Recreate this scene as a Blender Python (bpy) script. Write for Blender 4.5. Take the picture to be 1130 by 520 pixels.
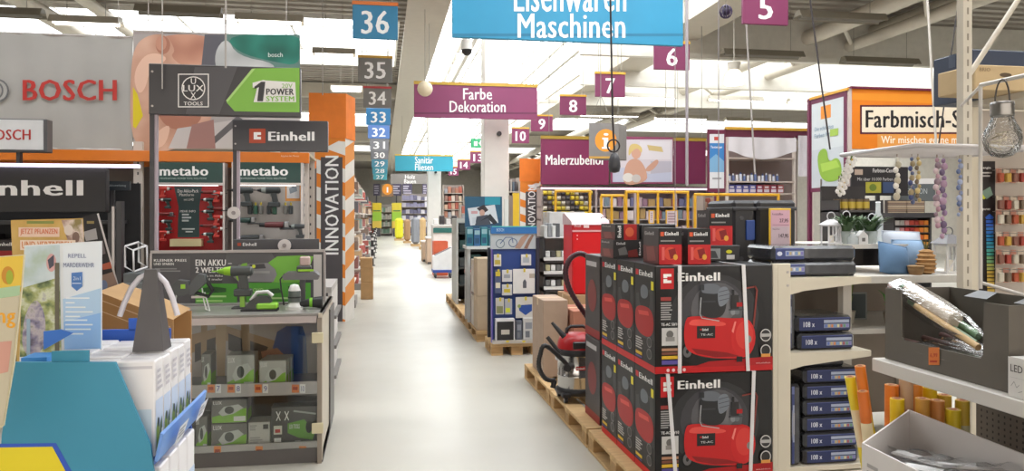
import bpy, bmesh, math, random
from mathutils import Vector, Matrix
random.seed(7)
SC = bpy.context.scene
COL = SC.collection
for _o in list(bpy.data.objects):
    bpy.data.objects.remove(_o)

# ------------------------------------------------------------------ camera
F, CX, HY, CAMZ = 850.0, 565.0, 238.0, 1.67
YAW = math.atan(144.0 / F)
cam_d = bpy.data.cameras.new('camera')
cam = bpy.data.objects.new('camera', cam_d)
COL.objects.link(cam)
cam.location = (0, 0, CAMZ)
cam.rotation_euler = (math.pi / 2, 0, -YAW)
cam_d.sensor_fit = 'HORIZONTAL'
cam_d.sensor_width = 36.0
cam_d.lens = 36.0 * F / 1130.0
cam_d.shift_y = -(260.0 - HY) / 1130.0
cam_d.clip_start = 0.05
cam_d.clip_end = 300
SC.camera = cam

# ------------------------------------------------------------------ light
SC.view_settings.view_transform = 'Standard'
SC.view_settings.look = 'None'
SC.view_settings.gamma = 1.0
SC.view_settings.use_curve_mapping = False
SC.view_settings.exposure = -0.42
SKY_E = 6.5      # daylight coming through the frosted skylight panels
FILL_E = 3.2    # glow of the fill panels added behind the viewpoint
LAMP_E = 9.0     # fluorescent tubes
world = bpy.data.worlds.new('world')
SC.world = world
world.use_nodes = True
world.node_tree.nodes['Background'].inputs[0].default_value = (0.85, 0.92, 1.0, 1)
world.node_tree.nodes['Background'].inputs[1].default_value = 0.5
# all light comes from the skylight panels, the added fill panels behind the viewpoint and the lamps, built below
# ------------------------------------------------------------------ pixel -> place
_fw = Vector((math.sin(YAW), math.cos(YAW), 0)); _rt = Vector((math.cos(YAW), -math.sin(YAW), 0))
CAMP = Vector((0, 0, CAMZ))
def ray(px, py):
    return _fw + _rt * ((px - CX) / F) + Vector((0, 0, -(py - HY) / F))
def PY(px, py, Y):
    r = ray(px, py); return CAMP + r * (Y / r.y)
def PZ(px, py, Z):
    r = ray(px, py); return CAMP + r * ((Z - CAMZ) / r.z)
def PX(px, py, X):
    r = ray(px, py); return CAMP + r * (X / r.x)
def XA(px, Y):
    r = ray(px, HY); return r.x / r.y * Y
def YA(px, X):
    r = ray(px, HY); return r.y / r.x * X
def ZA(py, px, Y):
    return PY(px, py, Y).z
def RECT(x0, y0, x1, y1, Y):
    """photo rectangle on the plane y=Y -> X0, X1, Z0, Z1"""
    m = (x0 + x1) / 2
    return XA(x0, Y), XA(x1, Y), ZA(y1, m, Y), ZA(y0, m, Y)

# ------------------------------------------------------------------ materials
def lin(c):
    return c / 12.92 if c <= 0.04045 else ((c + 0.055) / 1.055) ** 2.4
def hexc(h):
    h = h.lstrip('#')
    return tuple(lin(int(h[i:i + 2], 16) / 255.0) for i in (0, 2, 4)) + (1.0,)
MATS = {}
def mat(h, rough=0.55, metal=0.0, var=0.05, scale=6.0, emit=0.0, trans=0.0, alpha=1.0, bump=0.0, stretch=None, coat=0.0):
    key = (h, rough, metal, var, scale, emit, trans, alpha, bump, stretch, coat)
    if key in MATS: return MATS[key]
    m = bpy.data.materials.new('m_' + h.lstrip('#') + ('_%d' % len(MATS)))
    m.use_nodes = True
    nt = m.node_tree; b = nt.nodes['Principled BSDF']
    c = hexc(h)
    b.inputs['Roughness'].default_value = rough
    b.inputs['Metallic'].default_value = metal
    b.inputs['Base Color'].default_value = c
    b.inputs['Coat Weight'].default_value = coat
    if trans: b.inputs['Transmission Weight'].default_value = trans
    if alpha < 1: b.inputs['Alpha'].default_value = alpha
    if emit:
        b.inputs['Emission Color'].default_value = c
        b.inputs['Emission Strength'].default_value = emit
    if var or bump:
        tc = nt.nodes.new('ShaderNodeTexCoord'); mp = nt.nodes.new('ShaderNodeMapping')
        nt.links.new(tc.outputs['Object'], mp.inputs[0])
        if stretch: mp.inputs['Scale'].default_value = stretch
        n = nt.nodes.new('ShaderNodeTexNoise'); n.inputs['Scale'].default_value = scale
        n.inputs['Detail'].default_value = 3
        nt.links.new(mp.outputs[0], n.inputs['Vector'])
        if var:
            r = nt.nodes.new('ShaderNodeMapRange')
            r.inputs[1].default_value = 0.3; r.inputs[2].default_value = 0.7
            r.inputs[3].default_value = 1 - var; r.inputs[4].default_value = 1 + var
            nt.links.new(n.outputs['Fac'], r.inputs[0])
            mx = nt.nodes.new('ShaderNodeMix'); mx.data_type = 'RGBA'; mx.blend_type = 'MULTIPLY'
            mx.inputs['Factor'].default_value = 1
            mx.inputs['A'].default_value = c
            nt.links.new(r.outputs[0], mx.inputs['B'])
            nt.links.new(mx.outputs['Result'], b.inputs['Base Color'])
        if bump:
            bp = nt.nodes.new('ShaderNodeBump'); bp.inputs['Strength'].default_value = bump
            bp.inputs['Distance'].default_value = 0.01
            nt.links.new(n.outputs['Fac'], bp.inputs['Height'])
            nt.links.new(bp.outputs[0], b.inputs['Normal'])
    MATS[key] = m
    return m
def ink(h):            # printed colour
    return mat(h, 0.5, var=0)
def photo(key, stops, scale=9.0, detail=5.0, stretch=None):
    """mottled printed picture: noise through a row of ink colours"""
    if key in MATS: return MATS[key]
    m = bpy.data.materials.new('print_' + key); m.use_nodes = True
    nt = m.node_tree; b = nt.nodes['Principled BSDF']; b.inputs['Roughness'].default_value = .5
    tc = nt.nodes.new('ShaderNodeTexCoord'); mp = nt.nodes.new('ShaderNodeMapping')
    nt.links.new(tc.outputs['Object'], mp.inputs[0])
    if stretch: mp.inputs['Scale'].default_value = stretch
    n = nt.nodes.new('ShaderNodeTexNoise'); n.inputs['Scale'].default_value = scale; n.inputs['Detail'].default_value = detail
    nt.links.new(mp.outputs[0], n.inputs['Vector'])
    r = nt.nodes.new('ShaderNodeValToRGB'); e = r.color_ramp.elements
    lo, hi = .3, .7
    for i, h in enumerate(stops):
        p = lo + (hi - lo) * i / (len(stops) - 1)
        el = e[i] if i < 2 else e.new(p)
        el.position = p; el.color = hexc(h)
    nt.links.new(n.outputs['Fac'], r.inputs[0]); nt.links.new(r.outputs[0], b.inputs['Base Color'])
    MATS[key] = m
    return m
def wood(h='#c9a87c'):
    return mat(h, 0.75, var=0.14, scale=3.0, stretch=(2, 12, 12))
def card(h='#b08a5e'):
    return mat(h, 0.8, var=0.06, scale=9.0)
def clear(key, tint, gloss, rough, bump, ior=1.45):
    """clear sheet: mostly see-through with a glossy film on top"""
    if key in MATS: return MATS[key]
    m = bpy.data.materials.new(key); m.use_nodes = True
    nt = m.node_tree; nt.nodes.remove(nt.nodes['Principled BSDF'])
    out = nt.nodes['Material Output']
    tr = nt.nodes.new('ShaderNodeBsdfTransparent'); tr.inputs[0].default_value = tint
    gl = nt.nodes.new('ShaderNodeBsdfGlossy'); gl.inputs['Roughness'].default_value = rough
    fr = nt.nodes.new('ShaderNodeFresnel'); fr.inputs[0].default_value = ior
    ad = nt.nodes.new('ShaderNodeMath'); ad.operation = 'ADD'; ad.inputs[1].default_value = gloss
    nt.links.new(fr.outputs[0], ad.inputs[0])
    mx = nt.nodes.new('ShaderNodeMixShader')
    nt.links.new(ad.outputs[0], mx.inputs[0]); nt.links.new(tr.outputs[0], mx.inputs[1]); nt.links.new(gl.outputs[0], mx.inputs[2])
    nt.links.new(mx.outputs[0], out.inputs[0])
    if bump:
        n = nt.nodes.new('ShaderNodeTexNoise'); n.inputs['Scale'].default_value = 14; n.inputs['Detail'].default_value = 2
        bp = nt.nodes.new('ShaderNodeBump'); bp.inputs['Strength'].default_value = bump; bp.inputs['Distance'].default_value = 0.03
        nt.links.new(n.outputs['Fac'], bp.inputs['Height']); nt.links.new(bp.outputs[0], gl.inputs['Normal']); nt.links.new(bp.outputs[0], fr.inputs['Normal'])
    MATS[key] = m
    return m
def foil(): return clear('clear_plastic_film', (.97, .975, .98, 1), 0.0, 0.25, 0.2, 1.14)
def glass(a=0): return clear('clear_glass', (.95, .97, .96, 1), 0.0, 0.02, 0)

# ------------------------------------------------------------------ mesh builder
class MB:
    def __init__(s, m=None):
        s.v = []; s.f = []; s.mi = []; s.ms = []; s.cur = 0; s.X = None; s.sm = []
        if m is not None: s.m(m)
    def m(s, m):
        if isinstance(m, str): m = ink(m)
        if m not in s.ms: s.ms.append(m)
        s.cur = s.ms.index(m); return s
    def add(s, vs, fs, smooth=False):
        b = len(s.v)
        for p in vs:
            p = Vector(p)
            s.v.append(s.X @ p if s.X is not None else p)
        for f in fs:
            s.f.append([i + b for i in f]); s.mi.append(s.cur); s.sm.append(smooth)
        return s
    def box(s, x0, x1, y0, y1, z0, z1, ch=0.0):
        if x1 < x0: x0, x1 = x1, x0
        if y1 < y0: y0, y1 = y1, y0
        if z1 < z0: z0, z1 = z1, z0
        if ch <= 0:
            vs = [(x, y, z) for z in (z0, z1) for y in (y0, y1) for x in (x0, x1)]
            return s.add(vs, [(0, 2, 3, 1), (4, 5, 7, 6), (0, 1, 5, 4), (2, 6, 7, 3), (0, 4, 6, 2), (1, 3, 7, 5)])
        c = min(ch, (x1 - x0) * .45, (y1 - y0) * .45, (z1 - z0) * .45)
        vs = []; idx = {}
        X = (x0, x1); Y = (y0, y1); Z = (z0, z1)
        for i in (0, 1):
            for j in (0, 1):
                for k in (0, 1):
                    sx = c if i == 0 else -c; sy = c if j == 0 else -c; sz = c if k == 0 else -c
                    for a, p in enumerate(((X[i], Y[j] + sy, Z[k] + sz), (X[i] + sx, Y[j], Z[k] + sz), (X[i] + sx, Y[j] + sy, Z[k]))):
                        idx[(i, j, k, a)] = len(vs); vs.append(p)
        fs = []
        def q(l, a): 
            pass
        for i in (0, 1):
            f = [idx[(i, 0, 0, 0)], idx[(i, 1, 0, 0)], idx[(i, 1, 1, 0)], idx[(i, 0, 1, 0)]]
            fs.append(f if i == 1 else f[::-1])
            f = [idx[(0, i, 0, 1)], idx[(1, i, 0, 1)], idx[(1, i, 1, 1)], idx[(0, i, 1, 1)]]
            fs.append(f if i == 0 else f[::-1])
            f = [idx[(0, 0, i, 2)], idx[(1, 0, i, 2)], idx[(1, 1, i, 2)], idx[(0, 1, i, 2)]]
            fs.append(f if i == 1 else f[::-1])
        for i in (0, 1):
            for j in (0, 1):
                f = [idx[(i, j, 0, 0)], idx[(i, j, 0, 1)], idx[(i, j, 1, 1)], idx[(i, j, 1, 0)]]
                fs.append(f)
                f = [idx[(i, 0, j, 0)], idx[(i, 0, j, 2)], idx[(i, 1, j, 2)], idx[(i, 1, j, 0)]]
                fs.append(f)
                f = [idx[(0, i, j, 1)], idx[(0, i, j, 2)], idx[(1, i, j, 2)], idx[(1, i, j, 1)]]
                fs.append(f)
                for k in (0, 1):
                    fs.append([idx[(i, j, k, 0)], idx[(i, j, k, 1)], idx[(i, j, k, 2)]])
        return s.add(vs, fs)
    def prism(s, pts, axis, a, b):
        """polygon pts (2D) extruded along axis 'x','y','z' from a to b"""
        n = len(pts)
        def mk(p, t):
            return {'x': (t, p[0], p[1]), 'y': (p[0], t, p[1]), 'z': (p[0], p[1], t)}[axis]
        vs = [mk(p, a) for p in pts] + [mk(p, b) for p in pts]
        fs = [list(range(n))[::-1], [i + n for i in range(n)]]
        for i in range(n):
            j = (i + 1) % n
            fs.append([i, j, j + n, i + n])
        return s.add(vs, fs)
    def cyl(s, p, q, r, r2=None, n=12, smooth=True, caps=True):
        p = Vector(p); q = Vector(q); r2 = r if r2 is None else r2
        d = (q - p).normalized()
        u = d.orthogonal().normalized(); w = d.cross(u)
        vs = []
        for c, rr in ((p, r), (q, r2)):
            for i in range(n):
                a = 2 * math.pi * i / n
                vs.append(c + (u * math.cos(a) + w * math.sin(a)) * rr)
        s.add(vs, [[i, (i + 1) % n, (i + 1) % n + n, i + n] for i in range(n)], smooth)
        if caps:
            s.add(vs[:n], [list(range(n))[::-1]]); s.add(vs[n:], [list(range(n))])
        return s
    def tube(s, pts, r, n=8, closed=False):
        pts = [Vector(p) for p in pts]; N = len(pts); vs = []
        up = None
        for i, p in enumerate(pts):
            if closed: d = (pts[(i + 1) % N] - pts[i - 1]).normalized()
            else: d = (pts[min(i + 1, N - 1)] - pts[max(i - 1, 0)]).normalized()
            if up is None: up = d.orthogonal().normalized()
            up = (up - d * up.dot(d))
            up = up.normalized() if up.length > 1e-6 else d.orthogonal().normalized()
            w = d.cross(up)
            rr = r[i] if isinstance(r, (list, tuple)) else r
            for k in range(n):
                a = 2 * math.pi * k / n
                vs.append(p + (up * math.cos(a) + w * math.sin(a)) * rr)
        fs = []
        for i in range(N if closed else N - 1):
            j = (i + 1) % N
            for k in range(n):
                l = (k + 1) % n
                fs.append([i * n + k, i * n + l, j * n + l, j * n + k])
        s.add(vs, fs, True)
        if not closed:
            s.add(vs[:n], [list(range(n))[::-1]]); s.add(vs[-n:], [list(range(n))])
        return s
    def lathe(s, prof, c=(0, 0, 0), n=20, axis='z', smooth=True):
        c = Vector(c); vs = []
        for r, h in prof:
            for i in range(n):
                a = 2 * math.pi * i / n
                x, y = r * math.cos(a), r * math.sin(a)
                vs.append(c + Vector({'z': (x, y, h), 'y': (x, h, y), 'x': (h, x, y)}[axis]))
        fs = []
        for k in range(len(prof) - 1):
            for i in range(n):
                j = (i + 1) % n
                fs.append([k * n + i, k * n + j, (k + 1) * n + j, (k + 1) * n + i])
        s.add(vs, fs, smooth)
        s.add(vs[:n], [list(range(n))[::-1]]); s.add(vs[-n:], [list(range(n))])
        return s
    def grid(s, fn, nu, nv, smooth=True):
        vs = [fn(i / nu, j / nv) for j in range(nv + 1) for i in range(nu + 1)]
        w = nu + 1
        return s.add(vs, [[j * w + i, j * w + i + 1, (j + 1) * w + i + 1, (j + 1) * w + i] for j in range(nv) for i in range(nu)], smooth)
    def ball(s, c, rx, ry=None, rz=None, n=14, m=8):
        ry = ry or rx; rz = rz or rx; c = Vector(c)
        prof = [(math.sin(math.pi * k / m), -math.cos(math.pi * k / m)) for k in range(m + 1)]
        vs = []
        for r, h in prof:
            for i in range(n):
                a = 2 * math.pi * i / n
                vs.append(c + Vector((rx * r * math.cos(a), ry * r * math.sin(a), rz * h)))
        return s.add(vs, [[k * n + i, k * n + (i + 1) % n, (k + 1) * n + (i + 1) % n, (k + 1) * n + i] for k in range(m) for i in range(n)], True)

ORG = {}
def setp(o, label=None, cat=None, group=None, kind=None):
    if label: o['label'] = label
    if cat: o['category'] = cat
    if group: o['group'] = group
    if kind: o['kind'] = kind
def thing(name, label, cat, loc=(0, 0, 0), group=None, kind=None):
    o = bpy.data.objects.new(name, None); COL.objects.link(o)
    o.empty_display_size = 0.1
    o.location = loc; ORG[o.name] = Vector(loc)
    setp(o, label, cat, group, kind)
    return o
def new(name, mb, parent=None, label=None, cat=None, group=None, kind=None, org=None):
    if parent is not None:
        base = ORG[parent.name]
    elif org is not None:
        base = Vector(org)
    else:
        xs = [p.x for p in mb.v]; ys = [p.y for p in mb.v]; zs = [p.z for p in mb.v]
        base = Vector(((min(xs) + max(xs)) / 2, (min(ys) + max(ys)) / 2, min(zs)))
    me = bpy.data.meshes.new(name)
    me.from_pydata([p - base for p in mb.v], [], mb.f)
    for m in mb.ms: me.materials.append(m)
    me.polygons.foreach_set('material_index', mb.mi)
    me.polygons.foreach_set('use_smooth', mb.sm)
    me.update()
    o = bpy.data.objects.new(name, me); COL.objects.link(o)
    if parent is None: o.location = base
    else: o.parent = parent
    ORG[o.name] = base
    setp(o, label, cat, group, kind)
    return o
def dup(root, dloc=(0, 0, 0), label=None, group=None, rotz=None, loc=None, scale=None):
    r = root.copy(); COL.objects.link(r)
    r.location = (Vector(loc) if loc is not None else root.location + Vector(dloc))
    if rotz is not None: r.rotation_euler = (0, 0, rotz)
    if scale is not None: r.scale = scale
    if label: r['label'] = label
    if group: r['group'] = group
    for ch in list(root.children):
        c = ch.copy(); COL.objects.link(c); c.parent = r
        for g in list(ch.children):
            d = g.copy(); COL.objects.link(d); d.parent = c
    ORG[r.name] = Vector(r.location)
    return r
def recalc(o):
    bm = bmesh.new(); bm.from_mesh(o.data); bmesh.ops.recalc_face_normals(bm, faces=bm.faces[:]); bm.to_mesh(o.data); bm.free()
    return o

ORD = 'first second third fourth fifth sixth seventh eighth ninth tenth eleventh twelfth thirteenth fourteenth fifteenth sixteenth seventeenth eighteenth nineteenth twentieth'.split()
# ------------------------------------------------------------------ flat print
_TX = {}
def textgeo(t, bold=0.0):
    k = (t, bold)
    if k in _TX: return _TX[k]
    c = bpy.data.curves.new('t', 'FONT'); c.body = t; c.size = 1; c.resolution_u = 2
    c.offset = 0.0; c.space_character = 1 + bold * 1.2; c.space_line = 0.95; c.align_x = 'CENTER' if '\n' in t else 'LEFT'
    o = bpy.data.objects.new('t', c)
    me = o.to_mesh()
    vs = [v.co.copy() for v in me.vertices]; fs = [list(p.vertices) for p in me.polygons]
    o.to_mesh_clear(); bpy.data.objects.remove(o); bpy.data.curves.remove(c)
    if bold > .012:                     # heavier strokes: the same glyphs side by side
        n0 = len(vs); base = list(vs); bf = list(fs)
        for q in (-1, 1):
            off = len(vs); vs = vs + [Vector((v.x + q * bold * .55, v.y, 0)) for v in base]; fs = fs + [[i + off for i in f] for f in bf]
    x0 = min(v.x for v in vs); x1 = max(v.x for v in vs); y0 = min(v.y for v in vs); y1 = max(v.y for v in vs)
    vs = [((v.x - x0) / (x1 - x0), (v.y - y0) / (y1 - y0)) for v in vs]
    n1 = len(vs) // (3 if bold > .012 else 1)
    _TX[k] = (vs, fs, [i // n1 for i in range(len(vs))])
    return _TX[k]
def fY(Y):
    """drawing surface on the plane y=Y facing the camera side; coordinates are photo pixels"""
    return (lambda u, v: PY(u, v, Y)), Vector((0, -1, 0))
def fF(o, du, dv, n):
    """drawing surface with origin o (top left), du along the width, dv downwards; coordinates 0..1"""
    o = Vector(o); du = Vector(du); dv = Vector(dv)
    return (lambda u, v: o + du * u + dv * v), Vector(n).normalized()
def fX(X, sgn=-1):
    return (lambda u, v: PX(u, v, X)), Vector((sgn, 0, 0))
def draw(fr, shapes, eps=0.0012, mb=None, step=0.0005):
    """shapes, later ones on top: ('r',x0,y0,x1,y1,col) ('p',[(x,y)..],col) ('e',cx,cy,rx,ry,col) ('t',text,x0,y0,x1,y1,col[,bold[,turn]]) ('l',[(x,y)..],width,col)"""
    fn, n = fr
    mb = mb or MB()
    e = eps
    for sh in shapes:
        k = sh[0]; col = sh[-1]
        if k == 'r':
            _, x0, y0, x1, y1, col = sh; pts = [(x0, y0), (x0, y1), (x1, y1), (x1, y0)]; fs = [[0, 1, 2, 3]]
        elif k in 'pb':
            pts = sh[1]
            if k == 'b':                # rounded outline
                for _ in range(2):
                    q = []
                    for i in range(len(pts)):
                        a, b = pts[i], pts[(i + 1) % len(pts)]
                        q += [(a[0] * .75 + b[0] * .25, a[1] * .75 + b[1] * .25), (a[0] * .25 + b[0] * .75, a[1] * .25 + b[1] * .75)]
                    pts = q
            fs = [list(range(len(pts)))]
        elif k == 'e':
            _, cx, cy, rx, ry, col = sh; N = 20
            pts = [(cx + rx * math.cos(2 * math.pi * i / N), cy - ry * math.sin(2 * math.pi * i / N)) for i in range(N)]; fs = [list(range(N))]
        elif k == 't':
            t, x0, y0, x1, y1, col = sh[1:7]
            vs, fs, lay = textgeo(t, sh[7] if len(sh) > 7 else 0.0)
            turn = sh[8] if len(sh) > 8 else 0
            if turn == 1: pts = [(x0 + (1 - v) * (x1 - x0), y1 - u * (y1 - y0)) for u, v in vs]
            else: pts = [(x0 + u * (x1 - x0), y1 - v * (y1 - y0)) for u, v in vs]
        elif k == 'l':
            _, ln, w, col = sh; pts = []; fs = []
            for i in range(len(ln) - 1):
                a = Vector(ln[i]); b = Vector(ln[i + 1]); d = (b - a)
                if d.length < 1e-9: continue
                d.normalize(); q = Vector((-d.y, d.x)) * w / 2
                bb = len(pts); a = a - d * w * .3; b = b + d * w * .3
                pts += [tuple(a + q), tuple(a - q), tuple(b - q), tuple(b + q)]; fs.append([bb, bb + 1, bb + 2, bb + 3])
        w3 = [fn(*p) + n * (e + (lay[i] * .0004 if k == 't' else 0)) for i, p in enumerate(pts)]
        # keep the faces turned to the viewer
        f0 = fs[0]
        nn = Vector((0, 0, 0))
        for i in range(len(f0)):
            a = w3[f0[i]]; b = w3[f0[(i + 1) % len(f0)]]
            nn += a.cross(b)
        if nn.dot(n) < 0: fs = [f[::-1] for f in fs]
        mb.m(ink(col) if isinstance(col, str) else col)
        mb.add(w3, fs)
        e += step + (.0008 if k == 't' else 0)
    return mb
def scribble(x0, y0, x1, y1, n, col, fill=0.8):
    """lines of fine print too small to read, as bars"""
    out = []; h = (y1 - y0) / n
    for i in range(n):
        out.append(('r', x0, y0 + h * i, x0 + (x1 - x0) * random.uniform(fill * .7, 1) , y0 + h * (i + .55), col))
    return out
# ================================================================== SETTING
XL, XR, YB, YF, ZC = -16.0, 24.0, -4.0, 72.0, 6.0
def floor_mat():
    m = mat('#b6b2a7', 0.32, var=0.05, scale=0.7)
    nt = m.node_tree; b = nt.nodes['Principled BSDF']
    tc = nt.nodes.new('ShaderNodeTexCoord')
    n = nt.nodes.new('ShaderNodeTexNoise'); n.inputs['Scale'].default_value = 2.2; n.inputs['Detail'].default_value = 6
    nt.links.new(tc.outputs['Object'], n.inputs['Vector'])
    r = nt.nodes.new('ShaderNodeMapRange'); r.inputs[3].default_value = 0.24; r.inputs[4].default_value = 0.46
    nt.links.new(n.outputs['Fac'], r.inputs[0]); nt.links.new(r.outputs[0], b.inputs['Roughness'])
    return m
new('floor', MB(floor_mat()).box(XL, XR, YB, YF, -0.2, 0), kind='structure', label='smooth pale grey beige shop floor', org=(0, 0, 0))
wm = mat('#c9c3b8', 0.8)
new('wall_left', MB(wm).box(XL - .2, XL, YB, YF, 0, ZC + 1), kind='structure', label='pale wall on the left side of the hall')
new('wall_right', MB(wm).box(XR, XR + .2, YB, YF, 0, ZC + 1), kind='structure', label='pale wall on the right side of the hall')
new('wall_far', MB(wm).box(XL, XR, YF, YF + .2, 0, ZC + 1), kind='structure', label='pale wall at the far end of the aisle')
new('wall_back', MB(wm).box(XL, XR, YB - .2, YB, 0, ZC + 1), kind='structure', label='pale wall behind the viewpoint')

fg = thing('window_front', 'added glowing fill panels in a window frame behind the viewpoint', None, (0.5, YB, 0.4), kind='structure')  # unseen glowing window added at the back wall to brighten the view
fgm = mat('#fff6ec', .4, var=.02, emit=FILL_E)
for q in range(7):
    new('pane', MB(fgm).box(-6.5 + q * 2 + .06, -4.5 + q * 2 - .06, YB + .02, YB + .04, .5, 4.2), fg)
for q in range(8):
    new('mullion', MB(mat('#8d8a86', .5)).box(-6.5 + q * 2 - .06, -6.5 + q * 2 + .06, YB + .005, YB + .08, .4, 4.3), fg)
for z_ in (.4, 4.2): new('transom', MB(mat('#8d8a86', .5)).box(-6.56, 7.56, YB + .005, YB + .08, z_, z_ + .1), fg)
# corrugated metal ceiling, ribs across the hall, with openings for the skylights
cm = mat('#a19a90', 0.6, var=0.04, scale=1.0)
def corrug(mb, x0, x1, y0, y1, pitch=0.36):
    n = max(1, int(round((y1 - y0) / pitch))); p = (y1 - y0) / n
    pr = []
    for i in range(n):
        a = y0 + i * p
        pr += [(a, ZC), (a + p * .45, ZC), (a + p * .5, ZC + .1), (a + p * .92, ZC + .1)]
    pr.append((y1, ZC))
    vs = [(x, y, z) for y, z in pr for x in (x0, x1)]
    mb.add(vs, [[2 * i, 2 * i + 1, 2 * i + 3, 2 * i + 2] for i in range(len(pr) - 1)])
SA = (1.15, 5.9, 0.6, 66.0)                 # long skylight over the aisle, near end lengthened out of view as added fill
BANDS = [(5.2, 7.4), (17.2, 22.4), (33.0, 37.5), (48.0, 52.0)]  # skylight bands across the hall; first one invented out of view for fill light
ce = MB(cm)
for xa, xb in ((XL, SA[0]), (SA[1], XR)):
    y = YB
    for a, b in BANDS:
        corrug(ce, xa, xb, y, a); y = b
    corrug(ce, xa, xb, y, YF)
for a, b in BANDS:
    for xa, xb in ((XL, XL + 1), (SA[0] - .8, SA[0]), (SA[1], SA[1] + .8), (XR - 1, XR)): corrug(ce, xa, xb, a, b)
corrug(ce, SA[0], SA[1], YB, SA[2]); corrug(ce, SA[0], SA[1], SA[3], YF)
ce.box(XL, XR, YB, YF, ZC + 1.0, ZC + 1.05)
new('ceiling', ce, kind='structure', label='beige grey corrugated metal hall ceiling', org=(0, 0, ZC))

wht = mat('#e9e6df', 0.5, var=0.02)
beige = mat('#cfc8ba', 0.5, var=0.03)
panem = mat('#f7fbff', 0.5, var=0.03, scale=0.8, emit=SKY_E)
def skylight(name, label, x0, x1, y0, y1, nx, ny):
    t = thing(name, label, None, ((x0 + x1) / 2, (y0 + y1) / 2, ZC), kind='structure')
    k = MB(wht)                                     # upstand walls round the opening
    for a in ((x0 - .05, x0, y0, y1), (x1, x1 + .05, y0, y1), (x0, x1, y0 - .05, y0), (x0, x1, y1, y1 + .05)):
        k.box(*a, ZC - .05, ZC + .5)
    new('upstand', k, t)
    g = MB(wht); dx = (x1 - x0) / nx; dy = (y1 - y0) / ny
    for i in range(nx + 1): g.box(x0 + i * dx - .03, x0 + i * dx + .03, y0, y1, ZC + .38, ZC + .46)
    for j in range(ny + 1): g.box(x0, x1, y0 + j * dy - .03, y0 + j * dy + .03, ZC + .38, ZC + .46)
    new('glazing_bars', g, t)
    first = None
    for i in range(nx):
        for j in range(ny):
            c = (x0 + (i + .5) * dx, y0 + (j + .5) * dy, ZC + .5)
            if first is None:
                first = new('pane', MB(panem).box(c[0] - dx / 2, c[0] + dx / 2, c[1] - dy / 2, c[1] + dy / 2, ZC + .47, ZC + .5), t)
                o0 = c
            else:
                o = first.copy(); COL.objects.link(o); o.parent = t
                o.location = Vector(c) - Vector(o0)
    return t
skylight('window_1', 'long frosted skylight above the main aisle', *SA, 3, 18)
n = 2
for a, b in BANDS:  # the nearest pair is an added fill source, outside the view
    skylight('window_%d' % n, 'frosted skylight band across the ceiling over the left aisles', XL + 1, SA[0] - .8, a, b, 6, 2); n += 1
    skylight('window_%d' % n, 'frosted skylight band across the ceiling over the right aisles', SA[1] + .8, XR - 1, a, b, 6, 2); n += 1

def lattice(x, y0, y1, z0, z1, name, label):
    k = MB(wht)
    k.box(x - .05, x + .05, y0, y1, z0, z0 + .08); k.box(x - .05, x + .05, y0, y1, z1 - .08, z1)
    y = y0; up = True
    while y < y1 - .1:
        a, b = (z0 + .05, z1 - .05) if up else (z1 - .05, z0 + .05)
        k.cyl((x, y, a), (x, min(y + .8, y1), b), .025, n=6); y += .8; up = not up
    new(name, k, kind='structure', label=label)
bm_ = mat('#c2baab', 0.5, var=0.03)
new('trim_1', MB(bm_).box(.55, 1.1, YB, YF, 5.45, ZC - .01).box(.45, 1.2, YB, YF, 5.4, 5.46), kind='structure', label='cream steel beam along the left edge of the aisle skylight')
new('trim_2', MB(bm_).box(5.95, 6.6, YB, YF, 5.5, ZC - .01).box(5.85, 6.7, YB, YF, 5.45, 5.51), kind='structure', label='cream steel beam along the right edge of the aisle skylight')
lattice(2.05, 1.0, 66, 5.55, 6.2, 'trim_3', 'white lattice girder left inside the skylight')
lattice(4.6, 1.0, 66, 5.55, 6.15, 'trim_4', 'white lattice girder right inside the skylight')
k = MB(beige)
for xx, zz, r in ((9.3, 5.6, .17), (10.3, 5.45, .13), (10.9, 5.8, .15)):
    k.cyl((xx, YB, zz), (xx, YF, zz), r, n=10)
y = 12.0
while y < 60:
    k.cyl((9.3, y, 5.6), (10.3, y + 1.2, 5.45), .05, n=6); k.cyl((10.3, y + 1.2, 5.45), (10.9, y + 2.4, 5.8), .05, n=6); y += 2.4
new('trim_5', k, kind='structure', label='cream tubular truss running along the ceiling over the right aisles')
k = MB(beige)
for xx, zz, r in ((-6.4, 5.55, .16), (-5.6, 5.8, .12)):
    k.cyl((xx, YB, zz), (xx, YF, zz), r, n=10)
new('trim_6', k, kind='structure', label='cream tubular beam along the ceiling over the left aisles')
i = 7
for yy in (25.6, 40.6, 55.0):
    new('trim_%d' % i, MB(bm_).box(XL, .5, yy - .12, yy + .12, 5.5, 5.95).box(6.7, XR, yy - .12, yy + .12, 5.5, 5.95).box(.5, 6.7, yy - .06, yy + .06, 5.5, 5.6), kind='structure', label='cream cross beam under the ceiling'); i += 1

# columns
def column(x, y, name, label):
    t = thing(name, label, 'column', (x, y, 0))
    cm2 = mat('#dedbd5', 0.55, var=0.02)
    new('shaft', MB(cm2).box(x - .26, x + .26, y - .26, y + .26, 0, 6.45, .02), t)
    new('base_plate', MB(mat('#8d8a86', .5)).box(x - .34, x + .34, y - .34, y + .34, 0, .08, .01), t)
    d = MB(mat('#3a3536', .4)).cyl((x + .05, y - .3, 3.35), (x + .05, y - .26, 3.35), .05)
    new('sensor', d, t)
column(2.33, 15.9, 'column', 'white square column behind the purple Farbe Dekoration sign')
column(2.02, 30.2, 'column', 'white square column under the turquoise Sanitär sign')

def ceil_at(x, y):
    if SA[0] < x < SA[1] and SA[2] < y < SA[3]: return ZC + .474
    for a, q in BANDS:
        if a < y < q and (XL + 1 < x < SA[0] - .8 or SA[1] + .8 < x < XR - 1): return ZC + .474
    return ZC + .005
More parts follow.
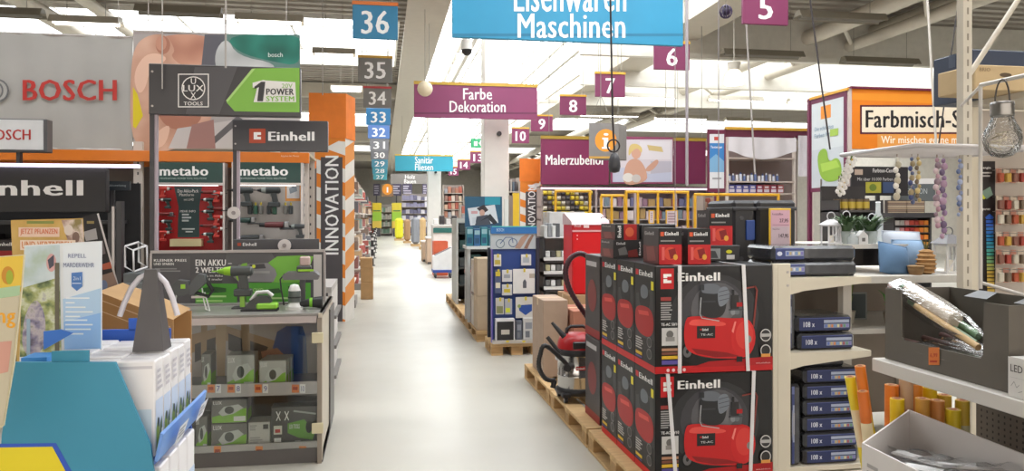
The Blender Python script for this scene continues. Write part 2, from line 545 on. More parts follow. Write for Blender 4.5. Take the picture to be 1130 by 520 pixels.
# fluorescent fittings
lampm = mat('#fffaf2', 0.4, var=0, emit=LAMP_E)
offm = mat('#8c8880', 0.5, var=0)
hsm = mat('#b9b2a4', 0.5, var=0.02)
def fitting(x0, x1, y, z, lit, label):
    t = thing('ceiling_lamp', label, 'lamp', ((x0 + x1) / 2, y, z), 'fluorescent fittings under the ceiling')
    hs = new('housing', MB(hsm if lit else mat('#857e70', .5, var=.02)).prism([(y - .14, z), (y - .06, z + .12), (y + .06, z + .12), (y + .14, z), (y + .14, z - .015), (y + .1, z + .03), (y - .1, z + .03), (y - .14, z - .015)], 'x', x0, x1), t)
    for s in (-.05, .05):
        new('tube', MB(lampm if lit else offm).cyl((x0 + .05, y + s, z + .01), (x1 - .05, y + s, z + .01), .02 if not lit else .035, n=8), hs)
    for xx in (x0 + .25, x1 - .25): new('hanger', MB(mat('#9a958c', .4)).cyl((xx, y, z + .1), (xx, y, ceil_at(xx, y)), .006, n=5), t)
def fit_px(x0, x1, py, lit, label, z=4.9):
    p = PZ((x0 + x1) / 2, py, z)
    fitting(XA(x0, p.y), XA(x1, p.y), p.y, z, lit, label)
fit_px(880, 975, 22, False, 'long unlit ceiling lamp just right of the number 5 sign')
fit_px(797, 885, 62, False, 'unlit ceiling lamp above the white bell pendant')
fit_px(930, 1012, 70, False, 'unlit ceiling lamp above the orange Farbmisch sign')
fit_px(678, 745, 108, True, 'lit ceiling lamp just right of the number 7 sign')
fit_px(782, 841, 111, True, 'lit ceiling lamp under the white bell pendant')
fit_px(870, 935, 114, True, 'lit ceiling lamp left of the orange Farbmisch sign')
fit_px(640, 705, 128, True, 'lit ceiling lamp above the grey information cube')
fit_px(722, 780, 131, True, 'lit ceiling lamp above the purple photo banner')
fit_px(800, 850, 134, True, 'lit ceiling lamp above the white draped booth')
fit_px(56, 134, 26, True, 'lit ceiling lamp above the large red lettering on the grey banner')
fit_px(260, 335, 24, True, 'lit ceiling lamp above the hand photo banner')
fit_px(-20, 48, 17, False, 'unlit ceiling lamp at the top left corner')
fit_px(150, 245, 15, False, 'unlit ceiling lamp between the two lit ones on the left')
fit_px(345, 392, 60, True, 'lit ceiling lamp left of the thirty-five sign')
fit_px(365, 400, 100, True, 'lit ceiling lamp left of the thirty-four sign')
for py, lab in ((68, 'upper'), (100, 'middle'), (121, 'lower')):
    p = PZ(850, py, 5.05)
    x0, x1 = XA(640, p.y), min(XA(1150, p.y), XR - 2)
    new('cable_tray', MB(mat('#dcd8ce', .5)).box(x0, x1, p.y - .08, p.y + .08, 5.05, 5.16).box(x0, x1, p.y - .012, p.y + .012, 5.16, ZC - .01), label='%s white lamp rail running across the right half of the ceiling' % lab, cat='lamp rail')
# ================================================================== HANGING SIGNS
def hsign(name, label, cat, x0, y0, x1, y1, Y, face, trim, shapes, th=.05, group=None, wires=True, ztop=None):
    X0, X1, Z0, Z1 = RECT(x0, y0, x1, y1, Y)
    t = thing(name, label, cat, ((X0 + X1) / 2, Y, Z0), group)
    bd = new('board', MB(mat(face, .45, var=.04, scale=2)).box(X0, X1, Y, Y + th, Z0, Z1, .006), t)
    h = (Z1 - Z0)
    if trim: new('top_rail', MB(mat(trim, .4)).box(X0 - .005, X1 + .005, Y - .012, Y + th + .012, Z1 - min(.05, h * .07), Z1 + .012), bd)
    if shapes: new('lettering', draw(fY(Y), shapes), bd)
    if wires:
        for xx in (X0 + (X1 - X0) * .12, X1 - (X1 - X0) * .12):
            new('wire', MB(mat('#8f8b84', .4)).cyl((xx, Y + th / 2, Z1), (xx, Y + th / 2, ceil_at(xx, Y)), .006, n=5), t)
    return t
WORDS = dict(zip(range(5, 37), 'five six seven eight nine ten eleven twelve thirteen fourteen fifteen sixteen seventeen eighteen nineteen twenty twenty-one twenty-two twenty-three twenty-four twenty-five twenty-six twenty-seven twenty-eight twenty-nine thirty thirty-one thirty-two thirty-three thirty-four thirty-five thirty-six'.split()))
W = '#f6f4f2'
hsign('department_sign', 'large blue hanging sign reading Eisenwaren Maschinen', 'sign', 499, -40, 754, 46, 8.0, '#2f93bd', None,
      [('r', 499, 37, 754, 40, '#27799f'), ('t', 'Eisenwaren', 567, -24, 691, 13, W, .035), ('t', 'Maschinen', 571, 15, 690, 42, W, .035)])
hsign('department_sign', 'purple hanging sign reading Farbe Dekoration', 'sign', 457, 92, 593, 131, 15.0, '#8a3a64', '#c9a13a',
      [('r', 457, 124, 593, 126, '#6d2a50'), ('t', 'Farbe', 511, 97.5, 543, 110, W, .035), ('t', 'Dekoration', 496, 111.5, 558, 124, W, .035)])
hsign('department_sign', 'turquoise hanging sign reading Sanitär Fliesen', 'sign', 436, 171, 500, 189, 29.0, '#35a3bd', '#d3b04a',
      [('t', 'Sanitär', 458, 173, 478, 180.5, W, .03), ('t', 'Fliesen', 458, 181, 478, 188, W, .03)])
hsign('department_sign', 'small grey hanging sign reading Holz Bauen far down the aisle', 'sign', 431, 192, 475, 203, 50.0, '#85807c', None,
      [('t', 'Holz', 447, 193, 458, 197.5, W, .02), ('t', 'Bauen', 446, 198, 459, 202.5, W, .02)])
# aisle numbers, left row
ZS = 2.54
def numbers(rows, first, step, Ystart):
    pass
LN = [(36, 389, 3, 439, 43, '#2f7ea6', '#e0762e'), (35, 395, 62, 433, 91, '#77746f', '#c99a3a'), (34, 401, 96, 432, 119, '#7b7874', '#b7464a'),
      (33, 404, 119.5, 431, 138, '#3f86bd', None), (32, 406, 138, 430, 153, '#5a7dbb', None), (31, 408, 153.5, 429, 166, '#7a7b80', None),
      (30, 409, 166, 428.5, 176, '#7a7b80', None), (29, 410, 176, 428, 185, '#4d8fa8', None), (28, 411, 185, 427.5, 192, '#4a9ab0', None), (27, 412, 192, 427, 198.5, '#4aa0ae', None)]
for nme, x0, y0, x1, y1, f, tr in LN:
    D = .6 * F / (x1 - x0)
    cy = (y0 + y1) / 2; hh = (y1 - y0); m = (x0 + x1) / 2; ww = (x1 - x0)
    hsign('aisle_number_sign', '%s hanging aisle sign with the number %s' % ('blue' if 'a6' in f or 'b' == f[-2] else 'grey' if f[1] == '7' else 'turquoise', WORDS[nme]), 'sign', x0, y0, x1, y1, D * 1.0, f, tr,
          [('t', str(nme), m - ww * .31, cy - hh * .28, m + ww * .31, cy + hh * .36, W, .04)], group='aisle number signs on the left')
RN = [(5, 820, -14, 870, 27), (6, 722, 46, 761, 77), (7, 657, 80, 690, 107), (8, 618, 105, 647, 127), (9, 586, 127, 610, 145), (10, 565, 141, 584, 158), (13, 519, 167, 536, 180), (14, 505, 176, 519, 187.5), (15, 495, 184, 506, 194)]
for nme, x0, y0, x1, y1 in RN:
    D = (2.54 * F / (238 - (y0 + y1) / 2))
    m = (x0 + x1) / 2; cy = (y0 + y1) / 2; hh = y1 - y0; ww = x1 - x0
    r = ray(m, HY); Y = D * r.y
    k = .16 if nme < 10 else .3
    hsign('aisle_number_sign', 'purple hanging aisle sign with the number %s' % WORDS[nme], 'sign', x0, y0, x1, y1, Y, '#7b2f56', '#cfa03a',
          [('t', str(nme), m - ww * k, cy - hh * .26, m + ww * k, cy + hh * .36, W, .04)], group='aisle number signs on the right')
# information cube
def infocube():
    Y = 12.5
    X0, X1, Z0, Z1 = RECT(650, 136, 683, 175, Y)
    t = thing('information_sign', 'grey hanging cube sign with a white i in an orange circle', 'sign', ((X0 + X1) / 2, Y, Z0))
    s = X1 - X0
    new('cube', MB(mat('#85817f', .5)).prism([(X0, Y), (X1, Y), (X1 + .27, Y + .42), (X0 + .27, Y + .42)], 'z', Z0, Z1), t)
    new('symbol', draw(fY(Y), [('e', 668.5, 155, 12, 12.5, '#f09a2e'), ('r', 650, 172.5, 683, 175, '#c59a4a'), ('t', 'i', 666, 147, 671.5, 164, W, .05), ('r', 664.5, 152, 668, 154, W), ('r', 664, 162.2, 673, 164.4, W)]), t)
    w = MB(mat('#8f8b84', .4))
    for a in (X0 + .05, X1 - .05): new('wire', MB(mat('#8f8b84', .4)).cyl((a, Y + .2, Z1), ((X0 + X1) / 2, Y + .2, Z1 + .5), .005, n=5), t)
    new('wire', w.cyl(((X0 + X1) / 2, Y + .2, Z1 + .45), ((X0 + X1) / 2, Y + .2, ceil_at(X0, Y)), .006, n=5), t)
infocube()
# cable with a hanging dark device in front of the cube
Y = 6.0
p0 = PY(673, -30, Y); p1 = PY(676, 130, Y); p2 = PY(678, 168, Y)
t = thing('pull_cable', 'black cable hanging from the ceiling with a small dark handset at its end', 'cable', p2)
new('cable', MB(mat('#2a2427', .5)).tube([(p0.x, Y, ceil_at(p0.x, Y)), p0, p1, p2], .008, n=6), t)
c = PY(677, 161, Y)
new('loop', MB(mat('#2a2427', .5)).tube([c + Vector((.05 * math.cos(a), 0, .05 * math.sin(a))) for a in [i * math.pi / 8 for i in range(16)]], .007, n=6, closed=True), t)
c = PY(678, 180, Y)
new('handset', MB(mat('#3b3a3e', .4)).lathe([(.005, .085), (.03, .07), (.045, .03), (.05, -.03), (.04, -.07), (.01, -.08)], c, n=14), t)
# second orange information sign far away
hsign('information_sign', 'small orange information disc sign far down the aisle', 'sign', 421, 204, 434, 217, 49, '#8a6a4a', None, [('e', 427.5, 209, 5.6, 6.2, '#e8942e'), ('r', 426.7, 206.5, 428.4, 212.5, W)])
# emergency exit sign
hsign('exit_sign', 'green emergency exit sign with a running figure hanging from the ceiling', 'exit sign', 519.5, 153, 535, 163, 24, '#2fa06a', None,
      [('r', 523, 156, 527, 161, W), ('e', 530.5, 156, .9, 1, W), ('l', [(530, 157), (529.5, 159.5), (531.5, 161)], .9, W), ('l', [(528.3, 158), (532.3, 158.3)], .7, W)])
# dome camera
c = PY(515, 55, 13)
t = thing('security_camera', 'white dome security camera hanging below the blue sign', 'camera', c)
new('body', MB(mat('#cfcbc6', .4)).cyl(c + Vector((0, 0, 0)), c + Vector((0, 0, .16)), .1, .09, n=16), t)
new('dome', MB(mat('#2b2b2d', .15)).lathe([(.095, 0), (.085, -.05), (.05, -.09), (.005, -.1)], c, n=16), t)
new('stem', MB(mat('#cfcbc6', .4)).cyl(c + Vector((0, 0, .16)), (c.x, c.y, ceil_at(c.x, c.y)), .02, n=8), t)
# cream ball lamp
c = PY(469, 98, 14)
t = thing('ball_lamp', 'cream paper ball lamp hanging before the purple Farbe Dekoration sign', 'lamp', c - Vector((0, 0, .13)))
new('shade', MB(mat('#efe2c4', .6)).ball(c, .14, n=20, m=12), t)
new('wire', MB(mat('#9a948c', .5)).cyl(c + Vector((0, 0, .13)), (c.x, c.y, ceil_at(c.x, c.y)), .006, n=5), t)
# bell pendant
c = PY(810, 85, 13)
t = thing('pendant_lamp', 'lit white bell shaped pendant lamp under the ceiling', 'lamp', c - Vector((0, 0, .14)))
new('shade', MB(mat('#fff4df', .4, var=0, emit=2.2)).lathe([(.17, -.14), (.17, -.05), (.15, .04), (.1, .11), (.04, .14)], c, n=22), t)
new('cap', MB(mat('#bdb8ae', .4)).cyl(c + Vector((0, 0, .13)), c + Vector((0, 0, .26)), .1, .12, n=16), t)
new('wire', MB(mat('#bdb8ae', .4)).cyl(c + Vector((0, 0, .26)), (c.x, c.y, ceil_at(c.x, c.y)), .008, n=5), t)
# dark ornament
c = PY(801, 13, 9)
t = thing('hanging_ornament', 'small dark violet openwork ball hanging left of the number 5 sign', 'ornament', c - Vector((0, 0, .08)))
k = MB(mat('#3b2e4e', .4))
for a in range(5):
    an = a * math.pi / 5
    k.tube([c + Vector((.075 * math.cos(b) * math.cos(an), .075 * math.cos(b) * math.sin(an), .08 * math.sin(b))) for b in [i * math.pi / 8 for i in range(16)]], .008, n=5, closed=True)
new('frame', k, t)
new('core', MB(mat('#2a2138', .5)).ball(c, .05), t)
new('wire', MB(mat('#77726a', .4)).cyl(c + Vector((0, 0, .07)), (c.x, c.y, ceil_at(c.x, c.y)), .004, n=5), t)
# bare cables and rods
def rod(px, py0, py1, Y, r, h, label, px1=None):
    a = PY(px, py0, Y); b = PY(px1 or px, py1, Y)
    a = b + (a - b) * ((ceil_at(b.x, Y) - b.z) / (a.z - b.z))
    new('hanging_cable', MB(mat(h, .45, var=0)).cyl(a, b, r, n=6), label=label, cat='cable', group='cables and rods hanging from the ceiling')
rod(758, 70, 205, 9.5, .02, '#a49ca0', 'thin grey pole hanging under the number 6 sign')
rod(793, 0, 215, 9.5, .006, '#8a8284', 'thin wire hanging left of the draped booth')
rod(745, 0, 265, 9.2, .005, '#8a8284', 'thin wire right of the large blue sign')
rod(826, 68, 190, 9.5, .012, '#aaa4a0', 'thin rod hanging before the draped booth', 833)
rod(898, 30, 165, 7.2, .009, '#3b3437', 'dark cable slanting down left of the orange Farbmisch sign', 916)
rod(1025, 28, 160, 6.8, .012, '#c9c3bb', 'pale rod hanging in front of the orange Farbmisch sign', 1033)
rod(1058, 0, 158, 6.6, .007, '#2f2a2c', 'black cable hanging in front of the orange Farbmisch sign', 1036)
rod(249, 0, 75, 6.0, .008, '#b9b2ae', 'pale wire above the black and green power system sign')
rod(179, 0, 98, 6.0, .005, '#b9b2ae', 'pale bead chain hanging before the hand photo banner')
rod(356, 0, 105, 11.5, .008, '#9a948e', 'grey wire hanging above the orange innovation tower')
# ================================================================== SHARED PRODUCT BUILDERS
def f_front(x0, x1, y0, z0, z1): return fF((x0, y0, z1), (x1 - x0, 0, 0), (0, 0, z0 - z1), (0, -1, 0))
def f_left(x0, y0, y1, z0, z1): return fF((x0, y1, z1), (0, y0 - y1, 0), (0, 0, z0 - z1), (-1, 0, 0))
def f_right(x1, y0, y1, z0, z1): return fF((x1, y0, z1), (0, y1 - y0, 0), (0, 0, z0 - z1), (1, 0, 0))
def f_top(x0, x1, y0, y1, z1): return fF((x0, y1, z1), (x1 - x0, 0, 0), (0, y0 - y1, 0), (0, 0, 1))
def pack(name, label, cat, x0, x1, y0, y1, z0, z1, m, front=None, left=None, right=None, top=None, group=None, ch=.004):
    """a printed carton: body plus its printed faces"""
    t = thing(name, label, cat, ((x0 + x1) / 2, (y0 + y1) / 2, z0), group)
    new('carton_body', MB(m).box(x0, x1, y0, y1, z0, z1, ch), t)
    mb = MB()
    if front: draw(f_front(x0, x1, y0, z0, z1), front, mb=mb)
    if left: draw(f_left(x0, y0, y1, z0, z1), left, mb=mb)
    if right: draw(f_right(x1, y0, y1, z0, z1), right, mb=mb)
    if top: draw(f_top(x0, x1, y0, y1, z1), top, mb=mb)
    if mb.v: new('print', mb, t)
    return t
def plain(name, label, cat, x0, x1, y0, y1, z0, z1, m, group=None, tape=None, ch=.006):
    """a carton with its flap seam and a strip of tape"""
    t = thing(name, label, cat, ((x0 + x1) / 2, (y0 + y1) / 2, z0), group)
    new('carton_body', MB(m).box(x0, x1, y0, y1, z0, z1, ch), t)
    k = MB(mat(tape or '#c8ad7d', .35, var=.02))
    ym = (y0 + y1) / 2
    k.box(x0 + .004, x1 - .004, ym - .025, ym + .025, z1, z1 + .001)
    k.box(x0 - .0012, x0, ym - .025, ym + .025, z1 - .07, z1)
    k.box(x1, x1 + .0012, ym - .025, ym + .025, z1 - .07, z1)
    new('tape', k, t)
    return t
def tri(x0, y0, x1, y1, c): return ('r', x0, y0, x1, y1, c)

def drill(label, loc, body='#3d423f', acc='#7ec52f', group=None, sc=1.0, rotz=0, tilt=0.0, chuckc='#26282a'):
    """cordless drill seen from its side, chuck towards -x, standing on its battery"""
    t = thing('cordless_drill', label, 'drill', (0, 0, 0), group)
    B = mat(body, .45); A = mat(acc, .4); K = mat(chuckc, .35, .3)
    new('motor_housing', MB(B).cyl((-.04, 0, .17), (.085, 0, .17), .036, .034, n=14).cyl((.085, 0, .17), (.1, 0, .17), .034, .022, n=14), t)
    new('gearbox', MB(A).cyl((-.085, 0, .17), (-.04, 0, .17), .027, .034, n=14), t)
    new('chuck', MB(K).cyl((-.125, 0, .17), (-.085, 0, .17), .012, .023, n=12).cyl((-.165, 0, .17), (-.125, 0, .17), .005, n=8), t)
    gp = new('grip', MB(B).prism([(.005, .145), (.06, .145), (.075, .05), (.025, .045)], 'y', -.02, .02), t)
    new('trigger', MB(A).prism([(-.01, .14), (.006, .14), (.014, .105), (.002, .108)], 'y', -.012, .012), gp)
    new('battery_pack', MB(B).box(-.02, .095, -.036, .036, 0, .05, .008), t)
    t.location = loc; t.rotation_euler = (0, tilt, rotz); t.scale = (sc, sc, sc); ORG[t.name] = Vector(loc)
    return t
def grinder(label, loc, body='#2f5a4d', acc='#303235', group=None, sc=1.0, rotz=0):
    t = thing('angle_grinder', label, 'grinder', (0, 0, 0), group)
    B = mat(body, .45); A = mat(acc, .45)
    new('motor_housing', MB(B).cyl((-.09, 0, .05), (.1, 0, .05), .034, .03, n=14), t)
    new('gear_head', MB(mat('#8d8d8d', .35, .7)).box(-.15, -.09, -.032, .032, .015, .085, .012), t)
    new('disc', MB(mat('#6b5f58', .6)).cyl((-.125, 0, -.002), (-.125, 0, .004), .075, n=24), t)
    new('guard', MB(mat('#5a5c5e', .3, .7)).cyl((-.125, 0, .006), (-.125, 0, .02), .08, .06, n=24), t)
    new('side_handle', MB(A).cyl((-.12, -.03, .06), (-.12, -.15, .06), .014, .018, n=10), t)
    new('rear_grip', MB(A).cyl((.1, 0, .05), (.16, 0, .05), .026, .022, n=12), t)
    t.location = loc; t.rotation_euler = (0, 0, rotz); t.scale = (sc, sc, sc); ORG[t.name] = Vector(loc)
    return t

# ================================================================== LEFT SIDE
LG = mat('#d9d6d2', .5)
BLK = mat('#2b292b', .5, var=.03)
DGR = mat('#4a484a', .5, var=.03)
STL = mat('#bdb6b3', .35, .5)
def banner(name, label, x0, y0, x1, y1, Y, base, shapes, wave=.015, cat='banner'):
    X0, X1, Z0, Z1 = RECT(x0, y0, x1, y1, Y)
    t = thing(name, label, cat, ((X0 + X1) / 2, Y, Z0))
    m = mat(base, .7, var=.04, scale=2.5)
    new('cloth', MB(m).grid(lambda u, v: (X0 + (X1 - X0) * u, Y + .02 + wave * math.sin(u * 37) * .5 + wave * .5 * math.sin(u * 17 + v * 4), Z0 + (Z1 - Z0) * v), 60, 4), t)
    new('top_bar', MB(STL).cyl((X0, Y + .03, Z1), (X1, Y + .03, Z1), .015, n=8), t)
    new('bottom_bar', MB(STL).cyl((X0, Y + .03, Z0), (X1, Y + .03, Z0), .015, n=8), t)
    for xx in (X0 + .15, X1 - .15):
        new('wire', MB(STL).cyl((xx, Y + .03, Z1), (xx, Y + .03, ceil_at(xx, Y)), .005, n=5), t)
    if shapes: new('print', draw(fY(Y - wave * .5 + .004), shapes), t)
    return t
banner('brand_banner', 'large grey cloth banner with red BOSCH lettering above the orange rack beam', -60, 37, 146, 164, 8.9, '#a9a6a2',
       [('t', 'BOSCH', 25, 88, 129, 111, '#b8322c', .05), ('e', -3, 100, 13, 13, '#6a6a6c'), ('e', -3, 100, 11, 11, '#a9a6a2'), ('e', -3, 100, 7, 9, '#6a6a6c'), ('e', -3, 100, 5, 7, '#a9a6a2')])
SKIN, SK2 = '#c99c86', '#a9715c'
banner('photo_banner', 'photo banner of a hand holding a green power tool beside the grey banner', 146.5, 37, 331, 164, 8.9, '#a59a98', [
    ('r', 147, 38, 331, 164, '#a8a09e'),
    ('b', [(170, 38), (240, 38), (230, 74), (200, 76), (172, 66)], photo('skin_blur', ['#a8705c', '#c58f78', '#d2a088'], 2.5, 1)),
    ('p', [(226, 38), (250, 38), (240, 75), (222, 75)], '#5a5860'),
    ('p', [(250, 38), (331, 38), (331, 82), (243, 82), (240, 60)], '#5f7f78'),
    ('b', [(248, 38), (330.5, 38), (330.5, 50), (330.5, 73), (300, 68), (262, 58)], photo('tool_green', ['#12564a', '#1f7061', '#2f8a78'], 3, 1)),
    ('b', [(236, 58), (250, 40), (262, 62), (306, 70), (298, 84), (240, 84)], photo('tool_grey', ['#8f9090', '#b3b4b4', '#cccccc'], 3, 1)),
    ('t', 'bosch', 296, 58, 312, 63, '#dfe8e4', .01),
    ('b', [(144, 75), (150, 48), (166, 38), (184, 38), (194, 56), (188, 62), (202, 74), (236, 78), (240, 112), (228, 144), (192, 168), (144, 168)], photo('skin', ['#b0826c', '#c99c86', '#dcb6a2'], 2.2, 2)),
    ('b', [(147, 82), (158, 62), (172, 58), (186, 64), (176, 72), (166, 76), (160, 100), (152, 104)], '#e0b8a2'),
    ('e', 180, 50, 8, 10, SK2), ('e', 178, 48, 6, 8, '#c08a74'),
    ('p', [(147, 96), (152, 104), (158, 128), (150, 142), (147, 140)], '#d8c21e'),
    ('b', [(170, 120), (200, 126), (226, 126), (214, 142), (186, 144)], SK2),
    ('b', [(174, 144), (190, 136), (182, 163), (166, 163)], '#dcb49e'),
    ('p', [(196, 142), (262, 132), (300, 128), (331, 126), (331, 164), (186, 164)], '#bdb6b4'),
    ('p', [(262, 128), (268, 132), (236, 160), (230, 157)], '#5d5a5c'), ('p', [(212, 138), (236, 132), (238, 164), (206, 164)], '#9a716a'),
], wave=.004)
# pallet rack with the orange beam
X0, X1, Z0, Z1 = RECT(-60, 166, 341, 178, 8.6)
t = thing('pallet_rack', 'tall storage rack with a long orange beam under the banners', 'rack', ((X0 + X1) / 2, 8.6, 0))
ORM = mat('#e07a26', .4, var=.03)
new('beam', MB(ORM).box(X0, X1, 8.6, 8.66, Z0, Z1, .004), t)
new('beam', MB(ORM).box(X0, X1, 9.5, 9.56, Z0, Z1, .004), t)
for xx in (X0 + .05, XA(150, 8.6), X1 - .06):
    for yy in (8.67, 9.45):
        k = MB(mat('#c8bdb4', .45)).box(xx - .045, xx + .045, yy, yy + .05, 0, Z1 + .1)
        for j in range(20): k.m(DGR).box(xx - .008, xx + .008, yy - .002, yy, .12 + j * .11, .15 + j * .11); k.m(mat('#c8bdb4', .45))
        new('upright', k, t)
new('price_strip', draw(fY(8.6), [('t', 'Angebot des Monats', 310, 171.3, 330, 173.6, '#f0d8c4')]), t)
k = MB(mat('#b9a98f', .7)).box(X0, X1, 8.67, 9.5, Z1 - .03, Z1)
new('deck', k, t)
new('back_panel', MB(mat('#6f6662', .7)).box(X0, X1, 9.58, 9.6, 0, Z1), t)

# small light box sign
X0, X1, Z0, Z1 = RECT(-40, 132, 48, 165, 7.6)
t = thing('box_sign', 'small white box sign with red BOSCH lettering at the left edge', 'sign', ((X0 + X1) / 2, 7.6, Z0))
new('frame', MB(mat('#5b5a5c', .4)).box(X0, XA(52, 7.6), 7.6, 7.72, Z0 - .02, Z1 + .01, .004), t)
new('face', MB(mat('#d9d9da', .4)).box(X0, X1, 7.588, 7.6, Z0, Z1), t)
new('lettering', draw(fY(7.588), [('t', 'BOSCH', -14, 143, 34, 154.5, '#b8322c', .05)]), t)
new('post', MB(DGR).box(XA(20, 7.66), XA(24, 7.66), 7.62, 7.68, 0, Z0), t)

# ---- black Einhell wall shelf
Y = 6.6
X0, X1, Z0, Z1 = RECT(-60, 185, 117, 234, Y)
t = thing('wall_shelf', 'black tool shelf with large white inhell letters on its header at the left edge', 'shelf', ((X0 + X1) / 2, Y, 0))
new('header_board', MB(BLK).box(X0, X1, Y, Y + .08, Z0, Z1, .004), t)
new('lettering', draw(fY(Y), [('t', 'Einhell', -38, 199, 92, 216, W, .06)]), t)
new('light_strip', MB(mat('#e9e2ff', .4, var=0, emit=2.5)).box(X0, XA(155, Y), Y - .05, Y, Z1 + .005, Z1 + .03), t)
new('back_panel', MB(mat('#1d1c1f', .6)).box(X0, XA(133, Y), Y + .5, Y + .53, 0, Z0 + .25), t)
for a, b in ((118, 123), (127, 133)):
    new('post', MB(mat('#3a393c', .4)).box(XA(a, Y), XA(b, Y), Y + .02, Y + .1, 0, ZA(222 if a > 120 else 235, 140, Y)), t)
for zz in (.35, .8, 1.25, 1.6):
    new('shelf_board', MB(mat('#3b3a3c', .5)).box(X0, XA(118, Y), Y + .1, Y + .5, zz, zz + .03), t)
new('side_rail', MB(STL).box(XA(123.5, Y), XA(126, Y), Y, Y + .03, .3, ZA(228, 125, Y)), t)
g = 0
for zz, lab in ((1.28, 'second'), (.83, 'third')):
    for i in range(7):
        x = X0 + .08 + i * .2
        if x + .17 > XA(117, Y): break
        pack('tool_box', '%s red tool carton from the left on the %s black shelf board' % (ORD[i], lab), 'box', x, x + .17, Y + .12, Y + .4, zz + .001, zz + random.choice((.2, .24, .28)), mat('#2c2526', .5),
             front=[('r', .06, .45, .94, .95, '#9e1f22'), ('t', 'Einhell', .1, .12, .8, .26, W, .04)], group='cartons on the black wall shelf')
# mid section right of the shelf: dark rail sign, orange ladder rail, small white tool frames
X0, X1, Z0, Z1 = RECT(117, 200, 143, 210, 6.9)
t = thing('shelf_edge_sign', 'narrow dark teal sign right of the inhell header', 'sign', ((X0 + X1) / 2, 6.9, Z0))
new('board', MB(mat('#20282f', .5)).box(X0, X1, 6.9, 6.94, Z0, Z1), t)
new('lettering', draw(fY(6.9), [('t', 'Akkuwerkzeug', 119, 203.5, 139, 206.5, '#a8b0b4')]), t)
new('post', MB(DGR).box(X0 + .02, X0 + .05, 6.94, 6.97, 0, Z0 + .02), t)
Y = 6.4
p = PY(149, 300, Y)
t = thing('clamp_frame', 'white metal clamp frame on the dark cabinet left of the red tool wall', 'clamp', (p.x, Y, p.z))
cx0, cx1, cz0, cz1 = RECT(138, 272, 147, 300, Y)
k = MB(mat('#e6e4e6', .4))
loop = [(cx0, Y, cz1), (cx1, Y, cz1 - .03), (cx1 + .005, Y, cz0), (cx0, Y, cz0 + .04)]
new('front_frame', MB(mat('#e6e4e6', .4)).tube(loop, .008, n=6, closed=True), t)
new('rear_frame', MB(mat('#e6e4e6', .4)).tube([(a + .07, b + .1, c + .03) for a, b, c in loop], .008, n=6, closed=True), t)
for a, b, c in loop[:3]: new('strut', MB(mat('#e6e4e6', .4)).cyl((a, b, c), (a + .07, b + .1, c + .03), .008, n=6), t)
X0, X1 = XA(136, 6.35), XA(166, 6.35)
t = thing('tool_cabinet', 'dark grey cabinet under the white clamp frame', 'cabinet', ((X0 + X1) / 2, 6.6, 0))
zt = p.z - .008
new('body', MB(mat('#5f6466', .5)).box(X0, X1, 6.35, 6.9, 0, zt, .004), t)
for j in range(3):
    dr = new('drawer', MB(mat('#6c7173', .45)).box(X0 + .015, X1 - .015, 6.335, 6.35, .1 + j * .36, .43 + j * .36, .004), t)
    new('handle', MB(STL).box(X0 + .06, X1 - .06, 6.32, 6.335, .37 + j * .36, .39 + j * .36), dr)

# ---- metabo tool walls
def toolwall(label, x0, x1, y0, y1, Y, panelc, glare):
    X0, X1, Z0, Z1 = RECT(x0, y0, x1, y1, Y)
    t = thing('tool_wall', label, 'display wall', ((X0 + X1) / 2, Y, 0))
    hz = ZA(203, x0, Y)
    new('back_panel', MB(mat(panelc, .5)).box(X0, X1, Y, Y + .05, .3, hz, .003), t)
    hb = new('header_board', MB(mat('#20443e', .4)).box(X0, X1, Y - .1, Y + .05, hz, Z1, .003), t)
    a = x0 + 6
    sh = [('t', 'metabo', a - 2, 183.5, a + 52, 194, W, .07), ('t', 'PROFESSIONAL POWER TOOL SOLUTIONS', a - 1, 196, a + 50, 198, '#b9c8c4')]
    new('lettering', draw(fY(Y - .1), sh), hb)
    new('frame', MB(STL).box(X0 - .02, X0, Y - .1, Y + .05, .3, Z1).box(X1, X1 + .02, Y - .1, Y + .05, .3, Z1).box(X0 - .02, X1 + .02, Y - .11, Y - .1, hz - .015, hz + .01), t)
    new('foot', MB(DGR).box(X0, X1, Y - .1, Y + .05, 0, .3), t)
    new('lamp_strip', MB(mat('#fff4ee', .4, var=0, emit=3)).box(X0 + .05, X1 - .05, Y - .09, Y - .06, hz - .02, hz - .005), t)
    return t
tw = toolwall('red tool display wall headed metabo with a dark text panel in its middle', 172, 248, 180, 300, 8.2, '#b01f22', False)
ORG_ = ORG[tw.name]
new('text_panel', draw(fY(8.2), [('p', [(192, 206), (223, 206), (220, 228), (220, 262), (196, 262), (197, 228)], '#33484a'),
    ('t', 'Das Akku-Pack', 196, 209, 219, 212.5, W, .01), ('t', 'Plattform', 198, 213.5, 214, 216.5, W, .01), ('t', 'mit LiHD', 203, 219, 214, 221.5, W),
    ('t', 'MEHR INFO', 199, 232, 216, 234.5, W, .01)] + scribble(201, 236, 214, 246, 3, '#c9d2d2') + [('r', 201, 252, 215, 253.5, '#c9d2d2'), ('r', 205, 255, 213, 256.5, '#c9d2d2')]), tw)
new('leaflet_tray', MB(mat('#d8c79a', .5)).box(XA(188, 8.1), XA(222, 8.1), 8.08, 8.2, ZA(272, 200, 8.1), ZA(264, 200, 8.1)), tw)
tw2 = toolwall('light grey tool display wall headed metabo with an orange framed poster', 260, 333, 180, 300, 8.2, '#b9b5b2', True)
new('poster', draw(fY(8.2), [('r', 315, 199, 332, 222, '#e39a45'), ('r', 316.5, 201, 330.5, 219, '#d9dade'), ('p', [(319, 208), (327, 205), (328, 211), (320, 214)], '#8b9aa8'), ('r', 322, 204, 325, 207, '#6b7a88')]), tw2)
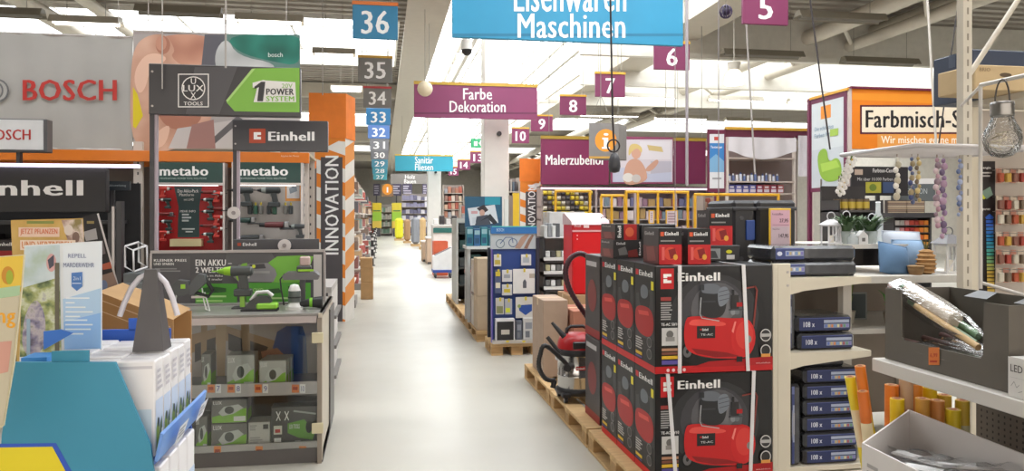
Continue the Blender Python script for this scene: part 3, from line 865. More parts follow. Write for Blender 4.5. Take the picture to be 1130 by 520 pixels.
# tools on the walls
gw = 'tools hung on the red display wall'
rows = [(178, 209), (179, 221), (178, 233), (180, 245), (178, 257), (226, 209), (237, 214), (226, 221), (237, 227), (226, 234), (237, 240), (226, 246), (237, 253), (226, 259)]
for i, (px, py) in enumerate(rows):
    pz = PY(px + 4, py + 6, 8.12)
    if i % 3 == 2: o = grinder('', (pz.x, 8.12, pz.z), '#7d2a26', '#2c2a2b', gw, .5, math.pi)
    else: o = drill('', (pz.x, 8.12, pz.z - .03), '#2b3a38' if i % 2 else '#c23a30', '#d8d6d2', gw, .52, 0 if i % 2 else math.pi)
    o['label'] = '%s tool, %s down in the %s of the red tool wall' % ('red' if i % 2 == 0 else 'dark green', ORD[i if i < 5 else i - 5], 'left column' if i < 5 else 'right part')
gw = 'tools hung on the light grey display wall'
spec = [('d', 262, 210, .95, '#33393a', 'large dark drill at the top left of the light grey tool wall'), ('d', 292, 210, 1.0, '#2d3335', 'large dark drill in the middle of the light grey tool wall'),
        ('g', 262, 242, .8, '#2f4a44', 'dark green grinder at the left of the light grey tool wall'), ('g', 297, 248, .95, '#5f2a2c', 'dark red grinder low on the light grey tool wall'),
        ('g', 270, 262, .9, '#3a3d3f', 'dark grinder at the lower left of the light grey tool wall'), ('d', 322, 250, .7, '#3a3d3f', 'small dark drill at the lower right of the light grey tool wall')]
for kd, px, py, s, b, lab in spec:
    pz = PY(px + 6, py, 8.08)
    if kd == 'd': drill(lab, (pz.x, 8.1, pz.z - .17 * s), b, '#8a908c', gw, s, 0)
    else: grinder(lab, (pz.x, 8.1, pz.z - .05), b, '#242628', gw, s, math.pi)
for i, px in enumerate((276, 282, 288, 297, 303, 315, 321)):
    q = PY(px, 230, 8.14)
    t = thing('battery_tool', 'small %s hand tool, %s in the row hung across the light grey tool wall' % (['dark', 'dark green', 'grey', 'dark'][i % 4], ['first', 'second', 'third', 'fourth', 'fifth', 'sixth', 'last'][i]), 'tool', (q.x, 8.14, q.z - .06), 'small tools in a row on the grey wall')
    new('body', MB(mat(['#33383a', '#315a48', '#6b6a66'][i % 3], .5)).box(q.x - .02, q.x + .02, 8.11, 8.17, q.z - .06, q.z + .03, .008), t)
    new('neck', MB(mat('#c9b23a', .5)).cyl((q.x, 8.14, q.z + .03), (q.x, 8.14, q.z + .06), .01, n=8), t)
    new('hook', MB(STL).cyl((q.x, 8.14, q.z + .06), (q.x, 8.2, q.z + .065), .004, n=5), t)

# ---- black header signs on posts
def header_gondola(label, x0, y0, x1, y1, Y, shapes, ybot, pw=5, facec='#464447', right=False):
    X0, X1, Z0, Z1 = RECT(x0, y0, x1, y1, Y)
    t = thing('header_sign', label, 'sign', ((X0 + X1) / 2, Y, 0))
    bd = new('board', MB(mat(facec, .35, var=.04)).box(X0, X1, Y - .02, Y + .06, Z0, Z1, .004), t)
    new('print', draw(fY(Y - .02), shapes), bd)
    for a in (x0, x1 - 3)[:2 if right else 1]:
        k = MB(mat('#3d3b3f', .4)).box(XA(a, Y), XA(a + pw, Y), Y, Y + .06, ybot, Z1)
        new('post', k, t)
        new('post_edge', MB(mat('#b7a9b4', .4)).box(XA(a + pw, Y), XA(a + pw + 3, Y), Y + .01, Y + .05, ybot, Z0), t)
    for zz in (Z0 + .06, Z1 - .06):
        new('screw', MB(STL).cyl((X0 + .025, Y - .026, zz), (X0 + .025, Y - .02, zz), .008, n=8), t)
    return t
DK = '#3f3d40'
header_gondola('black and green header sign with a round LUX TOOLS emblem and 1 POWER SYSTEM', 165, 73, 332, 128, 6.06, [
    ('p', [(215, 74), (262, 74), (242, 126), (205, 126)], '#5d5b5f'),
    ('p', [(281, 75.5), (330.5, 75), (330.5, 124), (259, 123), (250, 113)], '#8cc653'), ('p', [(278, 76), (282, 75.5), (251, 113), (249.5, 111)], '#b9e08a'),
    ('l', [(197, 82), (230, 82), (230, 118), (197, 118), (197, 82)], 1.2, W), ('e', 213.5, 97.5, 13.2, 13.2, W), ('e', 213.5, 97.5, 12, 12, DK),
    ('t', 'LUX', 202, 94, 225, 101, W, .03), ('t', 'U', 210.8, 86.5, 216.5, 93, W, .02), ('t', 'X', 210.5, 102, 216.5, 109, W, .02), ('t', 'TOOLS', 203, 112.5, 224, 116.5, W, .04),
    ('p', [(279, 91.5), (291, 88.5), (293, 89), (326, 91), (327, 113), (280, 113), (284, 97), (279, 97)], W), ('t', '20V', 311, 92.5, 323, 97.5, '#9fc87a', .03),
    ('p', [(281, 96), (288.5, 90.5), (293, 90.5), (290.5, 112), (284, 112), (286, 96.5), (281, 98.5)], DK), ('t', 'POWER', 294, 98, 324.5, 105, '#3a3a3c', .07), ('t', 'SYSTEM', 294, 106.5, 325, 112, '#8cc653', .05)], 1.02)
header_gondola('black header sign with white Einhell lettering and a small orange red square', 257, 133, 362, 167, 7.2, [
    ('r', 275, 142, 293, 158, '#b3492e'), ('r', 280, 146, 288, 154, W), ('r', 284, 149, 288, 151, '#b3492e'),
    ('t', 'Einhell', 296, 145.5, 347, 155.5, W, .07)], 1.031, pw=4)
# hanging pulley discs
for px, py, yy, lab in ((258, 235, 7.17, 'white round disc fixed to the post between the two tool walls'), (314, 271, 6.97, 'white round disc fixed to the dark Einhell panel')):
    c = PY(px, py, yy)
    t = thing('hanging_disc', lab, 'disc', c)
    new('rim', MB(mat('#d8d0cc', .4)).cyl((c.x, yy - .012, c.z), (c.x, yy + .012, c.z), .055, n=20), t)
    new('hub', MB(mat('#9a8f8d', .4)).cyl((c.x, yy - .02, c.z), (c.x, yy - .012, c.z), .018, n=14), t)
    new('bolt', MB(STL).cyl((c.x, yy + .012, c.z), (c.x, yy + .035, c.z), .008, n=8), t)
# low dark panel of the gondola behind the demo counter
Y = 7.0
X0, X1, Z0, Z1 = RECT(257, 264, 352, 283, Y)
t = thing('gondola', 'dark grey tool gondola with a small Einhell panel behind the demo counter', 'shelf', ((X0 + X1) / 2, Y + .3, 0))
new('front_panel', MB(mat('#4b494c', .4)).box(X0, X1, Y, Y + .04, .2, Z1, .003), t)
new('print', draw(fY(Y), [('r', 262, 268, 266, 271.5, '#b3492e'), ('t', 'Einhell', 268, 268, 283, 271.5, W, .04)]), t)
zr = ZA(345, 376, 8)
xs = XA(386, 7.75)
new('worktop', MB(mat('#b5b0ad', .5)).box(X0, -.44, Y + .04, 8.0, .98, 1.03), t)
new('side_panel', MB(mat('#cfcac6', .5)).box(-.47, -.44, Y + .04, 8.0, .05, .98), t)
for j in range(3):
    new('side_shelf', MB(mat('#77736f', .5)).box(-.44, -.40, Y + .1, 7.95, .2 + j * .27, .23 + j * .27), t)
new('plinth', MB(mat('#8f8b88', .5)).box(X0, -.46, Y + .06, 7.98, 0, .05), t)
for j, (px, py) in enumerate(((362, 300), (372, 290), (378, 300), (366, 322))):
    q = PY(px, py, 7.4)
    if q.x > -.5: q.x = -.5 - .02 * j
    grinder('%s grinder lying on the gondola top behind the battery charger' % ['red and black', 'dark brown', 'grey', 'small black'][j], (-.68 - .0 * j, 7.2 + j * .2, 1.04), ['#a33a36', '#5a3a36', '#8a8788', '#333'][j] if j < 3 else '#333335', '#2c2a2b', 'tools lying on the gondola top', .62, math.pi * .5)

# ---- glass demo counter
Y = 5.36
CX0, CX1, CY1 = XA(150, Y), -.392, 6.45
t = counter = thing('display_counter', 'grey glass fronted demo counter filled with green tool cartons', 'counter', ((CX0 + CX1) / 2, 5.9, 0))
ZT = ZA(347, 270, Y)
Zr1, Zr2 = ZA(430, 280, Y), ZA(497, 280, Y)
CG = mat('#8a8684', .45)
new('worktop', MB(mat('#8f8b86', .3, var=.08)).box(CX0, CX1, Y - .01, CY1, ZT - .02, ZT, .003), t)
new('top_rail', MB(mat('#b9aeac', .35, .3)).box(CX0, CX1 - .04, Y - .012, Y + .02, ZA(358, 270, Y), ZT - .02), t)
new('plinth', MB(mat('#5d5957', .5)).box(CX0, CX1, Y, CY1, 0, .1), t)
new('bottom_shelf', MB(mat('#6b6764', .5)).box(CX0, CX1 - .03, Y + .02, 6.0, Zr2 - .05, Zr2 - .03), t)
new('shelf', MB(mat('#6b6764', .5)).box(CX0, CX1 - .03, Y + .02, 6.0, Zr1 - .05, Zr1 - .03), t)
for zz in (Zr1, Zr2):
    prl = new('price_rail', MB(mat('#b9b3b2', .35, .2)).box(CX0, CX1 - .035, Y + .004, Y + .02, zz - .045, zz + .04), t)
bk = 6.02
new('back_panel', MB(mat('#8b8583', .5)).box(CX0, CX1 - .03, bk, bk + .02, .1, ZT - .02), t)
BR, BRD = '#ab8b6c', '#33292a'
pic = [('r', 205, 357, 356, 421, '#b9afac'), ('p', [(200, 372), (250, 360), (330, 384), (330, 398), (250, 376), (200, 394)], BR), ('p', [(215, 380), (238, 372), (238, 390), (215, 400)], BRD), ('p', [(252, 368), (268, 374), (268, 392), (252, 386)], BRD), ('p', [(276, 376), (296, 383), (290, 398), (276, 396)], BRD),
       ('p', [(238, 357), (250, 357), (248, 424), (240, 424)], '#b89a78'), ('p', [(266, 357), (275, 357), (278, 424), (270, 424)], '#a88a6a'), ('p', [(222, 357), (229, 357), (227, 424), (222, 424)], '#a88a6a'),
       ('p', [(301, 384), (306, 366), (316, 360), (334, 360), (338, 372), (340, 418), (318, 420), (312, 398)], '#2a4f8a'), ('p', [(288, 388), (306, 384), (316, 394), (308, 400), (290, 397)], '#b07a64'), ('p', [(300, 397), (320, 400), (322, 408), (302, 410)], '#8a8d88')]
new('back_print', draw(fY(bk), pic), t)
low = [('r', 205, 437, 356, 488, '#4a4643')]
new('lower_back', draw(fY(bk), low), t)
new('side_panel', MB(mat('#c9bfae', .5)).box(CX1 - .03, CX1, Y - .02, CY1, .02, ZT + .0, .003), t)
new('side_edge', MB(mat('#8f8478', .4)).box(CX1 - .035, CX1 - .005, Y - .03, Y - .02, 0, ZT - .03), t)
new('door_panel', MB(mat('#4f4b49', .4)).box(CX1, CX1 + .012, Y + .6, CY1 - .02, .06, ZT - .05), t)
for zz in (ZA(372, 352, Y), ZA(471, 352, Y)):
    new('hinge', MB(mat('#d6cba9', .5)).box(CX1 - .07, CX1 + .006, Y - .045, Y - .03, zz - .035, zz + .035, .003), t)
new('glass_pane', MB(glass(.09)).box(CX0, CX1 - .036, Y - .006, Y, .1, ZA(358, 270, Y)), t)
new('glass_edge', MB(mat('#9aa6a2', .2, trans=.3)).box(XA(243, Y), XA(249, Y), Y - .012, Y - .006, 0, ZT - .1), t) if False else None
for px, c2, nn in ((229, '#e98a4a', 7), (251, '#e98a4a', 8), (281, '#e98a4a', 9), (322, '#e98a4a', 10)):
    tg = draw(fY(Y + .004), [('r', px, 424.5, px + 8, 433.5, c2), ('r', px + 1.2, 427, px + 6.5, 430.5, '#b3431f'), ('r', px + 9, 424, px + 15, 434, '#efecec'), ('t', str(nn), px + 10.2, 426, px + 13.8, 432, '#5a5aa0', .0)])
    new('price_tag', tg, t)
for px in (236, 282, 330):
    new('price_tag', draw(fY(Y + .004), [('r', px, 492.5, px + 8, 503, '#e9924f'), ('r', px + 1.2, 496, px + 6.8, 499.5, '#b3431f')]), t)
GRN, GR2 = '#8cc540', '#7a7774'
def green_pack(label, x0, y0, x1, y1, base=GR2, lights=True, d=.16, yy=Y + .06):
    X0, X1, Z0, Z1 = RECT(x0, y0, x1, y1, yy)
    z0 = Zr1 - .03 if y1 < 440 else (Zr2 - .03 if y1 > 485 else Z0)
    sh = [('p', [(.03, .98), (.03, .72), (.4, .6), (.97, .38), (.97, .98)], GRN), ('p', [(.2, .55), (.35, .3), (.75, .22), (.9, .38), (.6, .62), (.3, .7)], '#cfd2cd'), ('e', .5, .45, .13, .16, '#4c504c'), ('r', .62, .72, .95, .93, '#eceae6'), ('t', 'LUX', .06, .06, .3, .2, W, .05)]
    return pack('tool_pack', label, 'package', X0, X1, yy, yy + d, z0, Z1, mat(base, .35), front=sh, right=[('r', .05, .5, .95, .95, GRN)], group='green and grey tool cartons in the glass counter')
green_pack('green and grey tool pack at the left of the upper shelf in the glass counter', 222, 391, 233, 424)
green_pack('green and white tool pack in the middle of the upper shelf in the glass counter', 250, 392, 281, 424, '#b9b9b5')
for i in range(3):
    green_pack(['front', 'second', 'rear'][i] + ' one of three pale green packs lined up at the right of the upper shelf', 286 + i * 3, 398 - i * 2, 316 + i * 3, 424, '#c4c6c2', d=.1, yy=Y + .05 + i * .12)
green_pack('green sander carton on top of the two stacked in the glass counter', 233, 441, 273, 467)
green_pack('green sander carton at the bottom of the two stacked in the glass counter', 233, 467.5, 273, 495)
green_pack('narrow green tool carton at the far left of the lower counter shelf', 216, 460, 229, 495)
X0, X1, Z0, Z1 = RECT(274, 466, 298, 495, Y + .06)
pack('tool_pack', 'pale grey carton with fine print beside the stacked sander cartons', 'package', X0, X1, Y + .06, Y + .22, Zr2 - .03, Z1, mat('#cfccc6', .4), front=scribble(.08, .1, .5, .3, 3, '#9a9894') + [('r', .68, .08, .92, .24, '#4a4846')] + scribble(.08, .5, .7, .8, 4, '#a5a39e') + [('p', [(.55, .98), (.97, .85), (.97, .98)], GRN)], group='green and grey tool cartons in the glass counter')
X0, X1, Z0, Z1 = RECT(299, 449, 350, 495, Y + .06)
pack('tool_pack', 'wide dark grey carton with a green chainsaw picture at the right of the lower shelf', 'package', X0, X1, Y + .06, Y + .2, Zr2 - .03, Z1, mat('#55524f', .4), front=[('p', [(.36, .38), (.72, .3), (.95, .62), (.9, .78), (.6, .72), (.36, .6)], '#6fa83e'), ('l', [(.5, .1), (.96, .18)], .04, '#b5b5b0'), ('e', .82, .48, .07, .14, '#3d3d3b'), ('l', [(.12, .1), (.2, .3)], .02, W), ('l', [(.2, .1), (.12, .3)], .02, W), ('l', [(.3, .1), (.38, .3)], .02, W), ('l', [(.38, .1), (.3, .3)], .02, W), ('r', .06, .42, .24, .62, '#e5e0d4'), ('r', .09, .5, .2, .58, '#c94a44'), ('r', .07, .7, .22, .84, W), ('t', 'LUX TOOLS', .4, .4, .62, .5, W, .02), ('r', .4, .8, .48, .87, '#d9d9d4'), ('r', .52, .78, .64, .86, '#e9e9e4')], group='green and grey tool cartons in the glass counter')

# demo back board on the counter
Y2 = 6.0
X0, X1, Z0, Z1 = RECT(168, 279, 357, 346, Y2)
Z0 = ZT
t = thing('display_board', 'dark demo board reading EIN AKKU 2 WELTEN with green panels and a battery picture', 'board', ((X0 + X1) / 2, Y2, Z0))
new('panel', MB(mat('#4c4a4d', .4)).box(X0, X1, Y2, Y2 + .03, Z0, Z1, .003), t)
new('frame', MB(mat('#a19b99', .35, .4)).box(X0 - .01, X1 + .01, Y2 - .01, Y2 + .035, Z1, Z1 + .02).box(X0 - .015, X0, Y2 - .01, Y2 + .035, Z0, Z1).box(X1, X1 + .015, Y2 - .01, Y2 + .035, Z0, Z1), t)
G1 = '#58a83a'
new('print', draw(fY(Y2), [
    ('p', [(250, 279.5), (300, 279.5), (330, 330), (280, 345), (240, 345)], '#5f5d60'), ('p', [(296, 290), (306, 283), (334, 282), (346, 283), (340, 300), (330, 312), (300, 312)], '#7fc247'), ('r', 346, 281, 355, 344, '#cfcac7'),
    ('r', 169, 283, 210, 345, '#565457'), ('t', 'KLEINER PREIS', 170, 286, 206, 288.8, W, .03), ('t', 'UND SPAREN', 170, 290, 192, 292.8, W, .03)] + scribble(171, 296, 200, 301, 2, '#8d8b8c') + [
    ('t', 'EIN AKKU –', 216, 286.5, 256, 293.5, W, .06), ('t', '2 WELTEN', 216, 295, 252, 301, W, .06), ('t', 'Alles im Akku', 222, 303, 246, 305.5, W, .02), ('t', 'und mehr', 224, 307, 246, 309.5, W, .02),
    ('r', 216, 313, 262, 344.5, G1), ('r', 272, 312, 343, 344.5, G1), ('r', 217, 326, 250, 328, '#bfe39a'), ('r', 217, 331, 246, 333, '#a5d67c'), ('r', 218, 340, 232, 342, '#bfe39a'), ('r', 290, 328, 335, 330, '#bfe39a'), ('r', 296, 333, 318, 334.5, '#a5d67c'), ('t', 'AOVO', 276, 318, 291, 322, '#bfe39a', .03),
    ('p', [(224, 318), (234, 316), (250, 318), (250, 322), (240, 323), (226, 323)], '#2f5a2a'), ('p', [(296, 319), (308, 318), (312, 323), (298, 324)], '#2f5a2a'), ('p', [(318, 316), (336, 316), (338, 321), (320, 323)], '#2f5a2a'),
    ('p', [(259, 299), (264, 292), (296, 290), (304, 297), (306, 303), (302, 311), (264, 311), (258, 306)], '#8d8b8e'), ('p', [(262, 297), (268, 291), (273, 290), (274, 296)], '#8cc64b'), ('p', [(276, 292), (292, 291), (294, 296), (277, 297)], '#4a484b'), ('e', 280.5, 294, 2, 2, '#d6e34a'), ('r', 266, 300, 276, 307, '#d9d9d5'), ('r', 267, 301.5, 275, 305, '#4a484b'), ('r', 280, 299, 298, 301.5, '#a5a3a4'),
    ]), t)
new('ledge', MB(mat('#8f8b88', .4)).box(X0, X1, Y2 - .1, Y2, Z0, Z0 + .012), t)
# tools on the counter
q = PY(262, 327, 5.72)
dr = drill('dark cordless drill with bright green nose on a stand before the demo board', (q.x, 5.72, q.z), '#4a4d4c', '#9ad02f', None, 1.05, 0, chuckc='#8ec63a')
t = thing('tool_stand', 'slim stand holding up the green nosed drill on the counter', 'stand', (q.x + .04, 5.72, ZT))
new('plate', MB(DGR).box(q.x - .03, q.x + .1, 5.66, 5.78, ZT, ZT + .01), t)
new('stem', MB(mat('#9bd04e', .4)).box(q.x + .02, q.x + .05, 5.7, 5.74, ZT + .01, q.z), t)
# orbital sander
c = PY(287, 342, 5.55); c.z = ZT
t = thing('orbital_sander', 'dark sander with a bright green base standing on the counter', 'sander', c)
new('base', MB(mat('#8ecb3c', .4)).box(c.x - .02, c.x + .12, 5.5, 5.6, ZT + .012, ZT + .055, .01), t)
new('pad', MB(mat('#2e2e30', .7)).box(c.x - .12, c.x + .12, 5.495, 5.605, ZT, ZT + .014), t)
new('body', MB(mat('#464848', .4)).prism([(c.x - .11, ZT + .014), (c.x + .0, ZT + .014), (c.x + .08, ZT + .06), (c.x + .06, ZT + .1), (c.x - .01, ZT + .105), (c.x - .06, ZT + .075)], 'y', 5.51, 5.59), t)
new('grip', MB(mat('#cfd0cd', .4)).tube([(c.x - .06, 5.55, ZT + .07), (c.x - .02, 5.55, ZT + .125), (c.x + .05, 5.55, ZT + .13), (c.x + .085, 5.55, ZT + .1)], .014, n=8), t)
# router
c = PY(325, 344, 5.6); c.z = ZT
t = thing('trim_router', 'upright grey and white trim router standing on the counter', 'router', c)
new('base', MB(mat('#d6d6d2', .4)).cyl((c.x, 5.6, ZT), (c.x, 5.6, ZT + .02), .06, n=20).cyl((c.x, 5.6, ZT + .02), (c.x, 5.6, ZT + .05), .05, .038, n=16), t)
new('motor', MB(mat('#5e6662', .35)).cyl((c.x, 5.6, ZT + .05), (c.x, 5.6, ZT + .13), .043, n=16), t)
new('collar', MB(mat('#2b2d2e', .4)).cyl((c.x, 5.6, ZT + .08), (c.x, 5.6, ZT + .09), .046, n=16), t)
new('cap', MB(mat('#d6d6d2', .4)).lathe([(.043, .13), (.036, .15), (.028, .17), (.01, .175)], (c.x, 5.6, ZT), n=16), t)
# small black and green tool
c = PY(345, 343, 5.6); c.z = ZT
t = thing('flashlight', 'black torch with a green ring lying beside the router', 'torch', c)
new('head', MB(mat('#2c2d2e', .4)).cyl((c.x + .0, 5.6, ZT + .045), (c.x + .07, 5.6, ZT + .045), .036, .044, n=14), t)
new('ring', MB(mat('#7ec52f', .4)).cyl((c.x - .02, 5.6, ZT + .045), (c.x, 5.6, ZT + .045), .034, n=14), t)
new('grip', MB(mat('#2c2d2e', .4)).cyl((c.x - .1, 5.6, ZT + .03), (c.x - .02, 5.6, ZT + .045), .02, .03, n=12), t)
# charger on bracket
c = PY(333, 308, 5.8)
t = thing('battery_charger', 'grey battery charger with a green battery on a raised bracket', 'charger', c)
new('tray', MB(mat('#6d6c6e', .4)).prism([(c.x - .12, c.z), (c.x + .12, c.z), (c.x + .13, c.z + .03), (c.x + .1, c.z + .055), (c.x - .1, c.z + .055), (c.x - .13, c.z + .03)], 'y', 5.72, 5.86), t)
new('battery', MB(mat('#3f4240', .4)).box(c.x - .03, c.x + .07, 5.73, 5.83, c.z + .055, c.z + .1, .008).m(mat('#9ad02f', .4)).box(c.x - .02, c.x + .09, 5.725, 5.73, c.z + .06, c.z + .075), t)
new('upper_battery', MB(mat('#c3a9a4', .4)).box(c.x - .01, c.x + .06, 5.74, 5.82, c.z + .1, c.z + .165, .008), t)
new('bracket', MB(mat('#57565a', .4)).box(c.x - .02, c.x + .02, 5.85, 5.87, ZT, c.z + .03), t)
new('cord', MB(mat('#3a3a3c', .4)).tube([(c.x - .12, 5.8, c.z + .04), (c.x - .15, 5.78, c.z + .0), (c.x - .14, 5.76, c.z - .07), (c.x - .12, 5.76, ZT + .01)], .006, n=6), t)
# reciprocating saw on stand at left
c = PY(208, 318, 5.6)
t = thing('chain_pruner', 'grey and black pruning saw on a wire stand left of the green nosed drill', 'saw', (c.x, 5.6, ZT))
new('body', MB(mat('#55585a', .4)).prism([(c.x - .02, c.z - .02), (c.x + .07, c.z + .1), (c.x + .11, c.z + .09), (c.x + .12, c.z + .04), (c.x + .03, c.z - .05)], 'y', 5.56, 5.64), t)
new('rear_grip', MB(mat('#2d2f30', .4)).tube([(c.x + .1, 5.6, c.z + .08), (c.x + .16, 5.6, c.z - .02), (c.x + .13, 5.6, c.z - .06), (c.x + .04, 5.6, c.z - .03)], .014, n=8), t)
new('front_housing', MB(mat('#4a4d4e', .4)).prism([(c.x - .12, c.z + .0), (c.x - .06, c.z + .06), (c.x, c.z + .05), (c.x + .02, c.z - .03), (c.x - .05, c.z - .06)], 'y', 5.555, 5.645), t)
new('accent', MB(mat('#9ad02f', .4)).box(c.x - .04, c.x - .01, 5.553, 5.556, c.z - .0, c.z + .03), t)
new('guide_bar', MB(STL).box(c.x + .02, c.x + .12, 5.59, 5.61, c.z - .07, c.z - .055), t)
for dx in (-.1, .14):
    new('stand_leg', MB(mat('#d5d8d6', .3, .4)).tube([(c.x + dx, 5.6, ZT), (c.x + dx * .75, 5.6, c.z - .03)], .006, n=6), t)
# white wire leg of the stand
q0 = PY(223, 318, 5.6)
new('power_cord', MB(mat('#e6e6e4', .4)).tube([q0, (q0.x + .01, 5.6, (q0.z + ZT) / 2), (q0.x + .03, 5.58, ZT + .012), (q0.x + .06, 5.55, ZT + .008)], .005, n=6), label='white cord hanging down from the pruning saw onto the counter', cat='cord')
# ================================================================== FOREGROUND LEFT: blue counter display
BLU = mat('#2f63c8', .5, var=.04); BLUD = mat('#2f7f9a', .5, var=.05, scale=3)
Y0, Y1 = 2.40, 2.93
XR_ = -.60
t = thing('counter_display', 'blue cardboard floor display with a yellow corner at the lower left', 'display', (-1.0, 2.6, 0))
def pp(px, py, Y): q = PY(px, py, Y); return (q.x, q.z)
side = [pp(14, 400, Y0), pp(127, 400, Y0), pp(166, 492, Y0), pp(172, 540, Y0), pp(165, 640, Y0), pp(-10, 640, Y0), pp(2, 480, Y0)]
zb = side[4][1]
new('side_panel', MB(mat('#3a8fae', .5, var=.06, scale=3)).prism(side, 'y', Y0, Y0 + .012), t)
new('yellow_patch', draw(fY(Y0), [('p', [(-10, 490), (62, 489), (82, 525), (90, 545), (-10, 545)], '#2f57c0'), ('p', [(-10, 494), (58, 493), (78, 530), (84, 545), (-10, 545)], '#e6d321')]), t)
new('far_side_panel', MB(BLU).prism([(p[0] - .02, p[1]) for p in side[:6]], 'y', Y1, Y1 + .012), t)
new('base_column', MB(BLU).box(XA(-10, Y0), -.81, Y0 + .02, Y1 - .01, 0, .93), t)
def lip(z0, z1, x, out, name='front_lip'):
    return new(name, MB(mat('#6f9be0', .5)).prism([(x, z0), (x + out, z1), (x + out - .008, z1 + .004), (x - .008, z0 + .004)], 'y', Y0 - .01, Y1 + .03), t)
lip(.95, 1.03, -.645, .016)
lip(.50, .58, -.635, .016)
new('tray_floor', MB(BLU).box(XA(20, Y0), -.66, Y0 + .012, Y1, .935, .945), t)
new('lower_tray_floor', MB(BLU).box(-.9, -.64, Y0 + .012, Y1, .49, .5), t)
new('back_wall', MB(BLU).box(XA(96, Y1), XA(189, Y1) , Y1 - .012, Y1, .945, ZA(363, 150, Y1)), t)
new('back_tab', MB(BLU).box(XA(143, Y1), XA(156, Y1), Y1 - .012, Y1, ZA(364, 150, Y1), ZA(351, 150, Y1)), t)
new('inner_flap', MB(mat('#3a78cf', .5)).prism([pp(48, 386, 2.6), pp(80, 368, 2.6), pp(66, 364, 2.6), pp(48, 366, 2.6)], 'y', 2.6, 2.61), t)
new('inner_wall', MB(mat('#3f8fd6', .5)).box(XA(30, 2.5), XA(58, 2.5), 2.46, 2.55, .945, ZA(392, 50, 2.5)), t)
new('front_tab', MB(mat('#3a8fae', .5)).box(XA(58, Y0 + .02), XA(99, Y0 + .02), Y0 + .013, Y0 + .02, 1.0, ZA(387, 78, Y0 + .02)), t)
for yy in (2.5, 2.78):
    k = MB()
    draw(fF((-.612, yy, 1.02), (0, .11, 0), (-.02, 0, -.06), (1, 0, .3)), [('r', 0, 0, 1, 1, '#e7ebf2')] + [s for s in scribble(.1, .2, .9, .8, 3, '#9aa0aa')], mb=k, eps=.004)
    new('price_label', k, t)
# white cartons in the tray
gx = 'white animal repeller cartons in the blue display'
dep = .083; zt_ = 1.235
cnt = 0
WB = mat('#f0eef0', .45, var=.02)
for j in range(5):
    for i in range(3):
        x1 = -.668 - i * .118; x0 = x1 - .115
        y0 = 2.45 + j * .089; h = zt_ - (.004 if (i + j) % 2 else 0)
        rp = None
        if i == 0:
            rp = [('r', .04, .42, .96, .98, '#c9d8f0'), ('p', [(.1, .98), (.1, .72), (.3, .6), (.5, .7), (.5, .98)], '#8fa34f'), ('p', [(.5, .98), (.55, .7), (.8, .62), (.9, .98)], '#5f6f52'), ('e', .35, .66, .1, .05, '#3d4a5e'), ('r', .7, .75, .92, .92, W)] + scribble(.12, .1, .85, .34, 4, '#c7c4cc')
        fp = [('r', .06, .05, .94, .08, '#cfccd2'), ('r', .08, .5, .92, .97, '#cfe0ee'), ('p', [(.15, .97), (.3, .7), (.55, .62), (.85, .97)], '#7f9a55')] if j == 0 else None
        tp = [('r', .1, .3, .6, .38, '#d6d3da'), ('r', .1, .55, .8, .63, '#d6d3da')]
        pack('repeller_carton', 'white carton, %s row from the aisle, %s behind the teal side panel' % (ORD[i], ORD[j]), 'box', x0, x1, y0, y0 + dep, .947, h, WB, front=fp, right=rp, top=tp, group=gx)
for j in range(4):
    pack('repeller_carton', 'white carton on the lower blue tray, %s behind the side panel' % ORD[j], 'box', -.79, -.655, 2.46 + j * .11, 2.555 + j * .11, .502, .915, WB,
         right=[('r', .04, .3, .96, .98, '#c9d8f0'), ('p', [(.1, .98), (.1, .7), (.4, .5), (.9, .98)], '#8fa34f')], group=gx)
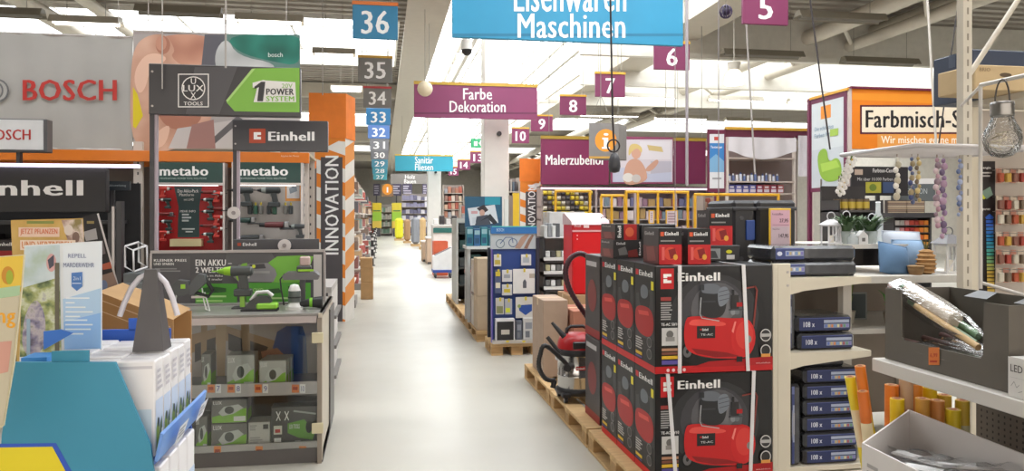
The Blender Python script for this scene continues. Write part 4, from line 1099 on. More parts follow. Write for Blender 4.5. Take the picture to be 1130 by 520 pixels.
# header cards
def cardb(label, poly, Y, shapes, m='#e9eef2', cat='card', name='header_card', zfloor=None, th=.006):
    P = [pp(x, y, Y) for x, y in poly]
    t = thing(name, label, cat, (sum(p[0] for p in P) / len(P), Y, min(p[1] for p in P)))
    new('card', MB(mat(m, .6)).prism(P, 'y', Y, Y + th), t)
    new('print', draw(fY(Y), shapes), t)
    if zfloor is not None:
        xm = sum(p[0] for p in P) / len(P); zl = min(p[1] for p in P)
        new('foot', MB(mat('#3a3a3d', .5)).box(xm - .03, xm + .03, Y + th, Y + th + .03, zfloor, zl + .1), t)
    return t
cardb('white and blue header card with a garden photo, standing in the blue display', [(27, 271), (112, 266), (112, 388), (104, 440), (20, 440), (22, 380)], 2.72, [
    ('p', [(27, 272), (66, 270), (68, 390), (22, 392)], photo('skyleaf', ['#a9bfa0', '#c6d6da', '#e6eef2'], 9)), ('p', [(24, 318), (66, 306), (68, 392), (22, 394)], photo('garden', ['#3d4a30', '#6f8050', '#a9b070', '#d8dcc0', '#8d86a0'], 22)), ('b', [(26, 350), (40, 326), (52, 350), (48, 392), (24, 392)], photo('crowd', ['#4a4a52', '#8d86a0', '#c5bcc0', '#6d7a52'], 30)),
    ('e', 57, 290, 5.5, 10, '#d9a9a6'), ('p', [(53, 287), (60, 281), (60, 293), (55, 297)], '#4c4a58'), ('r', 61, 290, 66, 392, '#6a6552'), ('r', 30, 352, 34, 392, '#9db7c9'), 
    ('p', [(70, 271), (112, 267), (112, 388), (72, 390)], '#eaf1f8'), ('p', [(70, 330), (112, 318), (112, 388), (72, 390)], '#b9d7f2'), ('p', [(71, 355), (112, 345), (112, 388), (72, 390)], '#93bff0'),
    ('t', 'REPELL', 76, 280, 96, 284.5, '#8a93b4', .02), ('t', 'MARDERWEHR', 71, 290, 105, 295, '#7d87a8', .02), ('p', [(80, 301), (92, 300), (92, 316), (86, 321), (80, 316)], '#4f7fc4'), ('t', '2in1', 82, 305, 90, 309, '#cfe0f4', .02), ('r', 81, 312, 91, 313, '#cfe0f4')] + [
    ('r', 74, 328 + i * 5, 74 + w_, 329.6 + i * 5, '#f4f8fc') for i, w_ in enumerate((26, 10, 22, 30, 16))] + [('r', 74, 352 + i * 5, 74 + w_, 353.6 + i * 5, '#eaf4fd') for i, w_ in enumerate((24, 30, 28, 20))])
cardb('orange brown header card with pale block letters behind the garden card', [(12, 243), (91, 241), (94, 300), (88, 440), (20, 440)], 2.98, [
    ('p', [(12, 244), (91, 242), (94, 300), (90, 420), (20, 420)], photo('autumn', ['#a88a44', '#c9a253', '#d8b870'], 8)), ('p', [(68, 243), (91, 242), (94, 278), (78, 276)], photo('people', ['#6a4a40', '#a88a7c', '#d8c4b8', '#8a7a44'], 20)), ('e', 76, 254, 5, 6, '#d8c9bd'), ('e', 84, 262, 4, 6, '#7b5f52'), ('r', 30, 244, 60, 247, '#7f8a3e'),
    ('r', 21, 251, 66, 261.5, '#e9c9b4'), ('t', 'JETZT PFLANZEN', 23, 252.5, 64, 260, '#d8754e', .06), ('r', 23, 265, 84, 276, '#efd9c4'), ('t', 'UND VERTREIBEN', 25, 266.5, 80, 274.5, '#d98a52', .06)], '#c9a253')
cardb('yellow and green leaflet with a leaf picture at the left edge', [(-30, 285), (27, 281), (24, 320), (16, 400), (4, 470), (-30, 500)], 2.2, [
    ('p', [(-30, 286), (26, 282), (23, 322), (-30, 330)], '#e5c23f'), ('e', 9, 304, 7, 10, '#c98a1f'), ('e', 11, 306, 4, 8, '#9fae2a'), ('p', [(-30, 322), (23, 315), (22, 326), (-30, 334)], '#a8c8a0'), ('p', [(-30, 334), (22, 327), (14, 400), (4, 468), (-30, 498)], '#c8bfa6'),
    ('t', 'ung', -14, 345, 18, 362, '#e8a51e', .06), ('p', [(-30, 380), (14, 376), (10, 410), (-30, 420)], '#cf9a8a')], '#d9cfae')
cardb('black leaning picture board behind the header cards', [(84, 241), (108, 235), (137, 338), (132, 345), (112, 345)], 3.6, [
    ('p', [(107, 236), (109, 235.5), (137, 337), (135, 338)], '#cfccce'), ('p', [(92, 256), (106, 252), (108, 264), (95, 266)], '#a5a3a5'), ('r', 96, 244, 104, 247, '#8a7a4a'), ('p', [(112, 292), (122, 289), (124, 296), (114, 298)], '#b0563a'), ('p', [(112, 304), (125, 300), (132, 320), (114, 326)], '#8d7468'), ('e', 115, 315, 4, 6, '#6a7aa0'), ('p', [(116, 326), (132, 322), (135, 334), (118, 340)], '#a0826a'), ('p', [(108, 268), (114, 266), (117, 280), (110, 282)], '#6a6264')], '#232125', zfloor=0)
# sloping cardboard tray behind the display
P = [pp(108, 322, 3.3), pp(191, 353, 3.3), pp(191, 420, 3.3), pp(108, 420, 3.3)]
t = thing('cardboard_tray', 'brown cardboard tray with a sloping top behind the blue display', 'tray', (P[0][0] + .1, 3.4, 0))
new('front', MB(card('#b58a58')).prism([P[0], P[1], (P[1][0], 0), (P[0][0], 0)], 'y', 3.3, 3.31), t)
new('sloping_top', MB(card('#c09a6c')).add([(P[0][0], 3.3, P[0][1]), (P[1][0], 3.3, P[1][1]), (P[1][0], 3.6, P[1][1] + .01), (P[0][0], 3.6, P[0][1] + .01)], [[0, 1, 2, 3]]), t)
new('stripes', draw(fY(3.3), [('l', [(108, 330), (188, 361)], 1, '#dcc09a'), ('l', [(108, 342), (170, 366)], 1, '#dcc09a')]), t)
new('back', MB(card('#b58a58')).box(P[0][0], P[1][0], 3.6, 3.61, 0, P[1][1]), t)
# grey obelisk with a white hoop
c = PY(168, 384, 2.66); c.z = zt_ + .001
t = thing('garden_obelisk', 'dark grey obelisk with a white hoop standing on the white cartons', 'device', c)
s0, s1 = .047, .018
new('obelisk', MB(mat('#575456', .5)).add([(c.x - s0, c.y - s0, c.z), (c.x + s0, c.y - s0, c.z), (c.x + s0, c.y + s0, c.z), (c.x - s0, c.y + s0, c.z), (c.x - s1, c.y - s1, c.z + .26), (c.x + s1, c.y - s1, c.z + .26), (c.x + s1, c.y + s1, c.z + .26), (c.x - s1, c.y + s1, c.z + .26)],
    [[3, 2, 1, 0], [4, 5, 6, 7], [0, 1, 5, 4], [1, 2, 6, 5], [2, 3, 7, 6], [3, 0, 4, 7]]), t)
pts = [(132, 349), (137, 335), (145, 318), (154, 307), (164, 302), (174, 303), (183, 312), (190, 328), (196, 348)]
new('hoop', MB(mat('#d9d5dd', .3)).tube([PY(a, b, 2.66) for a, b in pts], .009, n=8), t)

# ================================================================== INNOVATION TOWERS
def tower(label, x0, x1, ytop, ybot, Y, yorange, tx0, tx1, ty0, ty1, side):
    X0, X1 = XA(x0, Y), XA(x1, Y); Z1 = ZA(ytop, (x0 + x1) / 2, Y)
    t = thing('banner_tower', label, 'display tower', ((X0 + X1) / 2, Y + .2, 0))
    Xs, Ys = XA(x1 + side, Y + .45), Y + .45
    foot = [(X0, Y), (X1, Y), (Xs, Ys), (X0 + (Xs - X1), Ys)]
    new('core', MB(mat('#d8d3cc', .5)).prism(foot, 'z', 0, Z1), t)
    zo = ZA(yorange, x0, Y)
    new('orange_cover', MB(mat('#ea7d22', .6)).prism([(X0 - .015, Y - .015), (X1 + .012, Y - .015), (Xs + .015, Ys), (X0 + (Xs - X1) - .01, Ys + .012)], 'z', zo, Z1 + .015), t)
    sh = [('r', x0, yorange, x1, ybot, '#e9e5df')]
    w = x1 - x0; st = w * .62; yy = yorange - st; i = 0
    while yy < ybot:
        a, b, c2, d2 = yy, yy + st * .62, yy + st * .62 + w * .35, yy + w * .35
        f = lambda v: min(max(v, yorange), ybot)
        sh.append(('p', [(x0, f(a)), (x1, f(d2)), (x1, f(c2)), (x0, f(b))], '#e4821f')); yy += st * 1.25
    sh.append(('p', [(x0, yorange), (x1, yorange), (x0, yorange + w * .5)], '#e4821f')); 
    sh.append(('r', tx0, yorange + w * .55, tx1, ybot, '#4b4649'))
    sh.append(('t', 'INNOVATION', tx0 + (tx1 - tx0) * .2, ty0, tx1 - (tx1 - tx0) * .18, ty1, W, .035, 1))
    new('print', draw(fY(Y), sh), t)
    d = Vector((Xs - X1, Ys - Y, 0)); nrm = Vector((d.y, -d.x, 0)).normalized()
    k = MB(); 
    for j in range(5):
        draw(fF((X1, Y, zo), d, (0, 0, -zo), nrm), [('p', [(0, .05 + j * .19), (1, .0 + j * .19), (1, .1 + j * .19), (0, .15 + j * .19)], '#d98a3a')], mb=k)
    new('side_print', k, t)
tower('orange and white innovation tower standing left of the aisle behind the demo counter', 342, 381, 104, 355, 12.3, 152, 354, 378, 172, 281, 10)
tower('orange and white innovation tower standing right of the aisle behind the blue hanging rack', 574, 595, 176, 300, 15.2, 200, 580, 593, 204, 262, 3)

# ================================================================== LEFT AISLE END SHELVES
def endcap(Y, label, seed):
    rnd = random.Random(seed)
    x = -.46
    t = thing('end_shelf', label, 'shelf', (x - .2, Y + .5, 0), 'end shelves along the left of the aisle')
    new('back_panel', MB(mat('#b8aaa2', .6)).box(x - .42, x - .4, Y, Y + 1.0, 0, 2.5), t)
    for yy in (Y, Y + .96): new('upright', MB(mat('#c9b8ae', .5)).box(x - .44, x - .36, yy, yy + .04, 0, 2.9), t)
    new('base', MB(mat('#8c8580', .6)).box(x - .4, x, Y, Y + 1.0, 0, .14), t)
    for j in range(5): new('shelf_board', MB(mat('#cfc6be', .5)).box(x - .4, x - .02, Y, Y + 1.0, .45 + j * .42, .475 + j * .42), t)
    cols = ['#8a7468', '#a8574e', '#c2a98f', '#6d6a70', '#b08f6a', '#7f8f86', '#c9b7a8', '#94605a']
    zz = [.142] + [.477 + j * .42 for j in range(5)]
    wd = ['lowest', 'second', 'third', 'fourth', 'fifth', 'top']
    for j, z in enumerate(zz):
        for k in range(2):
            h = rnd.uniform(.18, .28)
            c = rnd.choice(cols)
            new('shelf_carton', MB(mat(c, .6)).box(x - .37, x - .06, Y + .06 + k * .46, Y + .46 + k * .46, z, z + h, .005), label='%s carton on the %s board of the %s' % ('near' if k == 0 else 'far', wd[j], label.split(' beside')[0].replace('pale ', '') + ' left of the aisle'), cat='box', group='goods on the left aisle end shelves')
for i, yy in enumerate((14.2, 17.6, 21.0, 25.0, 31.0, 38.0)):
    endcap(yy, 'pale %s end shelf beside the left of the aisle' % ['nearest', 'second', 'third', 'fourth', 'fifth', 'farthest'][i], i)
for j, (a, b, c2, d2, lab) in enumerate(((398, 405, 312, 332, 'lower'), (398, 405, 296, 312, 'middle'), (397.5, 404, 285, 296, 'upper'))):
    Yc = 15.6
    z0 = 0 if j == 0 else zprev
    z1 = ZA(c2, 401, Yc)
    plain('carton', '%s brown carton of the small stack beside the left end shelves' % lab, 'box', XA(a, Yc), XA(b, Yc) + .12, Yc, Yc + .4, z0, z1, card(), 'cartons stacked at the left of the aisle')
    zprev = z1 + .0025
# ================================================================== PALLETS
WD = wood('#c4a273')
def make_pallet(label, x0, y0, w=.8, l=1.2, group='wooden pallets along the right of the aisle'):
    t = thing('pallet', label, 'pallet', (x0 + w / 2, y0 + l / 2, 0), group)
    for i in range(5):
        bw = .145 if i in (0, 2, 4) else .1
        a = x0 + (w - .145) * i / 4 + (.0225 if bw == .1 else 0)
        new('deck_board', MB(WD).box(a, a + bw, y0, y0 + l, .122, .144, .002), t)
    for yy in (y0, y0 + l / 2 - .0725, y0 + l - .145):
        new('cross_board', MB(WD).box(x0, x0 + w, yy, yy + .145, .1, .122, .002), t)
        for xx in (x0, x0 + w / 2 - .07, x0 + w - .14):
            new('block', MB(wood('#b08c5e')).box(xx, xx + .14, yy + .01, yy + .135, .022, .1, .003), t)
    for xx in (x0, x0 + w / 2 - .07, x0 + w - .14):
        new('bottom_board', MB(WD).box(xx, xx + .14, y0, y0 + l, 0, .022, .002), t)
    return t
PXL = 1.45
p0 = make_pallet('wooden pallet under the tall stack of compressor cartons', PXL, 4.12)
def cp(x, y, label): return dup(p0, loc=(x + .4, y + .6, 0), label=label)
cp(PXL, 5.36, 'wooden pallet under the steel wet vacuum')
cp(PXL, 6.60, 'wooden pallet just behind the steel wet vacuum')
cp(1.24, 10.1, 'wooden pallet under the tall brown cartons beside the blue product rack')
cp(1.24, 11.35, 'wooden pallet under the red bin')
cp(1.24, 12.6, 'wooden pallet under the dark open shelf')
cp(1.24, 13.85, 'farthest wooden pallet of the row along the right of the aisle')

# ================================================================== COMPRESSOR CARTONS
RED, DRD = '#c4161c', '#8a0f14'
KB = '#121113'
def compressor_art(model):
    s = [('e', .5, .5, .46, .47, '#1a191b'), ('e', .5, .48, .38, .4, '#323134'), ('e', .5, .45, .29, .32, '#434246'), ('e', .52, .42, .22, .26, '#5f5e62'), ('e', .54, .38, .14, .17, '#77767a'),
         ('r', 0, .935, 1, 1, RED), ('p', [(.45, .9), (1, .87), (1, .95), (.3, .95)], '#b0141a'),
         ('r', .045, .025, .155, .215, RED), ('r', .068, .075, .135, .16, W), ('r', .1, .1, .135, .135, RED), ('r', .068, .113, .1, .122, RED),
         ('t', 'Einhell', .186, .066, .545, .145, W, .07),
         ('r', .045, .29, .132, .325, '#9b3a36')] + scribble(.045, .34, .146, .51, 8, '#a9a7a6') + [
         ('t', model, .048, .53, .196, .556, W, .03), ('r', .052, .576, .191, .74, '#c9c7c5'), ('e', .12, .635, .03, .035, '#6a6866'), ('r', .085, .66, .16, .7, '#8d8b89'),
         ('r', .052, .765, .191, .79, '#b98a6a'), ('r', .052, .8, .191, .825, '#7a4a3a'), ('r', .052, .835, .191, .865, '#e0b52e'), ('r', .052, .875, .191, .915, '#5a4f9a'),
         # handle, tank, motor
         ('l', [(.735, .225), (.845, .205), (.86, .24), (.83, .58)], .014, '#8a3a32'),
         ('e', .265, .8, .052, .08, '#0d0d0e'), ('e', .265, .8, .036, .055, '#6a686a'), ('e', .265, .8, .012, .02, '#1a1a1a'),
         ('p', [(.26, .74), (.33, .74), (.42, .8), (.42, .86), (.36, .84), (.34, .79)], '#7d1216'),
         ('b', [(.28, .46), (.66, .505), (.78, .49), (.8, .88), (.5, .875), (.32, .83), (.25, .77), (.235, .65), (.245, .52)], '#c81d20'),
         ('b', [(.27, .54), (.32, .49), (.6, .535), (.58, .575), (.3, .56)], '#e8524a'), ('p', [(.3, .77), (.6, .82), (.72, .86), (.5, .86), (.34, .82)], '#8e1216'),
         ('e', .74, .685, .105, .185, '#d02224'), ('e', .75, .66, .075, .13, '#da3a34'), ('e', .79, .7, .02, .035, '#8a8684'), ('p', [(.64, .62), (.665, .53), (.68, .53), (.655, .64)], '#f0847a'),
         ('r', .345, .565, .5, .68, '#1d1c1e'), ('r', .37, .59, .385, .605, RED), ('t', 'Einhell', .39, .588, .44, .61, W, .04), ('t', model[:6], .375, .635, .48, .655, '#d9d9d9', .02),
         ('r', .68, .86, .73, .91, '#1c1b1d'),
         ('b', [(.36, .26), (.4, .19), (.57, .21), (.6, .33), (.58, .45), (.52, .5), (.39, .48), (.375, .4)], '#2a2b2e'),
         ('b', [(.38, .24), (.39, .17), (.48, .165), (.55, .2), (.54, .27), (.4, .26)], '#6d727a'), ('b', [(.52, .22), (.59, .19), (.62, .25), (.615, .34), (.54, .4), (.52, .34)], '#7d838c'),
         ('l', [(.53, .25), (.61, .23)], .006, '#4b5058'), ('l', [(.53, .29), (.615, .27)], .006, '#4b5058'), ('l', [(.535, .33), (.615, .31)], .006, '#4b5058'), ('r', .37, .18, .405, .23, '#303236'),
         ('l', [(.378, .3), (.368, .45), (.385, .49), (.53, .52)], .008, '#b9bbbd'), ('r', .39, .33, .5, .345, '#3c3e42'),
         ('r', .63, .28, .7, .42, '#2c2a2c'), ('e', .65, .44, .022, .028, '#8d9094'), ('e', .685, .44, .02, .026, '#74787c'), ('r', .68, .35, .73, .39, '#b01a1e'), ('r', .61, .41, .74, .425, '#4a4c50'), ('r', .64, .23, .66, .28, '#1e1e20'),
         ('e', .93, .665, .048, .06, '#cfcdcb'), ('e', .93, .665, .04, .05, '#3a3839'), ('r', .885, .65, .975, .68, '#b9b7b5'), ('e', .93, .81, .046, .058, '#cfcdcb'), ('e', .93, .81, .038, .048, '#2a2829'), ('r', .89, .84, .97, .87, '#e09a4a'),
         ('t', 'www.einhell.com', .845, .918, .97, .932, '#e8c9c9', .01)]
    s += [('e', .1 + i * .045, .965, .013, .016, '#f0d0d0') for i in range(4)]
    return s
def comp_side():
    return [('r', 0, 0, 1, 1, '#211f20'), ('p', [(.08, .3), (.9, .22), (.95, .7), (.1, .72)], '#3d3b3d'), ('r', 0, .935, 1, 1, RED), ('r', .06, .06, .2, .115, RED), ('t', 'Einhell', .24, .062, .9, .115, W, .06), ('r', .83, .15, .95, .23, '#e2d32a'),
            ('b', [(.2, .26), (.35, .2), (.75, .22), (.8, .42), (.3, .44)], '#1d1e20'), ('b', [(.3, .24), (.45, .19), (.7, .22), (.68, .32), (.34, .34)], '#6a6f76'), ('b', [(.02, .5), (.15, .41), (.8, .4), (.97, .5), (.92, .65), (.6, .7), (.1, .66)], '#a8191c'), ('p', [(.2, .46), (.7, .44), (.74, .48), (.24, .5)], '#d4453f')] + \
           scribble(.08, .72, .45, .84, 5, '#b9b7b4') + [('r', .08, .86, .4, .89, '#d9b12e'), ('e', .76, .73, .12, .05, '#7d7b79'), ('e', .76, .73, .1, .041, '#3a3839'), ('e', .76, .84, .12, .05, '#7d7b79'), ('e', .76, .84, .1, .041, '#3a3839'), ('r', .08, .9, .4, .915, '#5a4f9a')]
BX0, BX1, BY0, BD, BH = 1.54, 2.262, 4.2, .355, .617
cb = mat(KB, .35, var=.03)
def comp_carton(label, j, lvl):
    y0 = BY0 + j * .361; z0 = .145 + lvl * (BH + .003)
    t = thing('compressor_carton', label, 'box', ((BX0 + BX1) / 2, y0 + BD / 2, z0), 'compressor cartons stacked on the pallet')
    new('carton_body', MB(cb).box(BX0, BX1, y0, y0 + BD, z0, z0 + BH, .004), t)
    if j == 0: new('front_print', draw(f_front(BX0, BX1, y0, z0, z0 + BH), compressor_art('TE-AC 50/10' if lvl else 'TE-AC 50/10'), step=.00015), t)
    new('side_print', draw(f_left(BX0, y0, y0 + BD, z0, z0 + BH), comp_side(), step=.00015), t)
    if j == 0:
        Sm = mat('#e4e2e4', .3, var=0)
        for a, b in (((.2, .2), (.74, .78)) if lvl else ((.1, .17), (.83, .8))):
            xa, xb = BX0 + (BX1 - BX0) * a, BX0 + (BX1 - BX0) * b
            w_ = .011; yy = y0 - .012
            new('strap', MB(Sm).add([(xa - w_, yy, z0 + BH), (xb - w_, yy, z0), (xb + w_, yy, z0), (xa + w_, yy, z0 + BH), (xa - w_, yy + .003, z0 + BH), (xb - w_, yy + .003, z0), (xb + w_, yy + .003, z0), (xa + w_, yy + .003, z0 + BH)], [[0, 1, 2, 3], [7, 6, 5, 4], [0, 4, 5, 1], [3, 2, 6, 7]]).box(xa - w_, xa + w_, yy, y0 + BD, z0 + BH + .0005, z0 + BH + .002), t)
    return t
for j in range(3):
    for lvl in (0, 1):
        comp_carton('black and red compressor carton, %s one of the %s layer' % (['front', 'second', 'third'][j], 'upper' if lvl else 'lower'), j, lvl)
for lvl in (0, 1):
    z0 = .145 + lvl * .62
    pack('vacuum_carton', 'dark carton with faint print behind the compressor cartons, %s layer' % ('upper' if lvl else 'lower'), 'box', 1.56, 2.0, 5.40, 5.8, z0, z0 + .61, mat('#3b3536', .5), left=[('r', 0, .9, 1, 1, '#8d1a1c'), ('r', .1, .08, .8, .14, '#b9b5b4'), ('e', .5, .5, .3, .2, '#7d2a2a')], front=[('r', .1, .1, .9, .2, '#9a1a1c')])
ZTOP = .145 + 2 * .62 + .0005
# ---- small cartons on top
def einbox(label, x0, x1, Y, z0, z1, d, kind=0, left=True):
    red = [('r', 0, .45, 1, 1, RED), ('e', .5, .7, .28, .18, '#d9472f'), ('r', .12, .52, .24, .88, '#e0605a'), ('p', [(.4, .6), (.7, .55), (.8, .8), (.5, .85)], '#8a0f12'), ('e', .72, .8, .1, .08, '#e7a23a')]
    fr = [('r', 0, 0, 1, 1, '#141315'), ('r', .07, .1, .22, .22, '#d8562e'), ('t', 'Einhell', .26, .1, .86, .2, W, .06), ('r', .07, .33, .7, .37, '#8d8b8a')] + red
    lf = [('r', 0, 0, 1, 1, '#4a4445'), ('t', 'Einhell', .1, .1, .7, .2, '#c9c5c3', .05), ('r', 0, .5, 1, 1, '#6a3a38'), ('p', [(.2, .55), (.7, .5), (.85, .9), (.3, .95)], '#8a4d48')]
    if kind == 1: fr = [('r', 0, 0, .1, 1, '#2a2829'), ('t', 'Einhell', .03, .15, .09, .85, W, .04, 1), ('r', .14, .2, .6, .85, '#8d9090'), ('p', [(.18, .8), (.25, .3), (.5, .35), (.56, .8)], '#3c3f40'), ('e', .77, .4, .06, .12, '#d6d32a'), ('r', .72, .6, .88, .88, '#c9c6c4')]
    if kind == 2: fr = [('r', 0, 0, .34, 1, '#1d1c1e'), ('t', 'Einhell', .1, .1, .24, .85, W, .05, 1), ('r', .36, 0, .9, 1, '#b5211f'), ('e', .6, .5, .18, .3, '#d8603a'), ('r', .9, 0, 1, 1, '#3a2022')]
    if kind == 3: fr = [('r', 0, 0, 1, 1, '#2c2829'), ('t', 'Einhell', .1, .12, .4, .26, '#c9c5c3', .05), ('p', [(.15, .5), (.4, .35), (.5, .8), (.2, .85)], '#6d6a68'), ('p', [(.5, .6), (.8, .5), (.85, .95), (.5, .95)], '#7a2a26'), ('r', .84, .05, .95, .9, '#1a1a1b'), ('t', 'Einhell', .87, .1, .93, .85, W, .05, 1)]
    return pack('tool_carton', label, 'box', x0, x1, Y, Y + d, z0, z1, mat('#181618', .4), front=fr, left=lf if left else None, top=[('r', .05, .05, .95, .95, '#2b292b')], group='small tool cartons on the compressor stack')
def eb_px(label, a, b, ytop, Y, z0, d, kind=0, left=True):
    return einbox(label, XA(a, Y), XA(b, Y), Y, z0, ZA(ytop, (a + b) / 2, Y), d, kind, left)
eb_px('small red and black tool carton at the front left on the compressor stack', 727, 752, 252, 4.27, ZTOP, .26)
eb_px('small red and black tool carton right beside the front left one on the stack', 759, 784, 252.5, 4.27, ZTOP, .2)
e_ = eb_px('low black tool carton with a grey picture and yellow dot on the stack', 761, 817, 271, 4.52, ZTOP, .22, 1, False)
zz = ZA(271, 790, 4.52) + .001
eb_px('red and black tool carton standing on the low black carton', 783, 808, 232, 4.535, zz, .19)
b_ = eb_px('dark flat tool carton below the red fronted one at the back left of the stack', 677, 709, 265, 4.95, ZTOP, .3, 3)
zz = ZA(265, 693, 4.95) + .001
t = eb_px('flat black tool carton with a red front at the back left of the stack', 679, 705, 247.5, 4.95, zz, .33, 2)
plain('tool_carton', 'long flat black carton lying behind the two front tool cartons', 'box', XA(707, 4.98), XA(746, 4.98), 4.98, 5.26, ZTOP, ZA(247.5, 725, 4.98), mat('#242224', .4), 'small tool cartons on the compressor stack', tape='#2e2c2e')

# ================================================================== WET VACUUM
vx, vy, vz = 1.60, 6.22, .145
t = thing('wet_vacuum', 'steel wet vacuum cleaner with a red head and dark hose standing on the pallet', 'vacuum cleaner', (vx, vy, vz))
ST = mat('#b9b6b4', .18, .95, var=.03, scale=3)
RB = mat('#232123', .5, var=.03); VR = mat('#a8171c', .35)
tk = new('tank', MB(ST).lathe([(.155, .09), (.16, .1), (.16, .2), (.164, .205), (.164, .215), (.16, .22), (.16, .37), (.165, .38)], (vx, vy, vz), n=32), t)
new('base_ring', MB(RB).lathe([(.15, .055), (.175, .06), (.175, .1), (.16, .115)], (vx, vy, vz), n=24), t)
for a in range(4):
    an = math.pi / 4 + a * math.pi / 2
    cx_, cy_ = vx + .175 * math.cos(an), vy + .175 * math.sin(an)
    cs = new('caster_arm', MB(RB).box(cx_ - .035, cx_ + .035, cy_ - .03, cy_ + .03, vz + .045, vz + .085, .008), t)
    new('wheel', MB(mat('#1b1a1c', .4)).cyl((cx_ - .014, cy_, vz + .028), (cx_ + .014, cy_, vz + .028), .028, n=14), cs)
new('head_skirt', MB(RB).lathe([(.168, .38), (.172, .385), (.172, .42), (.165, .43)], (vx, vy, vz), n=28), t)
mh = new('motor_head', MB(VR).lathe([(.165, .43), (.16, .475), (.145, .515), (.11, .545), (.05, .555), (.01, .556)], (vx, vy, vz), n=28), t)
new('switch_panel', MB(mat('#2a2829', .4)).box(vx - .07, vx + .07, vy - .165, vy - .13, vz + .44, vz + .5, .008), mh)
new('carry_handle', MB(RB).tube([(vx - .09, vy, vz + .53), (vx - .085, vy, vz + .585), (vx - .05, vy, vz + .605), (vx + .05, vy, vz + .605), (vx + .085, vy, vz + .585), (vx + .09, vy, vz + .53)], .014, n=8), t)
for s in (-1, 1):
    new('clip', MB(mat('#cfcccb', .3, .6)).box(vx + s * .168 - .01, vx + s * .168 + .01, vy - .03, vy + .03, vz + .33, vz + .42, .004), t)
new('suction_inlet', MB(RB).cyl((vx - .08, vy - .13, vz + .3), (vx - .13, vy - .2, vz + .3), .032, n=12), t)
new('badge', draw(fF((vx - .05, vy - .163, vz + .3), (.08, 0, 0), (0, 0, -.03), (0, -1, 0)), [('r', 0, 0, 1, 1, '#c4161c'), ('t', 'Einhell', .1, .25, .9, .75, W, .04)]), tk)
def ribbed(pts, r, name, m, sub=10):
    P = [Vector(p) for p in pts]; out = []; rad = []
    n_ = len(P)
    for i in range(n_ - 1):
        a = P[max(i - 1, 0)]; b = P[i]; c = P[i + 1]; d = P[min(i + 2, n_ - 1)]
        for k in range(sub):
            u = k / sub
            out.append(0.5 * ((2 * b) + (c - a) * u + (2 * a - 5 * b + 4 * c - d) * u * u + (3 * b - a - 3 * c + d) * u ** 3))
            rad.append(r if k % 2 else r * .86)
    out.append(P[-1]); rad.append(r)
    return new(name, MB(m).tube(out, rad, n=10), t)
Yh = 6.3
def hp(px, py, Y=Yh): return PY(px, py, Y)
ribbed([(vx - .1, vy - .17, vz + .3), hp(603, 382, 5.98), hp(596, 392, 5.98), hp(595, 406, 5.98), hp(602, 418, 5.98), hp(612, 420, 6.0)], .02, 'suction_hose', RB)
ribbed([hp(612, 420, 6.0), hp(610, 428, 6.0)], .024, 'hose_nozzle', RB, 3)
ribbed([hp(657, 366, 6.05), hp(648, 350), hp(637, 334), hp(628, 318), hp(624, 300), hp(629, 286), hp(640, 280), hp(650, 285), hp(655, 296), hp(657, 316)], .025, 'looped_hose', mat('#3d1a22', .4))
new('floor_tube', MB(RB).tube([hp(604, 372, 6.1), hp(618, 390, 6.05)], .017, n=10), t)
new('crevice_tool', MB(RB).tube([hp(609, 356, 6.12), hp(623, 372, 6.08)], [.012, .024], n=8), t)

# ================================================================== CARTONS AND RED CABINET BEHIND THE VACUUM
Yc = 7.0
def cpx(name, label, a, b, yt, Y, d, z0, m, **kw):
    return plain(name, label, 'box', XA(a, Y), XA(b, Y), Y, Y + d, z0, ZA(yt, (a + b) / 2, Y), m, **kw)
zc1 = ZA(322, 612, 7.9)
plain('carton', 'tall grey brown carton at the aisle edge behind the wet vacuum', 'box', 1.50, 1.74, 7.1, 7.62, .145, zc1, card('#a8917e'), group='brown cartons behind the wet vacuum')
plain('carton', 'reddish brown carton between the vacuum head and the grey brown carton', 'box', 1.76, 2.16, 6.98, 7.5, .145, .78, card('#a9705a'), group='brown cartons behind the wet vacuum')
plain('carton', 'brown carton lying under the red tool cabinet', 'box', 1.96, 2.52, 7.9, 8.4, 0, .5, card('#a98664'), group='brown cartons behind the wet vacuum')
X0, X1, Z0, Z1 = RECT(632, 243, 672, 325, 7.95)
plain('carton', 'upper brown carton carrying the red tool cabinet', 'box', X0 - .06, X1 + .03, 7.92, 8.4, .503, Z0 - .002, card('#b08d68'), group='brown cartons behind the wet vacuum')
t = thing('tool_cabinet', 'bright red steel tool cabinet with a pale lid behind the wet vacuum', 'cabinet', ((X0 + X1) / 2, 8.15, Z0))
RC = mat('#d3141c', .35, var=.02)
new('body', MB(RC).box(X0, X1, 7.97, 8.37, Z0, Z1 - .05, .006), t)
new('door', MB(RC).box(X0 + .008, X1 - .008, 7.955, 7.97, Z0 + .01, ZA(256, 650, 7.95), .004), t)
new('top_drawer', MB(mat('#b8222a', .35)).box(X0 + .008, X1 - .008, 7.955, 7.97, ZA(255, 650, 7.95), Z1 - .055, .004), t)
new('drawer_rail', MB(mat('#d9a3a6', .3)).box(X0 - .004, X1 + .004, 7.95, 7.956, ZA(256, 650, 7.95), ZA(254, 650, 7.95)), t)
new('lid', MB(mat('#d9b9bd', .35)).prism([(7.95, Z1 - .05), (8.38, Z1 - .05), (8.38, Z1 + .07), (8.3, Z1 + .075), (7.98, Z1 - .01)], 'x', X0 - .008, X1 + .008), t)
new('badge', draw(fY(7.955), [('t', 'Profi', 634, 248.5, 641, 251, '#f0d0d0', .02), ('r', 644, 248, 650, 251.5, '#f0d6d6')]), t)
for px in (637, 667):
    for py in (260, 264):
        q = PY(px, py, 7.955); new('rivet', MB(mat('#e8b6b4', .4)).cyl((q.x, 7.95, q.z), (q.x, 7.956, q.z), .008, n=8), t)
